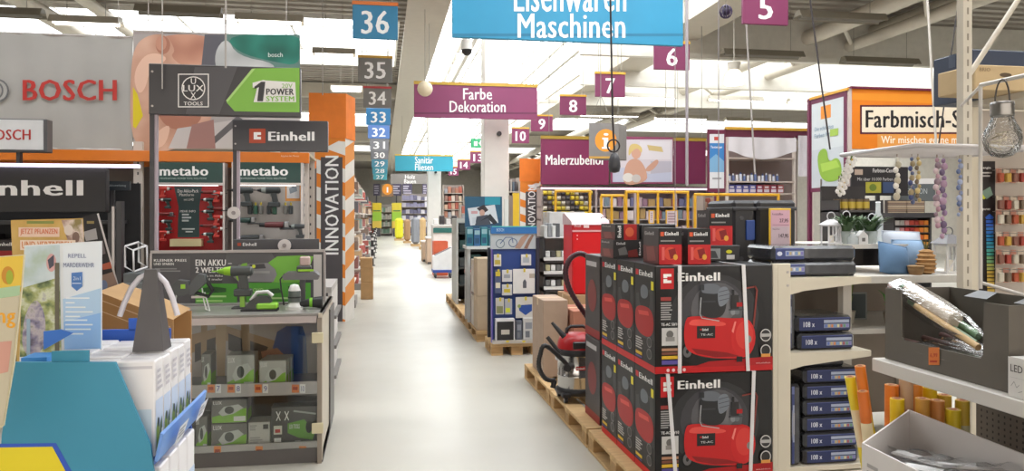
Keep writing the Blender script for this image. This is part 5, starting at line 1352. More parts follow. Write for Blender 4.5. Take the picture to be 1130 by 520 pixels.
new('handle', MB(mat('#2a2526', .4)).tube([(X1 - .09, 7.95, Z1 + .02), (X1 - .09, 7.92, Z1 + .03), (X1 - .03, 7.92, Z1 + .03), (X1 - .03, 7.95, Z1 + .02)], .006, n=6), t)
# red glossy tray under the cabinet (lower drawer front) 
q0, q1, qz0, qz1 = RECT(640, 330, 668, 345, 7.4)
# ================================================================== CREAM GONDOLA WITH LIGHT CHAIN PACKS
CRM = mat('#d9d0bd', .45, var=.02); CRD = mat('#8d8577', .6)
GX0, GX1, GY0, GY1 = 2.285, 2.93, 4.24, 5.34
def slotted(x0, x1, y0, y1, z1, name, par, face='x', m=None):
    k = MB(m or CRM).box(x0, x1, y0, y1, 0, z1, .002)
    k.m(CRD)
    n_ = int(z1 / .055)
    for i in range(n_):
        z = .05 + i * .055
        if face == 'x': k.box(x0 - .001, x0, y0 + (y1 - y0) * .42, y0 + (y1 - y0) * .6, z, z + .028)
        else: k.box(x0 + (x1 - x0) * .42, x0 + (x1 - x0) * .6, y0 - .001, y0, z, z + .028)
    return new(name, k, par)
gd = t = thing('gondola_shelf', 'cream steel gondola shelf right of the compressor cartons', 'shelf', ((GX0 + GX1) / 2, (GY0 + GY1) / 2, 0))
zp = ZA(291, 876, GY0)
for yy in (GY0, GY1 - .03): slotted(GX0, GX0 + .03, yy, yy + .03, zp, 'upright', t)
new('upright_face', MB(CRM).box(GX0 + .03, GX0 + .115, GY0, GY0 + .03, 0, zp, .003), t)
for zz in (zp - .05, zp - .13): new('bolt', MB(STL).cyl((GX0 + .095, GY0 - .004, zz), (GX0 + .095, GY0, zz), .008, n=8), t)
SH = [ZA(306, 930, GY0), ZA(388, 930, GY0), .16]
for s_, zz in enumerate(SH):
    new('shelf_board', MB(CRM).box(GX0 + .03, GX1, GY0 + .03, GY1, zz - .03, zz, .002), t)
    if s_ < 2:
        new('bracket', MB(CRM).prism([(GX0 + .1, zz + .0), (GX1, zz + .0), (GX1, zz - .035), (GX0 + .2, zz - .08), (GX0 + .12, zz - .1), (GX0 + .1, zz - .1)], 'y', GY0 + .005, GY0 + .03), t)
new('base', MB(CRM).box(GX0 + .03, GX1, GY0 + .03, GY1, 0, .12), t)
new('back_panel', MB(mat('#b9b2a2', .5)).box(GX0, GX0 + .02, GY0 + .04, GY1 - .04, .1, zp - .02), t)
NAVY = '#27315f'
def soft(x0, x1, y0, y1, z0, z1, r=.02):
    return MB().box(x0, x1, y0, y1, z0, z1, r)
def light_pack(label, x0, x1, y0, y1, z0, z1, full, group='light chain packs on the cream gondola'):
    t = thing('light_chain_pack', label, 'package', ((x0 + x1) / 2, (y0 + y1) / 2, z0), group)
    bg = new('bag', MB(mat('#3a3b40', .25, var=.2, scale=14, bump=.4, coat=.5)).box(x0, x1, y0, y1, z0, z1, .018), t)
    a = 0 if full else 0
    b = 1 if full else .36
    w = x1 - x0; h = z1 - z0
    fr = f_front(x0 + .02, x0 + .02 + (w - .04) * b, y0, z0 + .012, z1 - .012)
    if full: sh = [('r', 0, 0, 1, 1, NAVY), ('r', 0, .0, 1, .06, '#4a558c'), ('t', '108 x', .08, .3, .3, .72, '#dfe3ee', .03), ('r', .48, .18, .98, .42, '#aab4cc'), ('r', .48, .5, .98, .82, '#8f9ab8')] + [('r', .5 + i * .06, .54, .54 + i * .06, .78, ['#5f74b8', '#c9b27a', '#d98a4a', '#7fa0c9', '#e0d9a0', '#b05a5a', '#6fa07f', '#8a7fc0'][i]) for i in range(8)]
    else: sh = [('r', 0, 0, 1, 1, '#3a4479'), ('r', 0, 0, 1, .1, '#6a74a8'), ('e', .14, .5, .09, .2, '#cfd3e4'), ('r', .34, .24, .98, .72, '#9fa9c6')] + [('r', .38 + i * .1, .34, .45 + i * .1, .62, ['#5f74b8', '#c9b27a', '#d9d9e0', '#7fa0c9', '#e0d9a0', '#8a7fc0'][i]) for i in range(6)]
    new('label', draw(fr, sh), bg)
    return t
x0 = GX0 + .06
z = SH[0] + .002
light_pack('grey plastic wrapped light chain pack, lower of the two on the top shelf', x0 - .03, GX1 - .06, GY0 + .05, GY0 + .4, z, z + .088, False)
light_pack('grey plastic wrapped light chain pack, upper of the two on the top shelf', x0 - .03, GX1 - .06, GY0 + .06, GY0 + .4, z + .094, z + .185, False)
z = SH[1] + .002
light_pack('navy 108 x light chain pack, lower of the two on the middle shelf', GX0 + .2, GX1 - .07, GY0 + .06, GY0 + .42, z, z + .1, True)
light_pack('navy 108 x light chain pack, upper of the two on the middle shelf', GX0 + .19, GX1 - .08, GY0 + .07, GY0 + .42, z + .106, z + .206, True)
k = light_pack('dark pack standing on edge at the left of the middle shelf', GX0 + .125, GX0 + .185, GY0 + .06, GY0 + .4, z, z + .36, False)
light_pack('small dark pack lying behind the two navy packs on the middle shelf', GX0 + .2, GX0 + .4, GY0 + .44, GY0 + .7, z, z + .3, False)
z = SH[2] + .002
names = ['lowest', 'second', 'third', 'fourth', 'fifth', 'sixth', 'topmost']
for i in range(6):
    light_pack('navy 108 x pack in the tall stack on the bottom shelf, %s of six' % (names[i] if i < 5 else 'topmost'), GX0 + .23, GX1 - .05, GY0 + .05 , GY0 + .42, z + i * .098, z + i * .098 + .093, True)
light_pack('grey plastic covered pack crowning the tall stack on the bottom shelf', GX0 + .12, GX1 - .12, GY0 + .08, GY0 + .42, z + 6 * .098 - .005, z + 6 * .098 + .035, False)
for i in range(2):
    light_pack('dark pack standing upright at the left of the bottom shelf, %s one' % ('left' if i == 0 else 'right'), GX0 + .035 + i * .095, GX0 + .12 + i * .095, GY0 + .05, GY0 + .4, z, z + .44 + i * .05, False)
# black storage boxes on the top shelf and the price sign
zb_ = SH[0] + .001
ys = 4.84
for i, (a, b, lab) in enumerate(((794, 834, 'left'), (836, 879, 'right'))):
    X0, X1 = XA(a, ys), XA(b, ys); Z1 = ZA(221, (a + b) / 2, ys)
    t = thing('storage_case', '%s black plastic storage case on top of the cream gondola' % lab, 'case', ((X0 + X1) / 2, ys + .2, zb_))
    new('body', MB(mat('#2b2a2d', .5, var=.05)).box(max(X0, GX0 + .035), X1, ys, ys + .42, zb_, Z1, .02), t)
    xa = max(X0, GX0 + .035)
    new('rim', MB(mat('#39383b', .5)).box(xa - .004, X1 + .004, ys - .006, ys + .425, Z1 - .07, Z1 - .045, .006), t)
    for zz in (zb_ + .08, Z1 - .12):
        new('rivet', MB(mat('#454448', .4)).cyl(((xa + X1) / 2 - .02, ys - .005, zz), ((xa + X1) / 2 - .02, ys, zz), .014, n=12), t)
    if i == 0: new('handle', MB(mat('#1c3f86', .4)).box(X1 - .075, X1 - .01, ys - .012, ys, ZA(265, 830, ys), ZA(243, 830, ys), .004), t)
Ys = 4.72
X0, X1, Z0, Z1 = RECT(849, 230, 873, 290, Ys)
t = thing('price_sign', 'yellow framed price card standing before the black storage cases', 'price sign', ((X0 + X1) / 2, Ys, zb_))
new('frame', MB(mat('#e0b62e', .4)).box(X0, X1, Ys, Ys + .012, Z0, Z1, .003), t)
new('card', draw(fY(Ys), [('r', 850.5, 232, 871.5, 288, '#d5a9b8'), ('r', 851, 250, 871, 287, '#c9b3bc'), ('t', 'Kunststoffbox', 852, 235, 864, 237.5, '#5a3a44', .01), ('t', '27,95', 860, 241.5, 869.5, 246, '#3a2a30', .03), ('t', 'Stapelbox', 852, 252, 860, 254, '#5a3a44', .01), ('t', '147,95', 859, 258, 869.5, 263, '#3a2a30', .03), ('r', 852, 248, 870, 248.5, '#8a6a74')]), t)
new('foot', MB(mat('#c9c5bb', .4)).box((X0 + X1) / 2 - .03, (X0 + X1) / 2 + .03, Ys - .02, Ys + .06, zb_, Z0 + .004), t)

# ================================================================== RIGHT FRONT GONDOLA
RX0, RX1, RY0, RY1 = 1.88, 2.47, .9, 2.95
ZS1 = 1.117
WSH = mat('#d2cdc6', .4, var=.02)
t = thing('gondola_shelf', 'pale grey gondola at the right edge carrying the grey cardboard tray', 'shelf', (2.15, 1.9, 0))
new('upper_board', MB(WSH).box(RX0, RX1, RY0, 2.72, ZS1 - .05, ZS1, .003), t)
new('lower_board', MB(WSH).box(1.66, RX1, RY0, RY1, .56, .599, .003), t)
new('base', MB(WSH).box(1.7, RX1, RY0, RY1, 0, .12), t)
pg = MB(mat('#5d554d', .6)).box(RX1 - .02, RX1, RY0, RY1 - .1, .1, 1.35)
new('back_panel', pg, t)
hk = MB(mat('#2c2724', .7))
for i in range(26):
    for j in range(26):
        y_ = 2.1 + i * .03; z_ = .64 + j * .0125 * 2
        if y_ < 2.83 and z_ < 1.06: hk.add([(RX1 - .0206, y_ - .004, z_ - .005), (RX1 - .0206, y_ - .004, z_ + .005), (RX1 - .0206, y_ + .004, z_ + .005), (RX1 - .0206, y_ + .004, z_ - .005)], [[0, 1, 2, 3]])
o = new('peg_holes', hk, t, kind='stuff')
PX1_ = XA(1068, 2.9)
up = slotted(PX1_ - .022, PX1_ + .022, 2.9, 2.94, 2.9, 'upright', t, 'y', mat('#cbc3b4', .4))
slotted(PX1_ - .022, PX1_ + .022, RY0, RY0 + .06, 2.9, 'upright', t, 'y', mat('#cbc3b4', .4))
new('diagonal_brace', MB(mat('#cbc3b4', .4)).cyl(PY(1070, 82, 2.92), PY(1126, -4, 2.92), .012, n=8), t)
# wire shelf at the end post
zw = 1.93
t = thing('wire_shelf', 'white wire shelf fixed to the tall post above the decorations', 'shelf', (2.2, 2.8, zw))
new('rim', MB(mat('#d5d0d0', .35)).tube([(1.95, 2.56, zw), (2.5, 2.56, zw), (2.5, 3.03, zw), (1.95, 3.03, zw)], .009, n=6, closed=True), t)
for i in range(12):
    y_ = 2.6 + i * .036
    new('wire', MB(mat('#d5d0d0', .35)).cyl((1.95, y_, zw), (2.5, y_, zw), .004, n=5), t)
# grey cardboard tray
TX0, TX1, TY0, TY1, TZ0, TZ1 = 1.92, 2.20, 2.10, 2.695, ZS1 + .001, 1.39
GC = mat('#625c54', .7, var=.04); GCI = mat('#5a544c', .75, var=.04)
t = thing('cardboard_tray', 'dark grey cardboard tray with a cut out front holding plastic wrapped goods', 'tray', ((TX0 + TX1) / 2, (TY0 + TY1) / 2, TZ0))
zc = 1.205
new('front_wall', MB(GC).prism([(TY0, TZ0), (TY1, TZ0), (TY1, TZ1), (TY1 - .09, TZ1), (TY1 - .095, zc + .01), (TY1 - .105, zc), (TY0 + .115, zc), (TY0 + .105, zc + .01), (TY0 + .1, TZ1), (TY0, TZ1)], 'x', TX0, TX0 + .006), t)
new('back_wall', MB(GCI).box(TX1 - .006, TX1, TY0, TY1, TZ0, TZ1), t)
for yy in (TY0, TY1 - .006): new('side_wall', MB(GC).box(TX0 + .006, TX1 - .006, yy, yy + .006, TZ0, TZ1), t)
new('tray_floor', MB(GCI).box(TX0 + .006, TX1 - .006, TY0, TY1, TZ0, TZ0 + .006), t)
for yy in (2.22, 2.45): new('tab', MB(mat('#b9bcc0', .5)).add([(TX1 - .006, yy, TZ1 + .002), (TX1 - .006, yy + .09, TZ1 + .002), (TX1 - .06, yy + .1, TZ1 - .02), (TX1 - .06, yy - .01, TZ1 - .02)], [[0, 1, 2, 3], [3, 2, 1, 0]]), t)
tg = YA(1031, TX0)
new('price_tag', draw(fX(TX0 - .002), [('r', 1025, 383.5, 1037, 403, '#d97a3a'), ('t', '6,99', 1027, 390, 1035, 395, '#b3301f', .03), ('r', 1027, 398, 1035, 400, '#b3301f')]), t)
# wrapped goods
def bag_item(label, a, b, r, cols, group):
    a = Vector(a); b = Vector(b); d = (b - a).normalized(); u = d.cross(Vector((0, 0, 1))).normalized(); v = u.cross(d)
    t = thing('wrapped_rods', label, 'package', (a + b) / 2, group)
    for i, (ou, ov, rr, c, e0, e1) in enumerate(cols):
        o_ = u * ou + v * ov
        new('rod', MB(mat(c, .5)).cyl(a + d * e0 + o_, b + d * e1 + o_, rr, n=10), t)
    L = (b - a).length; random.seed(len(label))
    prof = [(0, .3), (.06, .75), (.2, 1.0), (.5, 1.05), (.8, .9), (.93, .6), (1.0, .35)]
    vs = []; N = 12
    for s_, q in prof:
        for k_ in range(N):
            an = 2 * math.pi * k_ / N
            rr = r * q * random.uniform(.88, 1.12)
            vs.append(a + d * (L * s_) + u * math.cos(an) * rr * 1.2 + v * math.sin(an) * rr * .8)
    fs = [[i * N + k_, i * N + (k_ + 1) % N, (i + 1) * N + (k_ + 1) % N, (i + 1) * N + k_] for i in range(len(prof) - 1) for k_ in range(N)]
    new('film', MB(foil()).add(vs, fs), t)
    return t
A = PX(986, 313, 2.03); B = PX(1083, 376, 2.0)
bag_item('clear wrapped bundle of cream and green rods sticking out of the grey tray', A, B, .055, [(.0, .012, .03, '#cdbfae', .1, -.14), (-.03, -.008, .014, '#6f8f6c', .02, -.05), (.03, -.01, .012, '#c9a878', .2, .03), (.0, -.024, .014, '#8fa98a', .05, -.02)], 'wrapped goods in the grey tray')
for i in range(3):
    bag_item('clear wrapped bundle of brown rods lying at the bottom of the tray, %s one' % ['left', 'middle', 'right'][i] if False else ['front', 'middle', 'rear'][i] + ' clear wrapped bundle of brown rods lying in the grey tray', (1.97 + i * .075, TY0 + .06, TZ0 + .05), (1.97 + i * .075, TY1 - .05, TZ0 + .055 + .01 * i), .042,
             [(.014, 0, .012, '#a98762', .02, -.02), (-.014, .006, .011, '#8d6a4a', .0, -.03), (0, .02, .01, '#7a5f5a', .03, .0)], 'wrapped goods in the grey tray')
# LED carton
x_ = 1.895; y1_ = YA(1112, x_); y0_ = y1_ - .14
zt2 = PX(1112, 393, x_).z
pack('led_carton', 'white lamp carton marked LED beside the grey tray at the right edge', 'box', x_, x_ + .1, y0_, y1_ - .003, ZS1 + .001, zt2, mat('#d8d5d0', .5),
     left=[('r', 0, 0, 1, 1, '#dcd9d5'), ('t', 'LED', .07, .18, .4, .36, '#5a5856', .02), ('r', .06, .5, .94, .505, '#a5a3a0'), ('l', [(.1, .72), (.18, .6), (.25, .74), (.32, .66)], .012, '#8a8886'), ('l', [(.3, .85), (.4, .8)], .012, '#8a8886')])
# open white carton with wrapped goods
zbx = .602; zbt = .915
Ac = PZ(1003, 452, zbt); Bc = PZ(951, 489, zbt)
d2 = Vector((-.02, -.62, 0)); Dc = Ac + d2; Cc = Bc + d2
t = thing('open_carton', 'open white carton full of plastic wrapped goods at the lower right', 'box', ((Ac + Cc) / 2).to_3d() * 1 - Vector((0, 0, zbt - zbx)))
WC = mat('#dcd6d2', .55, var=.02)
def wall(a, b, zb0, zt0, th):
    d = (b - a).normalized(); n_ = Vector((-d.y, d.x, 0)) * th
    vs = [(a.x, a.y, zb0), (b.x, b.y, zb0), (b.x, b.y, zt0), (a.x, a.y, zt0)]
    vs += [(p[0] + n_.x, p[1] + n_.y, p[2]) for p in vs]
    return MB(WC).add(vs, [[0, 1, 2, 3], [7, 6, 5, 4], [0, 4, 5, 1], [3, 2, 6, 7], [0, 3, 7, 4], [1, 5, 6, 2]])
for nm, a, b in (('far_wall', Ac, Bc), ('front_wall', Bc, Cc), ('near_wall', Cc, Dc), ('back_wall', Dc, Ac)):
    new(nm, wall(a, b, zbx, zbt, .006), t)
new('carton_floor', MB(WC).add([(p.x, p.y, zbx) for p in (Ac, Bc, Cc, Dc)] + [(p.x, p.y, zbx + .006) for p in (Ac, Bc, Cc, Dc)], [[0, 1, 2, 3], [7, 6, 5, 4]]), t)
dl = (Cc - Bc)
new('print', draw(fF((Bc.x - .0, Bc.y, zbt), (dl.x, dl.y, 0), (0, 0, zbx - zbt), (-1, 0, 0)), scribble(.05, .18, .2, .4, 3, '#a9a3a0')), t)
random.seed(11)
for i in range(16):
    f1 = .22 + .56 * ((i * 5) % 16) / 16; cc = Ac + (Bc - Ac) * (.3 + .4 * ((i * 7) % 5) / 5) + d2 * f1
    z_ = zbx + .012 + .0155 * i
    an = .5 + .35 * i
    t = thing('wrapped_tool', 'clear wrapped flat grey item in the open white carton, %s from its bottom' % ORD[i], 'package', (cc.x, cc.y, z_), 'wrapped goods in the open white carton')
    M_ = Matrix.Translation((cc.x, cc.y, z_)) @ Matrix.Rotation(an, 4, 'Z') @ Matrix.Rotation(.14 * (i % 3 - 1), 4, 'X')
    k = MB(mat(['#b9b3b0', '#cfcac6', '#8d8886'][i % 3], .45)); k.X = M_; k.box(-.1, .1, -.025, .025, 0, .012, .004); new('item', k, t)
    k = MB(foil()); k.X = M_
    k.grid(lambda u, v: (-.15 + .3 * u, -.08 + .16 * v, .02 + .018 * math.sin(u * 9 + i) * math.sin(v * 7)), 8, 6, False); new('film', k, t)
    k = MB('#e6e4e2'); k.X = M_; k.box(-.09, .02, -.02, .02, .0125, .0135); new('label_card', k, t)
# yellow and orange rolls
YC = ['#e8c51e', '#e07a22', '#d9b13a', '#ecd23a', '#c99a4a', '#d8642a']
def roll(label, base, top, r, c, band, group):
    base = Vector(base); top = Vector(top); d = (top - base).normalized()
    t = thing('film_roll', label, 'roll', base, group)
    sl = new('sleeve', MB(mat(c, .35, var=.06)).cyl(base, top, r, n=14), t)
    new('end_spiral', MB(mat('#b98a5a', .7)).cyl(top, top + d * .002, r * .8, n=14).m(mat('#8a4a2a', .7)).cyl(top + d * .002, top + d * .003, r * .45, n=10), sl)
    if band: new('paper_label', MB(mat(band, .5)).cyl(base + d * (top - base).length * .35, base + d * (top - base).length * .7, r * 1.02, n=14, caps=False), sl)
    return t
gr = 'film rolls standing under the grey tray shelf'
ZL = .6
rl = [(984, 425, 2.06, '#e07a22', None), (990, 440, 2.04, '#e8c51e', '#d9cfc0'), (1000, 418, 2.11, '#c9a98a', '#b08a7a'), (1010, 424, 2.15, '#e08a2a', None), (1018, 440, 2.12, '#d9a24a', '#e0d8b0'), (1026, 428, 2.21, '#e8c51e', None), (1034, 442, 2.17, '#cf8a4a', '#d8c8a8'), (1042, 436, 2.26, '#d9b13a', '#cfc9a0'), (1052, 452, 2.21, '#e2c62a', '#c9c48a'), (1062, 442, 2.32, '#c9a93a', '#b5b08a')]
for i, (px, py, x_, c, b) in enumerate(rl):
    tp = PX(px, py, x_)
    roll('%s film roll, %s from the left under the grey tray shelf' % ('orange' if c in ('#e07a22', '#e08a2a') else 'yellow' if c in ('#e8c51e', '#e2c62a') else 'brownish' , ORD[i]), (tp.x, tp.y, ZL), tp, .027, c, b, gr)
for i, (px, py, c, bx, lab) in enumerate(((938, 416, '#e6cf2a', 957, 'yellow'), (949, 404, '#e07a22', 965, 'orange'), (952, 432, '#d9722a', 962, 'short orange'))):
    yy = 2.80 - i * .06
    tp = PY(px, py, yy); bt = PY(bx, 520, yy); bt = tp + (bt - tp) * ((tp.z - ZL) / (tp.z - bt.z))
    roll('%s film roll leaning to the left before the navy packs' % lab, bt, tp, .02, c, '#e9d8b0' if i != 1 else None, 'leaning film rolls')
tp = PY(966, 455, 2.7); new('film_sheet', MB(mat('#e6c82a', .4)).prism([(tp.x - .03, ZL), (tp.x + .06, ZL), (tp.x - .02, tp.z)], 'y', 2.7, 2.71), label='yellow folded film sheet standing beside the leaning orange roll', cat='sheet')
# bulb lamp in wire frame
xb = 2.0
c = PX(1106, 150, xb)
t = thing('bulb_lamp', 'large clear glass bulb lamp with a metal cap and wire handle', 'lamp', (c.x, c.y, c.z - .075))
new('glass_bulb', MB(clear('bulb_glass', (.93, .93, .92, 1), .06, .04, .25)).lathe([(.004, -.072), (.03, -.066), (.05, -.045), (.058, -.012), (.054, .015), (.04, .04), (.032, .06), (.031, .066)], c, n=22), t)
new('cap', MB(mat('#8d8a86', .3, .8)).lathe([(.034, .064), (.036, .07), (.034, .078), (.036, .086), (.034, .094), (.036, .1), (.034, .11), (.01, .112)], c, n=20), t)
new('wire_handle', MB(mat('#55504c', .4, .5)).tube([c + Vector((0, .03 * math.cos(a) , .11 + .075 * math.sin(a))) + Vector((0, 0, 0)) for a in [math.pi * i / 10 for i in range(11)]], .003, n=6), t)
new('hanger', MB(mat('#77726c', .4)).cyl(c + Vector((0, 0, .185)), (2.02, c.y, PX(1082, 94, 2.02).z), .0025, n=5), t)
random.seed(3)
new('led_wire', MB(mat('#cfc3a8', .4)).tube([c + Vector((random.uniform(-.03, .03), random.uniform(-.03, .03), random.uniform(-.05, .02))) for i in range(16)], .0022, n=5), t)
x_ = 2.02
f0 = PX(1082, 94, x_); f1 = PX(1150, 84, x_)
t = thing('hanging_rack', 'thin pale wire hanging rack around the glass bulb lamp', 'rack', (x_, f0.y, 1.6))
new('left_bar', MB(mat('#cdc8c2', .35)).cyl((x_, f0.y, 1.42), (x_, f0.y, f0.z), .007, n=6), t)
new('top_bar', MB(mat('#cdc8c2', .35)).cyl((x_, f0.y, f0.z), (x_, f0.y - .55, f0.z), .007, n=6), t)
new('arm', MB(mat('#cdc8c2', .35)).cyl((x_, f0.y - .005, f0.z), (PX1_ - .03, 2.9, f0.z + .02), .006, n=6), t)
new('lower_arm', MB(mat('#cdc8c2', .35)).cyl((x_, f0.y - .005, 1.44), (TX1, f0.y - .005, 1.392), .006, n=6), t)
# ================================================================== DECORATION STAND
DX0, DX1, DY0, DY1, DZ = 2.98, 4.15, 4.62, 5.6, 1.27
t = thing('display_table', 'white display stand carrying lanterns, plants and blue cushions', 'table', ((DX0 + DX1) / 2, (DY0 + DY1) / 2, 0))
new('top', MB(mat('#cfcac2', .5)).box(DX0, DX1, DY0, DY1, DZ - .05, DZ, .003), t)
new('shelf_board', MB(mat('#c0bab2', .5)).box(DX0, DX1, DY0 + .05, DY1, .88, .91), t)
for xx in (DX0 + .02, DX1 - .08):
    for yy in (DY0 + .02, DY1 - .08): new('leg', MB(mat('#b9b2a8', .5)).box(xx, xx + .06, yy, yy + .06, 0, DZ - .05), t)
new('back_panel', MB(mat('#8a7d72', .6)).box(DX0, DX1, DY1 - .02, DY1, .1, DZ - .05), t)
DT = 1.47
new('raised_tier', MB(mat('#cfcac2', .5)).box(DX0, XA(988, 5.0), 4.86, 5.5, DT - .03, DT), t)
for xx in (DX0 + .02, XA(988, 5.0) - .05): new('tier_leg', MB(mat('#b9b2a8', .5)).box(xx, xx + .03, 4.9, 4.93, DZ, DT - .03), t)
def cushion(label, px, py, Y, w, h, lean, c, rot=0):
    x = XA(px, Y); t = thing('cushion', label, 'cushion', (x, Y, DZ), 'blue cushions on the decoration stand')
    k = MB(mat(c, .85, var=.06, scale=12, bump=.15))
    M_ = Matrix.Translation((x, Y, DZ)) @ Matrix.Rotation(rot, 4, 'Y') @ Matrix.Rotation(-lean, 4, 'X')
    k.X = M_
    def sgn(s): return lambda u, v: ((u - .5) * w * (1 - .1 * (1 - abs(2 * v - 1) ** 2) * 0 + 0), s * .075 * (max(0, (1 - (2 * u - 1) ** 2)) * max(0, (1 - (2 * v - 1) ** 2))) ** .6, v * h)
    k.grid(sgn(-1), 12, 12); k.grid(sgn(1), 12, 12)
    new('cover', k, t)
    k2 = MB(mat(c, .8)); k2.X = M_
    k2.tube([(-w / 2, 0, 0), (w / 2, 0, 0), (w / 2, 0, h), (-w / 2, 0, h)], .006, n=6, closed=True)
    new('piping', k2, t)
cushion('pale grey blue cushion at the back of the three on the stand', 998, 258, 4.98, .3, .29, .2, '#b9bfca', .04)
cushion('light blue cushion leaning in the middle of the three', 1007, 262, 4.86, .24, .235, .3, '#7f98b4', .02)
cushion('darker blue cushion leaning in front of the other two', 987, 268, 4.74, .22, .215, .35, '#5d7b9c', .2)
# pineapple basket
c = Vector((XA(1022, 4.72), 4.72, DZ))
t = thing('pineapple_basket', 'woven rattan pineapple ornament between cushions and lantern', 'ornament', c)
k = MB(mat('#a87f50', .8, var=.2, scale=30, bump=.6)).lathe([(.03, 0), (.05, .02), (.058, .07), (.05, .13), (.03, .165), (.02, .17)], c, n=16)
new('basket', k, t)
for j in range(6): new('weave_ring', MB(mat('#c49a68', .8)).tube([c + Vector((r_ * math.cos(a), r_ * math.sin(a), .015 + j * .028)) for a in [i * math.pi / 8 for i in range(16)] for r_ in [[.05, .058, .061, .059, .053, .042][j]]], .006, n=5, closed=True), t)
for a in range(6): new('leaf', MB(mat('#6f6a3e', .7)).cyl(c + Vector((0, 0, .165)), c + Vector((.03 * math.cos(a), .03 * math.sin(a), .235)), .008, .002, n=5), t)
# wooden bowl pot
c = Vector((XA(1006, 4.72), 4.68, DZ)); 
t = thing('wooden_pot', 'small brown wooden pot left of the pineapple ornament', 'pot', c)
new('body', MB(mat('#8a6a44', .7)).lathe([(.04, 0), (.05, .03), (.052, .055), (.046, .055), (.04, .01), (.005, .008)], c, n=16), t)
new('rim', MB(mat('#a88458', .6)).lathe([(.05, .052), (.055, .055), (.055, .062), (.048, .062)], c, n=16), t)
# lantern
def lantern(label, x, y, z, w, h, bodyc, roofc):
    t = thing('lantern', label, 'lantern', (x, y, z), 'lanterns on the decoration stand')
    B = mat(bodyc, .5); Rf = mat(roofc, .5); a = w / 2; p = w * .09; hb = h * .62
    new('base', MB(B).box(x - a * 1.1, x + a * 1.1, y - a * 1.1, y + a * 1.1, z, z + h * .05), t)
    for sx in (-1, 1):
        for sy in (-1, 1): new('corner_post', MB(B).box(x + sx * a - p * (sx > 0), x + sx * a + p * (sx < 0), y + sy * a - p * (sy > 0), y + sy * a + p * (sy < 0), z + h * .05, z + hb), t)
    new('top_rail', MB(B).box(x - a, x + a, y - a, y + a, z + hb, z + hb + h * .05), t)
    for s in (-1, 1):
        new('cross_bar', MB(B).tube([(x - a * .9, y - a, z + h * .06), (x + a * .9, y - a, z + hb)][::s], p * .35, n=5), t)
    for i in range(3): new('slat', MB(B).box(x + a - p * .4, x + a, y - a * .5 + i * a * .4, y - a * .3 + i * a * .4, z + h * .05, z + hb), t)
    b = a * 1.25; zt = z + hb + h * .05
    new('roof', MB(Rf).add([(x - b, y - b, zt), (x + b, y - b, zt), (x + b, y + b, zt), (x - b, y + b, zt), (x - a * .3, y - a * .3, zt + h * .2), (x + a * .3, y - a * .3, zt + h * .2), (x + a * .3, y + a * .3, zt + h * .2), (x - a * .3, y + a * .3, zt + h * .2)], [[3, 2, 1, 0], [4, 5, 6, 7], [0, 1, 5, 4], [1, 2, 6, 5], [2, 3, 7, 6], [3, 0, 4, 7]]), t)
    new('ring_handle', MB(Rf).tube([(x + .03 * math.cos(q), y, zt + h * .2 + .02 + .03 * math.sin(q)) for q in [i * math.pi / 6 for i in range(12)]], .004, n=5, closed=True), t)
    new('candle', MB(mat('#efe8da', .6)).cyl((x, y, z + h * .05), (x, y, z + h * .3), w * .2, n=12), t)
lantern('white wooden lantern with a dark grey roof at the right of the stand', XA(1047, 4.75), 4.75, DZ + .0, .135, .31, '#d9d6d2', '#6d6a6c')
lantern('small white lantern at the left of the stand', XA(917, 5.0), 5.0, DT, .1, .2, '#dcdadc', '#c9c7c9')
lantern('white lantern beside the leftmost one on the stand', XA(934, 5.15), 5.15, DT, .1, .21, '#e0dee0', '#d0ced0')
lantern('white lantern behind the green plants on the stand', XA(962, 5.3), 5.3, DT, .09, .19, '#d9d9dc', '#c4c4c8')
# plants
def plant(label, px, Y, h, n_, potc, pots, c='#3f5a34', zb=DZ, spread=.11):
    x = XA(px, Y); rnd = random.Random(px)
    t = thing('potted_plant', label, 'plant', (x, Y, zb), 'green plants on the decoration stand')
    new('pot', MB(potc).lathe([(pots * .7, 0), (pots, .09), (pots * .9, .09), (pots * .6, .01), (.004, .01)], (x, Y, zb), n=14), t)
    G = mat(c, .5, var=.15)
    for i in range(n_):
        a = rnd.uniform(0, 6.28); r = rnd.uniform(.3, 1) * spread; hh = h * rnd.uniform(.6, 1)
        p0 = Vector((x, Y, zb + .05)); p2 = Vector((x + r * math.cos(a), Y + r * math.sin(a), zb + hh)); p1 = (p0 + p2) / 2 + Vector((0, 0, hh * .25))
        sd = Vector((-math.sin(a), math.cos(a), 0)) * .014
        k = MB(G).add([p0 - sd * .3, p0 + sd * .3, p1 + sd, p1 - sd, p2], [[0, 1, 2, 3], [3, 2, 4]])
        new('leaf', k, t)
clr = mat('#c9d3d0', .15, var=.0, alpha=.5)
plant('dark green leafy plant in a clear pot left of centre on the stand', 934, 4.95, .22, 40, clr, .045, zb=DT, spread=.17)
plant('dark green leafy plant in a clear pot near the cushions', 961, 4.95, .22, 44, clr, .05, zb=DT, spread=.17)
plant('dark green leafy plant in a clear pot between the other two', 948, 5.08, .21, 34, clr, .045, zb=DT, spread=.15)
plant('pale grass plant seen under the top shelf of the cream gondola', 936, 4.95, .3, 26, mat('#b9b4a8', .5), .05, '#8a9a4e', .912, .07)
plant('broad bright green plant seen beside the cushions', 983, 4.8, .26, 10, mat('#7a6a58', .6), .05, '#4f9a3a', .912, .12)
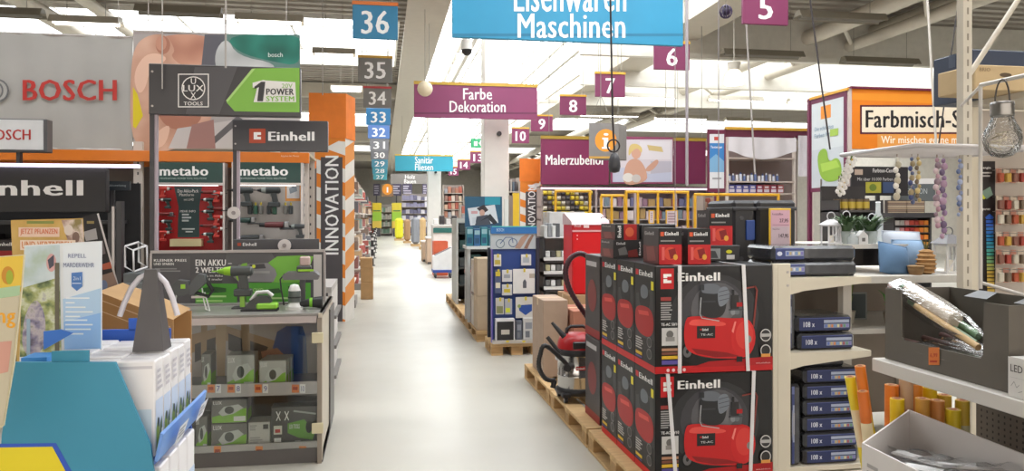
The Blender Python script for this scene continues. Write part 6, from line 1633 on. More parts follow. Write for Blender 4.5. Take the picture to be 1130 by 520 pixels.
# glass bottles and a house ornament
for i, (px, yy, h, lab) in enumerate(((969, 5.2, .3, 'tall clear glass bottle at the back of the stand'), (941, 4.9, .08, 'small clear tea light glass at the front of the stand'))):
    x = XA(px, yy)
    t = thing('glass_vase', lab, 'vase', (x, yy, DT))
    r = .035
    new('body', MB(mat('#dfe5e6', .1, var=0, alpha=.55)).lathe([(r, 0), (r, h * .6), (r * .5, h * .75), (r * .45, h), (r * .4, h)], (x, yy, DT), n=16), t)
    new('lip', MB(mat('#e8eced', .1, var=0)).lathe([(r * .5, h - .006), (r * .55, h), (r * .4, h + .004)], (x, yy, DT), n=16), t)
DQ = DZ
c = Vector((XA(953, 4.88), 4.88, DT)); DZ = DT
t = thing('house_ornament', 'small white house shaped tea light holder at the front of the stand', 'ornament', c)
new('walls', MB(mat('#dedcda', .5)).prism([(c.x - .035, DZ), (c.x + .035, DZ), (c.x + .035, DZ + .06), (c.x, DZ + .095), (c.x - .035, DZ + .06)], 'y', c.y, c.y + .05), t)
new('window', MB(mat('#6d6a68', .5)).box(c.x - .012, c.x + .012, c.y - .002, c.y, DZ + .02, DZ + .045), t)
DZ = DQ
c = Vector((XA(1073, 4.7), 4.72, DZ))
t = thing('wire_basket', 'black wire basket leaning at the right end of the stand', 'basket', c)
for j in range(4): new('rim_wire', MB(mat('#2b2829', .5)).tube([c + Vector(((.05 + j * .012) * math.cos(a) , .04 * math.sin(a), .01 + j * .045)) for a in [i * math.pi / 6 for i in range(12)]], .004, n=5, closed=True), t)
for a in range(8): new('rib', MB(mat('#2b2829', .5)).cyl(c + Vector((.05 * math.cos(a * .785), .04 * math.sin(a * .785), .0)), c + Vector((.086 * math.cos(a * .785), .04 * math.sin(a * .785), .145)), .004, n=5), t)
x, y, z = XA(947, 5.1), 5.1, .912
t = thing('picture_frame', 'small dark picture frame standing under the top shelf level', 'picture', (x, y, z))
new('frame', MB(mat('#8d8f8c', .4)).box(x - .07, x + .07, y, y + .012, z, z + .2), t)
new('picture', MB(mat('#3a4448', .4)).box(x - .058, x + .058, y - .003, y, z + .012, z + .188), t)
# garlands hung from the wire shelf
def garland(label, px, py0, py1, X, cols, r, n_):
    a = PX(px, py0, X); b = PX(px, py1, X); a.z = zw - .004
    t = thing('garland', label, 'garland', b, 'garlands hanging from the wire shelf')
    new('string', MB(mat('#a89a90', .6)).cyl(a, b, .003, n=5), t)
    for i in range(n_):
        q = a + (b - a) * ((i + 1) / (n_ + .2)); s = r * (.7 + .5 * ((i * 37) % 10) / 10)
        new('bead', MB(mat(cols[i % len(cols)], .5)).ball(q + Vector((.006 * math.sin(i * 2.3), 0, 0)), s, s * .8, s * 1.15, 8, 6), t)
garland('white shell garland, leftmost on the wire shelf', 990, 178, 218, 2.12, ['#d8d4c8', '#b9b09a', '#e6e2da'], .013, 8)
garland('blue and brown bead garland, second on the wire shelf', 1006, 178, 224, 2.18, ['#5a6486', '#9a8a68', '#3f4a78'], .011, 10)
garland('yellow brown bead garland beside the blue one on the wire shelf', 1013, 176, 222, 2.2, ['#a8925a', '#c9b27a', '#6a5a48'], .01, 10)
garland('pink and grey ribbon garland in the middle of the wire shelf', 1034, 176, 250, 2.3, ['#b08a98', '#8a7480', '#c9b2b8'], .013, 13)
garland('violet ribbon garland right of the pink one', 1041, 174, 262, 2.34, ['#8a7090', '#a88aa0', '#6a5874'], .014, 14)
garland('blue grey garland nearest the tall post', 1059, 172, 238, 2.42, ['#7a86a8', '#9aa4c0', '#5f6c90'], .011, 11)
# orchid spray
c = PX(924, 172, 1.99)
t = thing('flower_spray', 'white orchid spray hanging at the left end of the wire shelf', 'flowers', c)
c = Vector((1.99, 3.01, zw)) ; b = PX(926, 214, 1.99)
new('stem', MB(mat('#6f8a4e', .6)).tube([c, c + (b - c) * .5 + Vector((-.02, 0, 0)), b], .004, n=5), t)
for i in range(8):
    q = c + (b - c) * (.12 + i * .115)
    k = MB(mat('#ece9e6', .6))
    for a in range(5): k.ball(q + Vector((.016 * math.cos(a * 1.256 + i), -.004, .016 * math.sin(a * 1.256 + i))), .011, .004, .011, 7, 4)
    k.m(mat('#d8b84a', .5)).ball(q + Vector((0, -.008, 0)), .005, n=6, m=4)
    new('blossom', k, t)

# ================================================================== HOOK WALL AT THE RIGHT EDGE
HY_ = 3.75
HX0, HX1 = XA(1072, HY_), XA(1175, HY_)
t = hw = thing('hook_wall', 'steel hook wall with a black lamp poster at the right edge', 'display wall', ((HX0 + HX1) / 2, HY_, 0))
new('back_panel', MB(mat('#b9aea4', .6)).box(HX0, HX1, HY_, HY_ + .03, .1, 2.25), t)
for a in (HX0 - .03, HX1 - .05): new('upright', MB(CRM).box(a, a + .05, HY_ - .03, HY_ + .05, 0, 2.32), t)
zt = ZA(107, 1100, HY_ - .2)
new('top_shelf', MB(mat('#cbc3b4', .45)).box(HX0 - .03, HX1, HY_ - .4, HY_ + .03, zt - .03, zt), t)
new('base', MB(CRM).box(HX0, HX1, HY_ - .3, HY_ + .03, 0, .1), t)
px0, px1, pz0, pz1 = RECT(1075, 178, 1098, 326, HY_)
new('poster', draw(fY(HY_ - .004), [('r', 1074, 178, 1098, 340, '#2a2224'), ('t', 'Energie', 1080, 184, 1093, 187, W, .02), ('r', 1079, 190, 1094, 191.5, '#c9c5c3'), ('r', 1081, 193.5, 1092, 195, '#c9c5c3'), ('e', 1085, 217, 2.5, 3, '#cfd62e'), ('p', [(1082, 212), (1092, 206), (1095, 215), (1088, 220)], '#7f9a8a'), ('t', 'sparen', 1082, 230, 1092, 233, W, .01)] +
    [('p', [(1086, 240), (1091, 236), (1096, 240), (1094.5, 242), (1087.5, 242)], '#2f5fc0')] + [('r', 1087, 243 + i * 4, 1095, 246 + i * 4, ['#2f62c6', '#2f74c8', '#2f88c4', '#3a9ab4', '#4aa89a', '#7aae7a', '#a9ae5a', '#c9a848'][min(7, i // 2)]) for i in range(20)]), t)
gh = 'packets hanging on the hook wall'
rr = 0
for j, py in enumerate((192, 222, 238, 262, 282, 302)):
    for i, px in enumerate((1104, 1112, 1120, 1128)):
        q = PY(px, py, HY_ - .06)
        t = thing('hanging_packet', '%s packet from the left in the %s row of the hook wall' % (ORD[i], ORD[j]), 'packet', (q.x, q.y, q.z), gh)
        c = ['#b0563a', '#c9a24a', '#8d5f52', '#a8443a', '#d0c8b8', '#7a6a5a'][(i + j * 2) % 6]
        new('blister', MB(mat(c, .4)).box(q.x - .014, q.x + .014, HY_ - .075, HY_ - .05, q.z - .045, q.z + .005, .004), t)
        new('backing_card', MB(mat('#d8c9b6' if (i + j) % 2 else '#c08a78', .5)).box(q.x - .017, q.x + .017, HY_ - .05, HY_ - .047, q.z - .05, q.z + .03), t)
        new('hook', MB(STL).cyl((q.x, HY_, q.z + .022), (q.x, HY_ - .13, q.z + .025), .002, n=5), t)
pack('small_carton', 'dark blue carton with white letters on the hook wall', 'box', XA(1114, HY_ - .1), XA(1140, HY_ - .1), HY_ - .12, HY_ - .078, ZA(282, 1120, HY_ - .1), ZA(272, 1120, HY_ - .1), mat('#2a3a66', .5), front=[('t', 'NORD', .2, .2, .9, .6, '#c9cfe0', .03)]) if False else None
pack('storage_carton', 'beige archive carton with a handle hole on the top right shelf', 'box', XA(1076, HY_ - .38), XA(1150, HY_ - .38), HY_ - .38, HY_ - .12, zt + .001, ZA(72, 1100, HY_ - .38), card('#c2a982'), front=[('e', .45, .38, .09, .09, '#5a4a38'), ('t', 'BRIO', .06, .12, .22, .26, '#8a7456', .02)])
plain('storage_carton', 'dark blue carton behind the beige archive carton', 'box', XA(1058, HY_), XA(1150, HY_), HY_ - .1, HY_ + .2, zt + .001, ZA(60, 1100, HY_), mat('#3a4254', .5), tape='#4a5264')

# ================================================================== PAINT MIXING BOOTH
FYY = 8.0
X0, X1, Z0, Z1 = RECT(940, 101, 1150, 166, FYY)
t = thing('paint_booth_sign', 'large orange box sign reading Farbmisch-Service with an armchair poster on its side', 'sign', ((X0 + X1) / 2, FYY + .4, 0))
OR_ = mat('#e5801f', .45, var=.03)
new('front_board', MB(OR_).box(X0, X1, FYY, FYY + .05, Z0, Z1, .004), t)
new('top_edge', MB(mat('#6d2440', .5)).box(X0 - .02, X1, FYY - .02, FYY + .05, Z1, Z1 + .025), t)
new('lettering', draw(fY(FYY), [('p', [(940.5, 103), (1150, 106), (1150, 120), (940.5, 110)], '#eb9226'), ('r', 949, 116, 1140, 148, '#5a2230'), ('r', 951, 118, 1138, 146, '#efe0c9'), ('t', 'Farbmisch-Service', 955, 121.5, 1113, 141, '#1f1a1c', .05), ('r', 968, 148, 1140, 163, '#e59a48'), ('t', 'Wir mischen gerne mit!', 972, 150, 1064, 161, '#fbeedd', .03)]), t)
ZL0 = ZA(205, 900, FYY)
y1b = YA(898, X0)
new('corner_post', MB(mat('#c9b9b4', .4)).box(X0 - .04, X0, FYY, FYY + .04, 0, Z1), t)
new('side_board', MB(mat('#6d2a4a', .45)).box(X0 - .05, X0 - .04, FYY + .03, y1b, ZL0 - .05, Z1 - .02), t)
new('side_poster', draw(f_left(X0 - .05, FYY + .08, y1b - .04, ZL0, Z1 - .08), [('r', 0, 0, 1, 1, '#cfd6da'), ('r', 0, .55, 1, 1, '#c4cbd2'), ('r', .3, .05, .62, .2, '#e8902e'), ('t', 'Die schönsten', .1, .28, .7, .33, '#7f9ab0', .02), ('t', 'Farben für', .1, .36, .6, .41, '#7f9ab0', .02), ('r', .6, .34, .85, .42, '#9fc04e'), ('b', [(.18, .58), (.5, .53), (.55, .72), (.8, .66), (.95, .74), (.95, .92), (.5, .95), (.25, .85)], '#8db53e'), ('p', [(.3, .72), (.8, .7), (.9, .78), (.35, .82)], '#a8cc52'), ('r', .3, .9, .34, .98, '#5a4a38'), ('r', .86, .88, .9, .96, '#5a4a38')]), t)
new('side_top_edge', MB(mat('#d9a03a', .5)).box(X0 - .06, X0 - .03, FYY, y1b, Z1 - .02, Z1 + .01), t)
new('far_post', MB(mat('#6d2a4a', .4)).box(X0 - .06, X0 - .02, y1b, y1b + .05, 0, Z1), t)
new('right_post', MB(mat('#c9b9b4', .4)).box(X1 - .05, X1, FYY, FYY + .05, 0, Z1), t)
# counter of the booth with dark board and goods
Yb = 7.7
X0, X1, Z0, Z1 = RECT(940, 184, 1002, 216, Yb)
t = thing('info_board', 'black board headed Farbton-Center below the orange sign', 'board', ((X0 + X1) / 2, Yb, 0))
new('panel', MB(mat('#2a2628', .5)).box(X0, X1, Yb, Yb + .03, Z0, Z1), t)
new('print', draw(fY(Yb), [('r', 943, 187, 952, 193, '#b09a8a'), ('t', 'Farbton-Center', 963, 186, 990, 190.5, '#d9d5d2', .02), ('t', 'Mit über 10.000 Farben', 946, 196, 985, 199.5, '#c9c5c2', .01), ('r', 955, 201, 972, 213, '#a8a03a'), ('r', 974, 201, 986, 213, '#3a4a6a'), ('e', 963, 207, 4, 4, '#6a7a2e')]), t)
new('post', MB(DGR).box((X0 + X1) / 2 - .02, (X0 + X1) / 2 + .02, Yb + .03, Yb + .06, 0, Z1 - .05), t)
# dark sign "EDITION" board
X0, X1, Z0, Z1 = RECT(985, 197, 1032, 222, Yb + .15)
t = thing('shelf_sign', 'white topped grey sign reading EDITION behind the garlands', 'sign', ((X0 + X1) / 2, Yb + .15, 0))
new('panel', MB(mat('#5d6264', .5)).box(X0, X1, Yb + .15, Yb + .18, Z0, Z1), t)
new('print', draw(fY(Yb + .15), [('r', 985, 197, 1032, 203, '#d9d5d4'), ('t', 'EDITION', 1000, 208, 1023, 214, '#b9bfc0', .0)]), t)
new('post', MB(DGR).box((X0 + X1) / 2 - .02, (X0 + X1) / 2 + .02, Yb + .18, Yb + .21, 0, Z0 + .1), t)
# colour chip rack
Yr = 7.2
X0, X1, Z0, Z1 = RECT(986, 236, 1028, 275, Yr)
t = thing('colour_rack', 'dark rack of red, orange and grey colour sample boxes', 'rack', ((X0 + X1) / 2, Yr, 0))
new('top', MB(mat('#3f3d40', .5)).box(X0 - .03, X1 + .03, Yr - .05, Yr + .25, Z1 - .04, Z1 + .01), t)
new('back_panel', MB(mat('#4a4648', .5)).box(X0, X1, Yr + .2, Yr + .22, 0, Z1 - .04), t)
for a in (X0, X1 - .02): new('side_panel', MB(mat('#3a383a', .5)).box(a, a + .02, Yr, Yr + .22, 0, Z1 - .04), t)
zr0 = Z0 - .3
for j in range(7):
    z_ = Z1 - .045 - .075 * (j + 1)
    new('shelf_board', MB(mat('#55504f', .5)).box(X0 + .02, X1 - .02, Yr, Yr + .2, z_ - .008, z_), t)
cols = [['#c9c5c2', '#b9b4b0', '#c98a8a', '#b8483a', '#a83a2e', '#c8642e', '#d9822e'], ['#a8a5a8', '#b57a7a', '#b0403a', '#9a2f2a', '#b8502a', '#c9702a', '#c98a3a']]
w7 = (X1 - X0 - .05) / 7
for j in range(7):
    z_ = Z1 - .045 - .075 * (j + 1) + .001
    for i in range(7):
        new('sample_box', MB(mat(cols[j % 2][i], .5)).box(X0 + .025 + i * w7 + .003, X0 + .025 + (i + 1) * w7 - .003, Yr + .01, Yr + .15, z_, z_ + .05, .003), label='%s colour sample box in the %s row of the dark rack' % (ORD[i], ORD[j]), cat='sample box', group='colour sample boxes in the rack')
# shelf of yellow and dark tins left of the rack
Yt = 7.0
X0, X1 = XA(925, Yt), XA(975, Yt); z_ = ZA(232, 950, Yt)
t = thing('goods_shelf', 'dark shelf with yellow labelled tins behind the white lanterns', 'shelf', ((X0 + X1) / 2, Yt, 0))
new('board', MB(mat('#4a4644', .5)).box(X0, X1, Yt, Yt + .3, z_ - .02, z_), t)
new('lower_board', MB(mat('#4a4644', .5)).box(X0, X1, Yt, Yt + .3, z_ - .32, z_ - .3), t)
new('back_panel', MB(mat('#35302f', .6)).box(X0, X1, Yt + .3, Yt + .32, 0, z_ + .25), t)
for a in (X0, X1 - .02): new('side_panel', MB(mat('#3a383a', .5)).box(a, a + .02, Yt, Yt + .3, 0, z_ + .1), t)
for i in range(5):
    x = X0 + .05 + i * .08
    t = thing('paint_tin', '%s yellow labelled tin from the left behind the lanterns' % ORD[i], 'tin', (x, Yt + .1, z_), 'yellow labelled tins')
    cn = new('can', MB(mat('#6d5a44', .4, .3)).cyl((x, Yt + .1, z_ + .001), (x, Yt + .1, z_ + .11), .034, n=14), t)
    new('label_band', MB(mat('#b59a3a', .5)).cyl((x, Yt + .1, z_ + .02), (x, Yt + .1, z_ + .085), .0348, n=14, caps=False), cn)
    new('lid', MB(mat('#3a3633', .4)).cyl((x, Yt + .1, z_ + .11), (x, Yt + .1, z_ + .118), .03, n=14), cn)
# tall tissue / tin column stand with brown cards
Yk = 7.5
X0, X1 = XA(980, Yk), XA(1022, Yk)
t = thing('card_rack', 'rack of brown striped colour cards below the grey sign', 'rack', ((X0 + X1) / 2, Yk, 0))
new('frame', MB(mat('#4a4240', .5)).box(X0, X1, Yk + .02, Yk + .06, 0, ZA(221, 1000, Yk)), t)
for i in range(6):
    for j in range(2):
        a, b, c2, d2 = RECT(981 + j * 20, 222 + i * 2.4, 1000 + j * 20, 224 + i * 2.4, Yk)
        new('card_row', MB(mat(['#a8927a', '#8a7464', '#b9a68e'][i % 3], .6)).box(a, b, Yk, Yk + .02, c2, d2), t)

# ================================================================== DRAPED BOOTH
Yd = 12.0
X0, X1, Z0, Z1 = RECT(781, 141, 898, 152, Yd)
t = thing('draped_booth', 'purple framed booth with a white cloth drape and a blue side poster', 'booth', ((X0 + X1) / 2, Yd, 0))
PU = mat('#5f2138', .5)
new('header', MB(PU).box(XA(801, Yd), X1, Yd, Yd + .06, ZA(152, 850, Yd), ZA(143, 850, Yd)), t)
new('header_edge', MB(mat('#c99a34', .5)).box(XA(801, Yd), X1, Yd - .02, Yd + .06, ZA(144, 850, Yd), ZA(141, 850, Yd)), t)
for a in (802, 876, 896): new('post', MB(mat('#c9beb6', .5)).box(XA(a, Yd), XA(a + 2.2, Yd), Yd, Yd + .06, 0, ZA(151, a, Yd)), t)
xa, xb = XA(803, Yd), XA(877, Yd)
za, zc_ = ZA(152, 840, Yd), ZA(172, 840, Yd)
new('drape', MB(mat('#d5d0d4', .7, var=.03)).grid(lambda u, v: (xa + (xb - xa) * u, Yd - .03 - .02 * math.sin(u * 20), za - (za - zc_) * v * (1 - .0 + .45 * (math.sin(math.pi * u)) ** 1.2 * v - .25)), 24, 6), t)
new('side_cloth', MB(mat('#cfcad0', .7)).grid(lambda u, v: (XA(880, Yd) + (XA(897, Yd) - XA(880, Yd)) * u, Yd - .02 - .01 * math.sin(u * 15), ZA(150, 888, Yd) + (ZA(195, 888, Yd) - ZA(150, 888, Yd)) * v), 8, 4), t)
new('back_panel', MB(mat('#8a7a76', .6)).box(xa, XA(897, Yd), Yd + .5, Yd + .53, 0, za), t)
new('side_board', draw(fY(Yd - .01), [('r', 781, 143, 800.5, 212, '#6a2440'), ('r', 783, 148, 799, 208, '#d8d9dc'), ('r', 783, 158, 799, 190, '#3a7fc0'), ('p', [(783, 176), (790, 170), (799, 178), (799, 190), (783, 190)], '#7aa8cc'), ('r', 788, 151, 793, 155, '#c0483a'), ('t', 'Testsieger', 784, 161, 797, 164.5, W, .02), ('r', 786, 196, 796, 198, '#9a9a9c')]), t)
new('side_frame', MB(PU).box(XA(781, Yd), XA(800.5, Yd), Yd - .008, Yd + .03, ZA(212, 790, Yd), ZA(143, 790, Yd)), t)
new('side_post', MB(PU).box(XA(789, Yd), XA(792, Yd), Yd, Yd + .03, 0, ZA(212, 790, Yd)), t)
shz = [ZA(174, 840, Yd), ZA(200, 840, Yd), ZA(213, 840, Yd)]
for z_ in shz: new('shelf_board', MB(mat('#b9aaa2', .5)).box(xa, xb, Yd, Yd + .5, z_ - .025, z_), t)
gg = 'small bottles and tins on the draped booth shelf'
for i in range(14):
    x = xa + .08 + i * .066; z_ = shz[1]
    h = .09 + .04 * ((i * 5) % 4) / 4
    t = thing('small_bottle', '%s white and blue bottle from the left on the draped booth shelf' % ORD[i], 'bottle', (x, Yd + .1, z_), gg)
    new('body', MB(mat(['#c9cdd8', '#5f6f9a', '#d9d5d4'][i % 3], .4)).cyl((x, Yd + .1, z_ + .001), (x, Yd + .1, z_ + h), .024, n=10), t)
    new('cap', MB(mat(['#3f4f86', '#c9c5c8', '#6a4a5a'][i % 3], .4)).cyl((x, Yd + .1, z_ + h), (x, Yd + .1, z_ + h + .03), .014, n=8), t)
for i in range(8):
    x = xa + .04 + i * .125; z_ = shz[2]
    pack('small_carton', '%s %s carton from the left on the lower booth shelf' % (ORD[i], 'blue' if i < 4 else 'purple red'), 'box', x, x + .115, Yd + .05, Yd + .2, z_ + .001, z_ + .14, mat(['#4a4a8a', '#5f5fa0'][i % 2] if i < 4 else ['#8a2f4a', '#9a4a4a'][i % 2], .5), front=[('r', .1, .55, .9, .9, '#c9c0c8'), ('r', .2, .2, .8, .4, '#d9cfd4')], group='cartons on the lower booth shelf')

# ================================================================== PAINTING SUPPLIES WALL
Ym = 14.5
hsign('wall_banner', 'long purple banner reading Malerzubehör above the painting shelves', 'banner', 597, 151, 672, 204, Ym, '#7d2450', '#a5862e',
      [('t', 'Malerzubehör', 602, 171, 668, 182, W, .05)])
hsign('photo_banner', 'banner with a photo of a blonde woman decorating', 'banner', 674, 151, 743, 203, Ym, '#8a3a5c', None,
      [('r', 676, 154, 742, 201, '#cfc6cc'), ('r', 706, 156, 740, 176, '#d9d3d8'), ('r', 718, 178, 741, 198, '#b5b0bc'), ('p', [(714, 160), (730, 162), (732, 168), (716, 166)], '#c9b27a'), ('p', [(676, 186), (700, 184), (716, 192), (741, 190), (741, 201), (676, 201)], '#b9bccf'), ('b', [(686, 206), (690, 180), (700, 174), (708, 178), (714, 190), (714, 201)], '#c99a84'), ('e', 702, 168, 5.5, 7.5, '#d0a08a'), ('b', [(693, 174), (694, 160), (702, 158), (709, 163), (708, 170), (704, 163), (698, 166)], '#d6bd7a'), ('b', [(710, 188), (722, 177), (726, 176), (727, 180), (718, 190)], '#c99a84'), ('e', 693, 196, 6, 5, '#d8d2cc'), ('e', 702, 197, 5, 4.5, '#c4bcb8')])
hsign('wall_banner', 'short purple banner right of the photo of the blonde woman', 'banner', 744, 153, 779, 203, Ym, '#6f1f46', '#a5862e', None)
# shelves under the banners
X0, X1 = XA(597, Ym), XA(790, Ym)
t = thing('supply_shelf', 'long pink lit shelf wall filled with painting supplies', 'shelf', ((X0 + X1) / 2, Ym, 0))
Zt = ZA(206, 690, Ym)
new('light_strip', MB(mat('#ffdcee', .4, var=0, emit=1.6)).box(X0, X1, Ym - .02, Ym + .03, Zt - .06, Zt - .025), t)
new('canopy', MB(mat('#4a2a38', .5)).box(X0, X1, Ym - .05, Ym + .4, Zt - .02, Zt), t)
new('back_panel', MB(mat('#a59a9c', .6)).box(X0, X1, Ym + .4, Ym + .42, 0, Zt), t)
mz = [.2, .55, .9, 1.25, 1.6, 1.85]
for z_ in mz: new('shelf_board', MB(mat('#b5aaa8', .5)).box(X0, X1, Ym + .02, Ym + .4, z_ - .02, z_), t)
for a in (597, 657, 700, 745, 788): new('upright', MB(mat('#b9a9a6', .5)).box(XA(a, Ym), XA(a, Ym) + .04, Ym, Ym + .4, 0, Zt), t)
# paint rollers: yellow and black, hung in rows on the left bay
gr = 'yellow and black paint rollers hung in rows'
for j in range(7):
    for i in range(11):
        px = 601 + i * 5; py = 213 + j * 5.6
        q = PY(px, py, Ym - .07)
        o = new('paint_roller', MB(mat(['#d2b52a', '#5a4f4a', '#b9a53a', '#4a4446', '#c9c0b0'][(i * 2 + j * 3) % 5], .6)).cyl((q.x - .03, Ym - .07, q.z), (q.x + .04, Ym - .07, q.z), .04, n=8).m(mat('#2c282a', .5)).cyl((q.x, Ym - .07, q.z), (q.x, Ym + .42, q.z + .01), .006, n=4), label='%s roller from the left in the %s row of the painting supplies' % (ORD[i], ORD[j]), cat='paint roller', group=gr)
# tins and cartons on the other bays
gr = 'tins and cartons on the painting shelves'
rnd = random.Random(5)
for z_, lab in ((1.25, 'third'), (1.6, 'second'), (1.85, 'top')):
    x = XA(659, Ym) + .06; i = 0
    while x < X1 - .2 and i < 20:
        w_ = rnd.uniform(.1, .17); h_ = rnd.uniform(.14, .22) if z_ < 1.8 else rnd.uniform(.12, .2)
        c = rnd.choice(['#8a6a7a', '#b59aa0', '#6a6a8a', '#c9b9bc', '#9a5a5a', '#7a8a94', '#d0c4c4', '#a88a5a'])
        new('supply_carton', MB(mat(c, .5)).box(x, x + w_ - .015, Ym + .05, Ym + .25, z_ + .001, z_ + h_, .004), label='%s carton from the left on the %s painting shelf' % (ORD[i], lab), cat='box', group=gr)
        x += w_; i += 1
# ---- yellow barrier gates
YG = mat('#d8a326', .4, var=.02)
def gate(label, x0, y0, x1, y1, Y, bars):
    X0, X1, Z0, Z1 = RECT(x0, y0, x1, y1, Y)
    t = thing('barrier_gate', label, 'barrier', ((X0 + X1) / 2, Y, 0), 'yellow barrier frames before the painting shelves')
    new('top_tube', MB(YG).cyl((X0, Y, Z1), (X1, Y, Z1), .022, n=8), t)
    new('bottom_tube', MB(YG).cyl((X0, Y, .2), (X1, Y, .2), .018, n=8), t)
    for px in bars: new('upright', MB(YG).cyl((XA(px, Y), Y, 0), (XA(px, Y), Y, Z1), .022, n=8), t)
    return t
gate('yellow tube frame left of the wide one before the painting shelves', 612, 211, 652, 280, 12.2, (613, 651))
gate('tall yellow tube frame in the middle before the painting shelves', 663, 216, 690, 280, 11.6, (663.5, 675, 689.5))
gate('wide yellow tube frame with four uprights before the painting shelves', 690, 212, 760, 280, 11.4, (691, 704, 726, 744, 759))
gate('yellow tube frame at the right before the draped booth', 766, 215, 860, 280, 11.0, (767, 792, 859))
for a, b, c2, d2, lab in ((735, 748, 232, 250, 'pale price card in a yellow frame on the wide barrier'), (716, 722, 232, 247, 'small price card in a yellow frame left of the other one')):
    X0, X1, Z0, Z1 = RECT(a, c2, b, d2, 11.3)
    t = thing('price_sign', lab, 'price sign', ((X0 + X1) / 2, 11.3, 0))
    new('frame', MB(YG).box(X0, X1, 11.3, 11.32, Z0, Z1), t)
    new('card', draw(fY(11.3), [('r', a + 1, c2 + 1, b - 1, d2 - 1, '#c9b9be')] + scribble(a + 2, c2 + 3, b - 2, d2 - 3, 4, '#9a8088')), t)
    new('post', MB(YG).cyl(((X0 + X1) / 2, 11.33, 0), ((X0 + X1) / 2, 11.33, Z0 + .02), .015, n=8), t)
# ================================================================== BLUE PRODUCT RACK (right of the aisle)
Yb = 9.1
X0, X1, Z0, Z1 = RECT(544, 250, 592, 374, Yb)
ZF = .15
make_pallet('short wooden pallet under the blue product rack', X0 - .02, Yb - .02, X1 - X0 + .09, .6)
t = thing('product_rack', 'blue pegboard product rack with a bike picture on its header', 'rack', ((X0 + X1) / 2, Yb + .2, .146))
zb0 = .146
BB = mat('#22407f', .45, var=.03)
zh0, zh1 = ZA(275, 568, Yb), ZA(258, 568, Yb)
new('back_panel', MB(BB).box(X0, X1, Yb + .06, Yb + .1, zb0, zh0), t)
new('header_picture', MB(mat('#b9c2c6', .5)).box(X0 - .02, X1, Yb + .04, Yb + .1, zh0, zh1), t)
new('header_band', MB(mat('#2a6fb0', .4)).box(X0 - .02, X1 + .01, Yb + .02, Yb + .1, zh1, Z1), t)
new('header_print', draw(fY(Yb + .02), [('t', 'BOSCH', 548, 252, 556, 255.5, '#bcd6ea', .02), ('r', 543, 249.6, 592, 250.6, '#5ac0b8')]), t)
new('picture_print', draw(fY(Yb + .04), [('r', 543, 259, 591, 274.5, '#b3bcc0'), ('e', 552, 269, 5, 5, '#6a7a86'), ('e', 552, 269, 4, 4, '#b3bcc0'), ('e', 566, 268, 5, 5, '#5a6a86'), ('e', 566, 268, 4, 4, '#b3bcc0'), ('l', [(552, 269), (558, 262), (565, 262), (566, 268)], .9, '#4a5a86'), ('p', [(568, 274), (575, 262), (580, 259), (584, 259), (577, 270), (574, 274.5)], '#a88a78'), ('p', [(578, 274), (583, 264), (587, 259), (589, 260), (584, 270), (582, 274.5)], '#8a6a5a')]), t)
new('side_panel', MB(mat('#2a2c38', .5)).box(X1, X1 + .04, Yb + .02, Yb + .5, zb0, zh1 - .05), t)
new('rear_panel', MB(mat('#2a2c38', .5)).box(X0, X1, Yb + .46, Yb + .5, zb0, zh0), t)
new('side_edge', MB(mat('#5a4aa0', .4)).box(X0 - .012, X0, Yb + .02, Yb + .1, zb0, zh0), t)
bt_ = new('base_tray', MB(mat('#b9b2aa', .5)).box(X0 - .01, X1 + .06, Yb - .06, Yb + .1, zb0, ZA(375, 568, Yb)), t)
for px in (560, 578, 592):
    q = PY(px, 377, Yb - .06); new('price_tag', MB(mat('#d8c23a', .5)).box(q.x - .018, q.x + .018, Yb - .064, Yb - .06, q.z - .012, q.z + .012), bt_)
gk = 'blister packs hung on the blue product rack'
def hang(label, a, b, y0, y1, c, prints, Y=Yb + .03):
    X0_, X1_, Z0_, Z1_ = RECT(a, y0, b, y1, Y)
    t = thing('hanging_pack', label, 'package', ((X0_ + X1_) / 2, Y, Z0_), gk)
    cd_ = new('card', MB(mat(c, .5)).box(X0_, X1_, Y - .01, Y + .012, Z0_, Z1_, .003), t)
    if prints: new('print', draw(fY(Y - .01), prints), cd_)
    hk_ = new('hook', MB(STL).cyl(((X0_ + X1_) / 2, Y + .06, Z1_ - .015), ((X0_ + X1_) / 2, Y - .04, Z1_ - .012), .003, n=5), t)
    new('hook_tag', MB(mat('#c9b83a', .5)).box((X0_ + X1_) / 2 - .012, (X0_ + X1_) / 2 + .012, Y - .045, Y - .041, Z1_ - .035, Z1_ + .01), hk_)
hang('white pack with yellow print at the top left of the blue rack', 545, 553, 281, 294, '#d0cfc8', [('r', 546, 287, 552, 292, '#b9a84a')])
hang('square white pack at the top right of the blue rack', 575, 586, 281, 293, '#cfd0d0', [('r', 577, 284, 584, 290, '#a8b0b8')])
hang('large white pack with a bottle picture on the blue rack', 566, 590, 297, 324, '#d8d8d6', [('p', [(577, 318), (577, 311), (579, 308), (581, 311), (581, 318)], '#5a5f68'), ('r', 584, 302, 590, 307, '#b0a89a')])
hang('small white pack, upper one in the middle of the blue rack', 554, 565, 298, 311, '#c9cacc', [('r', 556, 303, 563, 307, '#9aa0a8')])
hang('small white pack, lower one in the middle of the blue rack', 554, 565, 314, 326, '#c0c2c6', [('r', 556, 319, 563, 323, '#c9b83a')])
hang('narrow dark pack with yellow print left on the blue rack', 546, 553, 298, 324, '#4a5576', [('r', 547, 300, 552, 305, '#c9b83a'), ('r', 547, 312, 552, 318, '#cfc9b0')])
hang('white pack with a blue heart shaped tool picture low on the blue rack', 569, 590, 328, 351, '#c9c8c2', [('p', [(572, 337), (587, 336), (587, 343), (580, 348), (573, 343)], '#2a4f9a'), ('e', 573, 338, 2, 2, '#8a9a5a')])
hang('small pack with green print at the lower left of the blue rack', 547, 556, 329, 347, '#b9b8b0', [('r', 548, 338, 555, 346, '#7a7f5a')])
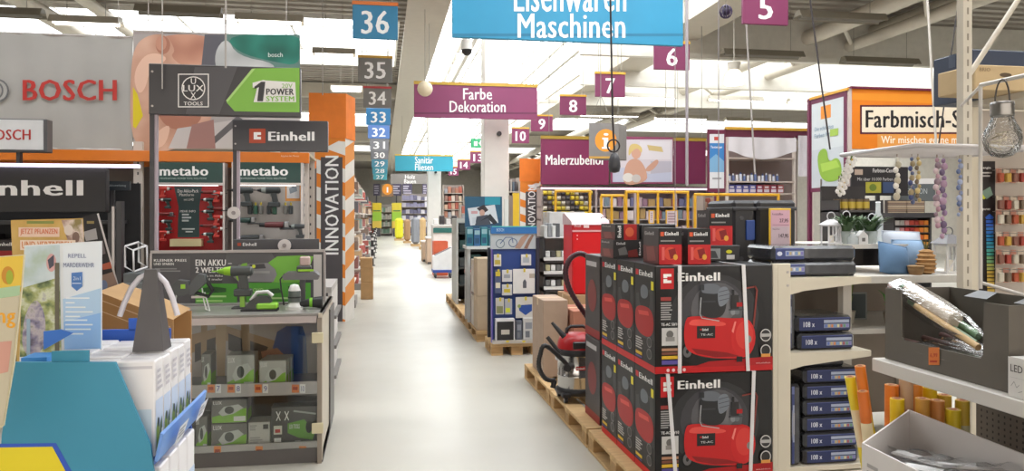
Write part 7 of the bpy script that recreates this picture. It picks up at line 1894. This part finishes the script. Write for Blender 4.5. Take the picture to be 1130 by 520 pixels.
hang('narrow grey pack beside the small green print pack', 557, 565, 330, 347, '#a5a9b0', [('r', 558, 340, 563, 345, '#c9cf3a')])
zt_b = ZA(375, 568, Yb) + .001
a, b, c2, d2 = RECT(547, 352, 568, 372, Yb - .04)
tt = pack('speaker_carton', 'black and white carton at the foot of the blue rack', 'box', a, b, Yb - .05, Yb + .05, zt_b, d2, mat('#d0ced0', .5), front=[('r', .06, .12, .94, .98, '#1f1e20'), ('r', .28, .5, .72, .72, '#b9b2a8')])
for i, (p0_, p1_, yt_, c, lab) in enumerate(((569, 576, 354, '#5a5f6c', 'dark blister pack at the foot of the blue rack'), (577, 589, 351, '#c4c4c2', 'pale grey leaning pack at the foot of the blue rack'))):
    a, b, c2, d2 = RECT(p0_, yt_, p1_, 372, Yb)
    pack('blister_pack', lab, 'package', a, b, Yb - .02, Yb + .05, zt_b, d2, mat(c, .4), front=[('r', .2, .2, .8, .5, '#8a8f98'), ('r', .2, .6, .6, .9, '#6f747c')])
# ---- poster with teal packs behind the rack
Yp = 11.5
def zpx(px, py, Y): return ZA(py, px, Y)
X0, X1, Z0, Z1 = RECT(513, 217, 554, 252, Yp)
t = thing('poster_stand', 'teal poster of a woman holding a white machine, right of the aisle', 'poster', ((X0 + X1) / 2, Yp, 0))
new('board', MB(mat('#2a5a74', .5)).box(X0, X1, Yp, Yp + .02, Z0, Z1), t)
new('print', draw(fY(Yp), [('r', 535, 217.5, 552, 226, '#2a94a8'), ('r', 513, 240, 554, 252, '#24506e'), ('p', [(516, 230), (546, 226), (550, 246), (519, 249)], '#d5d9dc'), ('r', 520, 233, 527, 236, '#c99a9a'), ('p', [(526, 230), (534, 226), (539, 232), (533, 236), (530, 234)], '#3a3032'), ('e', 532, 235, 3, 3.6, '#c9a08e'), ('p', [(524, 249), (526, 239), (538, 237), (542, 248)], '#4a4e58'), ('p', [(530, 244), (541, 236), (549, 246), (545, 248), (538, 241)], '#2e3036'), ('r', 521, 240, 525, 247, '#c9cdd2')]), t)
new('leg', MB(DGR).box(X1 - .1, X1 - .04, Yp + .02, Yp + .06, .146, Z0 + .1), t)
# white table under the poster with teal packs
tx0, tx1 = XA(515, 10.9), XA(546, 10.9)
ztp = ZA(272, 530, 10.9)
t = thing('demo_table', 'white angular demo table with teal packs in front of the poster', 'table', ((tx0 + tx1) / 2, 11.1, 0))
new('top', MB(mat('#d4d6d4', .4)).box(tx0, tx1 + .2, 10.9, 11.45, ztp - .04, ztp), t)
for xx in (tx0 + .02, tx1 + .14): new('leg', MB(mat('#c0c2c0', .4)).box(xx, xx + .04, 11.3, 11.35, 0.145, ztp - .04), t)
for xx in (tx0 + .02, tx1 + .14): new('leg', MB(mat('#c0c2c0', .4)).box(xx, xx + .04, 10.95, 11.0, .145, ztp - .04), t)
for i in range(5):
    a = tx0 + .01 + i * .105
    pack('teal_carton', '%s teal carton from the aisle on the white demo table' % ORD[i], 'box', a, a + .095, 11.0, 11.2, ztp + .001, ZA(251, 530, 10.9) - .02 * (i % 2), mat(['#2a6f80', '#2f5f8a', '#34808a'][i % 3], .5), front=[('r', .1, .1, .9, .35, '#8fb4bc'), ('r', .15, .55, .8, .85, '#1f4a6a')], group='teal cartons on the demo table')
# ---- dark shelf, red bin, cartons on the pallets
Yk = 12.6
x0 = 1.27
t = thing('open_shelf', 'grey sided open shelf with dark boards beside the aisle', 'shelf', (1.6, 13.6, .146))
zk = PX(505, 247, x0).z
new('side_panel', MB(mat('#b9bab5', .5)).box(x0, x0 + .03, 13.2, 14.1, .146, 1.62), t)
new('front_frame', MB(mat('#aeb2ae', .5)).box(x0, 1.95, 13.18, 13.2, 1.55, 1.62), t)
new('side_panel', MB(mat('#8d908c', .5)).box(1.92, 1.95, 13.2, 14.1, .146, 1.62), t)
new('back_panel', MB(mat('#2a3030', .5)).box(x0 + .03, 1.92, 14.05, 14.1, .146, 1.62), t)
for j in range(4): new('shelf_board', MB(mat('#353a3a', .5)).box(x0 + .03, 1.92, 13.2, 14.05, .45 + j * .3, .48 + j * .3), t)
for j in range(4):
    for i in range(3):
        new('dark_carton', MB(mat(['#2f3a3c', '#454a4a', '#2a4a48'][(i + j) % 3], .5)).box(x0 + .06 + i * .2, x0 + .23 + i * .2, 13.25, 13.6, .482 + j * .3, .482 + j * .3 + .16 + .05 * (i % 2), .004), label='%s dark carton from the aisle on the %s board of the open shelf' % (ORD[i], ORD[j]), cat='box', group='dark cartons in the open shelf')
# red bin on pallet
Yr_ = 11.4
t = thing('red_bin', 'red plastic bin standing on the pallet row', 'bin', (1.4, Yr_ + .15, .146))
new('bin_wall', MB(mat('#c0483a', .45)).prism([(1.28, .146), (1.52, .146), (1.54, .82), (1.26, .82)], 'y', Yr_, Yr_ + .35), t)
new('rim', MB(mat('#a83a2e', .45)).box(1.25, 1.55, Yr_ - .01, Yr_ + .36, .8, .84), t)
plain('carton', 'pinkish white carton between the red bin and the tall cartons', 'box', 1.26, 1.6, 10.9, 11.25, .146, .84, card('#c9b4ae'), group='cartons on the pallet row')
for j, (z0_, z1_) in enumerate(((.146, .6), (.603, 1.1))):
    plain('carton', '%s tall pale brown carton beside the blue product rack' % ('lower' if j == 0 else 'upper'), 'box', 1.25, 1.66, 10.15, 10.55, z0_, z1_, card('#bfa98f'), group='cartons on the pallet row')
    plain('carton', '%s white carton behind the pale brown cartons' % ('lower' if j == 0 else 'upper'), 'box', 1.25, 1.62, 10.57, 10.86, z0_, z1_ - .04, card('#d0c8c0'), group='cartons on the pallet row')
# ---- white goods shelf right of the rack
Yw = 10.3
X0, X1 = XA(600, Yw), XA(634, Yw)
t = thing('goods_shelf', 'white shelf with small tools between the blue rack and the red cabinet', 'shelf', ((X0 + X1) / 2, Yw, 0))
for j, py in enumerate((286, 301, 318, 340)):
    z_ = ZA(py, 615, Yw); new('shelf_board', MB(mat('#3a3536', .5)).box(X0, X1, Yw, Yw + .4, z_ - .05, z_), t)
    new('price_rail', MB(mat('#d9d6d2', .5)).box(X0, X1, Yw - .01, Yw, z_ - .02, z_ + .025), t)
new('back_panel', MB(mat('#a9a4a2', .5)).box(X0, X1, Yw + .4, Yw + .42, 0, ZA(262, 615, Yw)), t)
for a in (X0, X1 - .02): new('side_panel', MB(mat('#2f2c2e', .5)).box(a, a + .02, Yw, Yw + .4, 0, ZA(262, 615, Yw)), t)
new('top_board', MB(mat('#cfcccb', .5)).box(X0, X1, Yw, Yw + .42, ZA(263, 615, Yw), ZA(262, 615, Yw)), t)
for j, py in enumerate((286, 301, 318)):
    z_ = ZA(py, 615, Yw)
    for i in range(5):
        x = X0 + .03 + i * .075
        new('small_pack', MB(mat(['#d5d3d0', '#4a4644', '#b9b08a', '#dcdad6', '#6a6866'][(i + 2 * j) % 5], .5)).box(x, x + .062, Yw + .01, Yw + .12, z_ + .026, z_ + .11, .004), label='%s small pack from the left on the %s board of the white goods shelf' % (ORD[i], ORD[j]), cat='package', group='small packs on the white goods shelf')
zt_w = ZA(262, 615, Yw) + .001
x0_, x1_ = XA(614, Yw), XA(655, Yw)
plain('large_carton', 'large pale grey carton standing behind the red cabinet', 'box', x0_, x1_, Yw + .45, Yw + .9, 0, ZA(234, 632, Yw + .45), card('#cbc8c6'))
for i in range(4):
    x = XA(598, Yw) + .04 + i * .058
    new('boxed_tool', MB(mat(['#c9cac8', '#8a8d90', '#d9d9d6', '#5a5c60'][i], .5)).box(x, x + .05, Yw + .05, Yw + .3, zt_w, zt_w + .16 + .03 * (i % 2), .004), label='%s upright carton on top of the white goods shelf' % ORD[i], cat='box', group='cartons on top of the white goods shelf')
# yellow and white roll goods behind the poster
for i, (a, b, yt_, c, lab) in enumerate(((566, 573, 213, '#e0b82a', 'yellow upright board right of the poster'), (557, 561, 220, '#d9dcd8', 'white upright board right of the poster'), (562, 566, 216, '#8a7a70', 'brown upright board right of the poster'))):
    Y_ = 13.2; X0, X1, Z0, Z1 = RECT(a, yt_, b, 250, Y_)
    tq = thing('upright_board', lab, 'board', ((X0 + X1) / 2, Y_, 0), 'upright boards behind the poster')
    new('board', MB(mat(c, .5)).box(X0, X1, Y_, Y_ + .06, .03, Z1), tq)
    new('foot', MB(DGR).box(X0, X1, Y_ - .1, Y_ + .16, 0, .03), tq)

# ================================================================== FARTHER DOWN THE AISLE
# white bin on blue trolley
Yt = 20.5
X0, X1, Z0, Z1 = RECT(478.5, 272, 500, 305, Yt)
t = thing('trolley_bin', 'white slanted bin on a blue wheeled trolley beside the aisle', 'trolley', ((X0 + X1) / 2, Yt + .3, 0))
zw_ = ZA(298, 490, Yt)
new('bin', MB(mat('#dcdcdd', .5)).prism([(X0, zw_), (X1, zw_), (X1, ZA(273, 490, Yt)), (X0, ZA(283, 490, Yt))], 'y', Yt, Yt + .55), t)
new('opening', draw(fF((X0, Yt + .55, ZA(283, 490, Yt)), (X1 - X0, 0, ZA(273, 490, Yt) - ZA(283, 490, Yt)), (0, -.55, 0), (-.3, 0, 1)), [('r', .06, .06, .94, .94, '#4a4648')]), t)
new('chassis', MB(mat('#2f4a9a', .4)).box(X0 - .02, X1 + .02, Yt - .02, Yt + .57, zw_ - .07, zw_), t)
for a in (X0 + .06, X1 - .06):
    for yy in (Yt + .08, Yt + .47): new('wheel', MB(mat('#2b2a2c', .5)).cyl((a - .02, yy, .05), (a + .02, yy, .05), .05, n=12), t)
for a in (X0 + .06, X1 - .06):
    for yy in (Yt + .08, Yt + .47): new('wheel_fork', MB(mat('#8a8d90', .4)).box(a - .03, a + .03, yy - .02, yy + .02, .06, zw_ - .07), t)
# orange crates
for j in range(3):
    z_ = .002 + j * .32
    t = thing('crate', '%s orange red crate of the stack left of the white trolley bin' % ['lowest', 'middle', 'topmost'][j], 'crate', (1.62, 21.6, z_), 'orange red crates')
    new('floor_panel', MB(mat('#c4563a', .5)).box(1.42, 1.82, 21.4, 22.0, z_, z_ + .02), t)
    for b_ in ((1.42, 1.44, 21.4, 22.0), (1.8, 1.82, 21.4, 22.0), (1.44, 1.8, 21.4, 21.42), (1.44, 1.8, 21.98, 22.0)): new('crate_wall', MB(mat('#cc5f3e', .5)).box(*b_, z_ + .02, z_ + .31), t)
# service counters with appliances
STANDS = []
def stand(label, px0, px1, ytop, Y, d, c, name='counter_unit', cat='counter', z0=0):
    X0, X1 = XA(px0, Y), XA(px1, Y); Z1 = ZA(ytop, (px0 + px1) / 2, Y)
    t = thing(name, label, cat, ((X0 + X1) / 2, Y + d / 2, z0))
    new('body', MB(mat(c, .5)).box(X0, X1, Y, Y + d, z0, Z1 - .05, .01), t)
    new('top', MB(mat('#d9d3cd', .5)).box(X0 - .02, X1 + .02, Y - .03, Y + d, Z1 - .05, Z1, .005), t)
    new('kick', MB(mat('#4a4442', .5)).box(X0 + .02, X1 - .02, Y - .005, Y, z0, z0 + .08), t)
    STANDS.append(t)
    return X0, X1, Z1
S = []
S.append(stand('beige counter under the white column at the right of the aisle', 471, 500, 262, 26.5, .9, '#c4a890'))
S.append(stand('white counter with a teal band right of the column', 478, 512, 248, 24.0, .9, '#d8cec8'))
S.append(stand('pale counter behind the orange crates', 466, 480, 266, 28.0, .9, '#bfa58c'))
x0_, x1_, z_ = S[1]
new('teal_band', MB(mat('#1f5a54', .5)).box(x0_, x1_, 23.96, 23.995, z_ - .25, z_ - .1), STANDS[1])
for i in range(5):
    w_ = (x1_ - x0_) / 5
    new('appliance', MB(mat(['#d9d5d2', '#3a3638', '#c4beba', '#2f2c2e', '#cfc9c6'][i], .4)).box(x0_ + i * w_ + .02, x0_ + (i + 1) * w_ - .02, 24.05, 24.5, z_ + .001, z_ + .18 + .1 * (i % 2), .02), label='%s appliance from the left on the white counter' % ORD[i], cat='appliance', group='appliances on the white counter')
# tall shelves with coloured goods behind the counters
def farshelf(label, px0, px1, ytop, Y, rows, cols, pal, seed):
    rnd = random.Random(seed)
    X0, X1 = XA(px0, Y), XA(px1, Y); Z1 = ZA(ytop, (px0 + px1) / 2, Y)
    t = thing('far_shelf', label, 'shelf', ((X0 + X1) / 2, Y, 0))
    new('back_panel', MB(mat('#8d827c', .6)).box(X0, X1, Y + .45, Y + .5, 0, Z1), t)
    for a in (X0, X1 - .04): new('upright', MB(mat('#a5988e', .5)).box(a, a + .04, Y, Y + .45, 0, Z1), t)
    dz = (Z1 - .2) / rows
    for j in range(rows):
        new('shelf_board', MB(mat('#b5aaa0', .5)).box(X0 + .04, X1 - .04, Y, Y + .45, .17 + j * dz, .2 + j * dz), t)
        w_ = (X1 - X0 - .12) / cols
        for i in range(cols):
            new('shelf_goods', MB(mat(rnd.choice(pal), .6)).box(X0 + .06 + i * w_, X0 + .06 + (i + 1) * w_ - .02, Y + .05, Y + .35, .201 + j * dz, .2 + j * dz + dz * rnd.uniform(.5, .85), .005), label='%s carton from the left, %s row from the floor of the %s' % (ORD[i], ORD[j], ' '.join(label.split()[:3])), cat='box', group='goods on the ' + label)
WP = ['#c9a890', '#b07a66', '#d5c4b8', '#8a6a60', '#c4b09a', '#a85a4a', '#9a9aa0']
farshelf('tall brown shelf right of the far white column', 489, 512, 204, 33.0, 8, 5, WP, 1)
farshelf('low mixed shelf behind the poster', 508, 545, 226, 27.5, 6, 7, WP, 2)
farshelf('crowded side shelf behind the barrier', 776, 800, 215, 13.2, 6, 5, WP, 9)
# paint/tool shelves in the gap between the second tower and the column
farshelf('tall grey shelf behind the second tower', 556, 574, 196, 19.0, 7, 5, ['#8a8488', '#5a5458', '#b9b0a8', '#c9a05a', '#6a7a8a'], 3)
# end of the aisle
for i, (a, b, yt_, Y, c, lab) in enumerate(((436, 445, 241, 52, '#d6cf2a', 'yellow upright sack near the end of the aisle'), (446, 453, 242, 47, '#a8835c', 'brown wrapped bale beside the yellow sack'), (454.5, 463, 240, 42, '#8a8c92', 'grey plastic covered bale beside the brown bale'), (464, 470, 240, 38, '#c9a878', 'pale brown carton stack beside the grey bale'))):
    X0, X1, Z0, Z1 = RECT(a, yt_, b, 262, Y)
    t = thing('wrapped_bale', lab, 'bale', ((X0 + X1) / 2, Y, 0), 'bales near the end of the aisle')
    new('bale', MB(mat(c, .6, bump=.3)).box(X0, X1, Y, Y + .9, .12, Z1, .12), t)
    new('pallet_base', MB(WD).box(X0 - .04, X1 + .04, Y - .03, Y + .93, 0, .12), t)
for i, (a, b, yt_, c, lab) in enumerate(((411, 421, 224, '#e2c62c', 'yellow green poster panel at the left of the aisle end'), (432.5, 443, 224, '#d9c43a', 'yellow poster panel at the right of the aisle end'))):
    Y = 62; X0, X1, Z0, Z1 = RECT(a, yt_, b, 252, Y)
    t = thing('standing_poster', lab, 'poster', ((X0 + X1) / 2, Y, 0), 'yellow poster panels at the end of the aisle')
    new('board', MB(mat(c, .5)).box(X0, X1, Y, Y + .05, Z0, Z1), t)
    new('print', draw(fY(Y), [('r', a, yt_ + 10, b, 244, '#9ac43a'), ('r', a + 1, yt_ + 8, b - 1, yt_ + 9.5, '#4a7a3a'), ('r', a, 244, b, 252, '#d9b84a')]), t)
    new('foot', MB(DGR).box(X0 + .1, X1 - .1, Y - .1, Y + .2, 0, Z0 + .02), t)
# dark department boards on the far wall
for i, (a, b) in enumerate(((412, 419), (432, 443), (444, 455), (466, 473))):
    Y = 66; X0, X1, Z0, Z1 = RECT(a, 203, b, 216, Y)
    t = thing('wall_board', '%s dark lettered board from the left above the end of the aisle' % ORD[i], 'board', ((X0 + X1) / 2, Y, Z0), 'dark lettered boards at the aisle end')
    new('board', MB(mat('#4a4258', .5)).box(X0, X1, Y, Y + .05, Z0, Z1), t)
    new('print', draw(fY(Y), scribble(a + 1, 205, b - 1, 215, 4, '#b9b2c0')), t)
    new('post', MB(DGR).box((X0 + X1) / 2 - .05, (X0 + X1) / 2 + .05, Y + .05, Y + .15, 0, Z1), t)
farshelf('green grey end shelf at the aisle end', 420, 433, 226, 64.0, 4, 5, ['#7f9a86', '#9aa89a', '#b9b2a8', '#6a8a74'], 4)
farshelf('white grey end shelf right of the aisle end', 443, 478, 214, 64.5, 6, 8, ['#d9d5da', '#6a6880', '#b9b4bc', '#8a86a0'], 6)
farshelf('dark left end shelf beside the aisle end', 405, 419, 224, 65.5, 5, 5, WP, 8)
# bollards along the left of the aisle
for i in range(5):
    yy = 26 + i * 4.5
    t = thing('bollard', '%s black and white bollard along the left of the aisle' % ORD[i], 'bollard', (-.28, yy, 0), 'bollards along the left of the aisle')
    new('post', MB(mat('#2c2a2c', .5)).cyl((-.3, yy, 0), (-.3, yy, 1.0), .05, n=12), t)
    for z_ in (.25, .55, .85): new('band', MB(mat('#d9d5d2', .5)).cyl((-.3, yy, z_), (-.3, yy, z_ + .08), .052, n=12, caps=False), t)
    new('base', MB(mat('#2c2a2c', .5)).cyl((-.3, yy, 0), (-.3, yy, .03), .1, n=14), t)
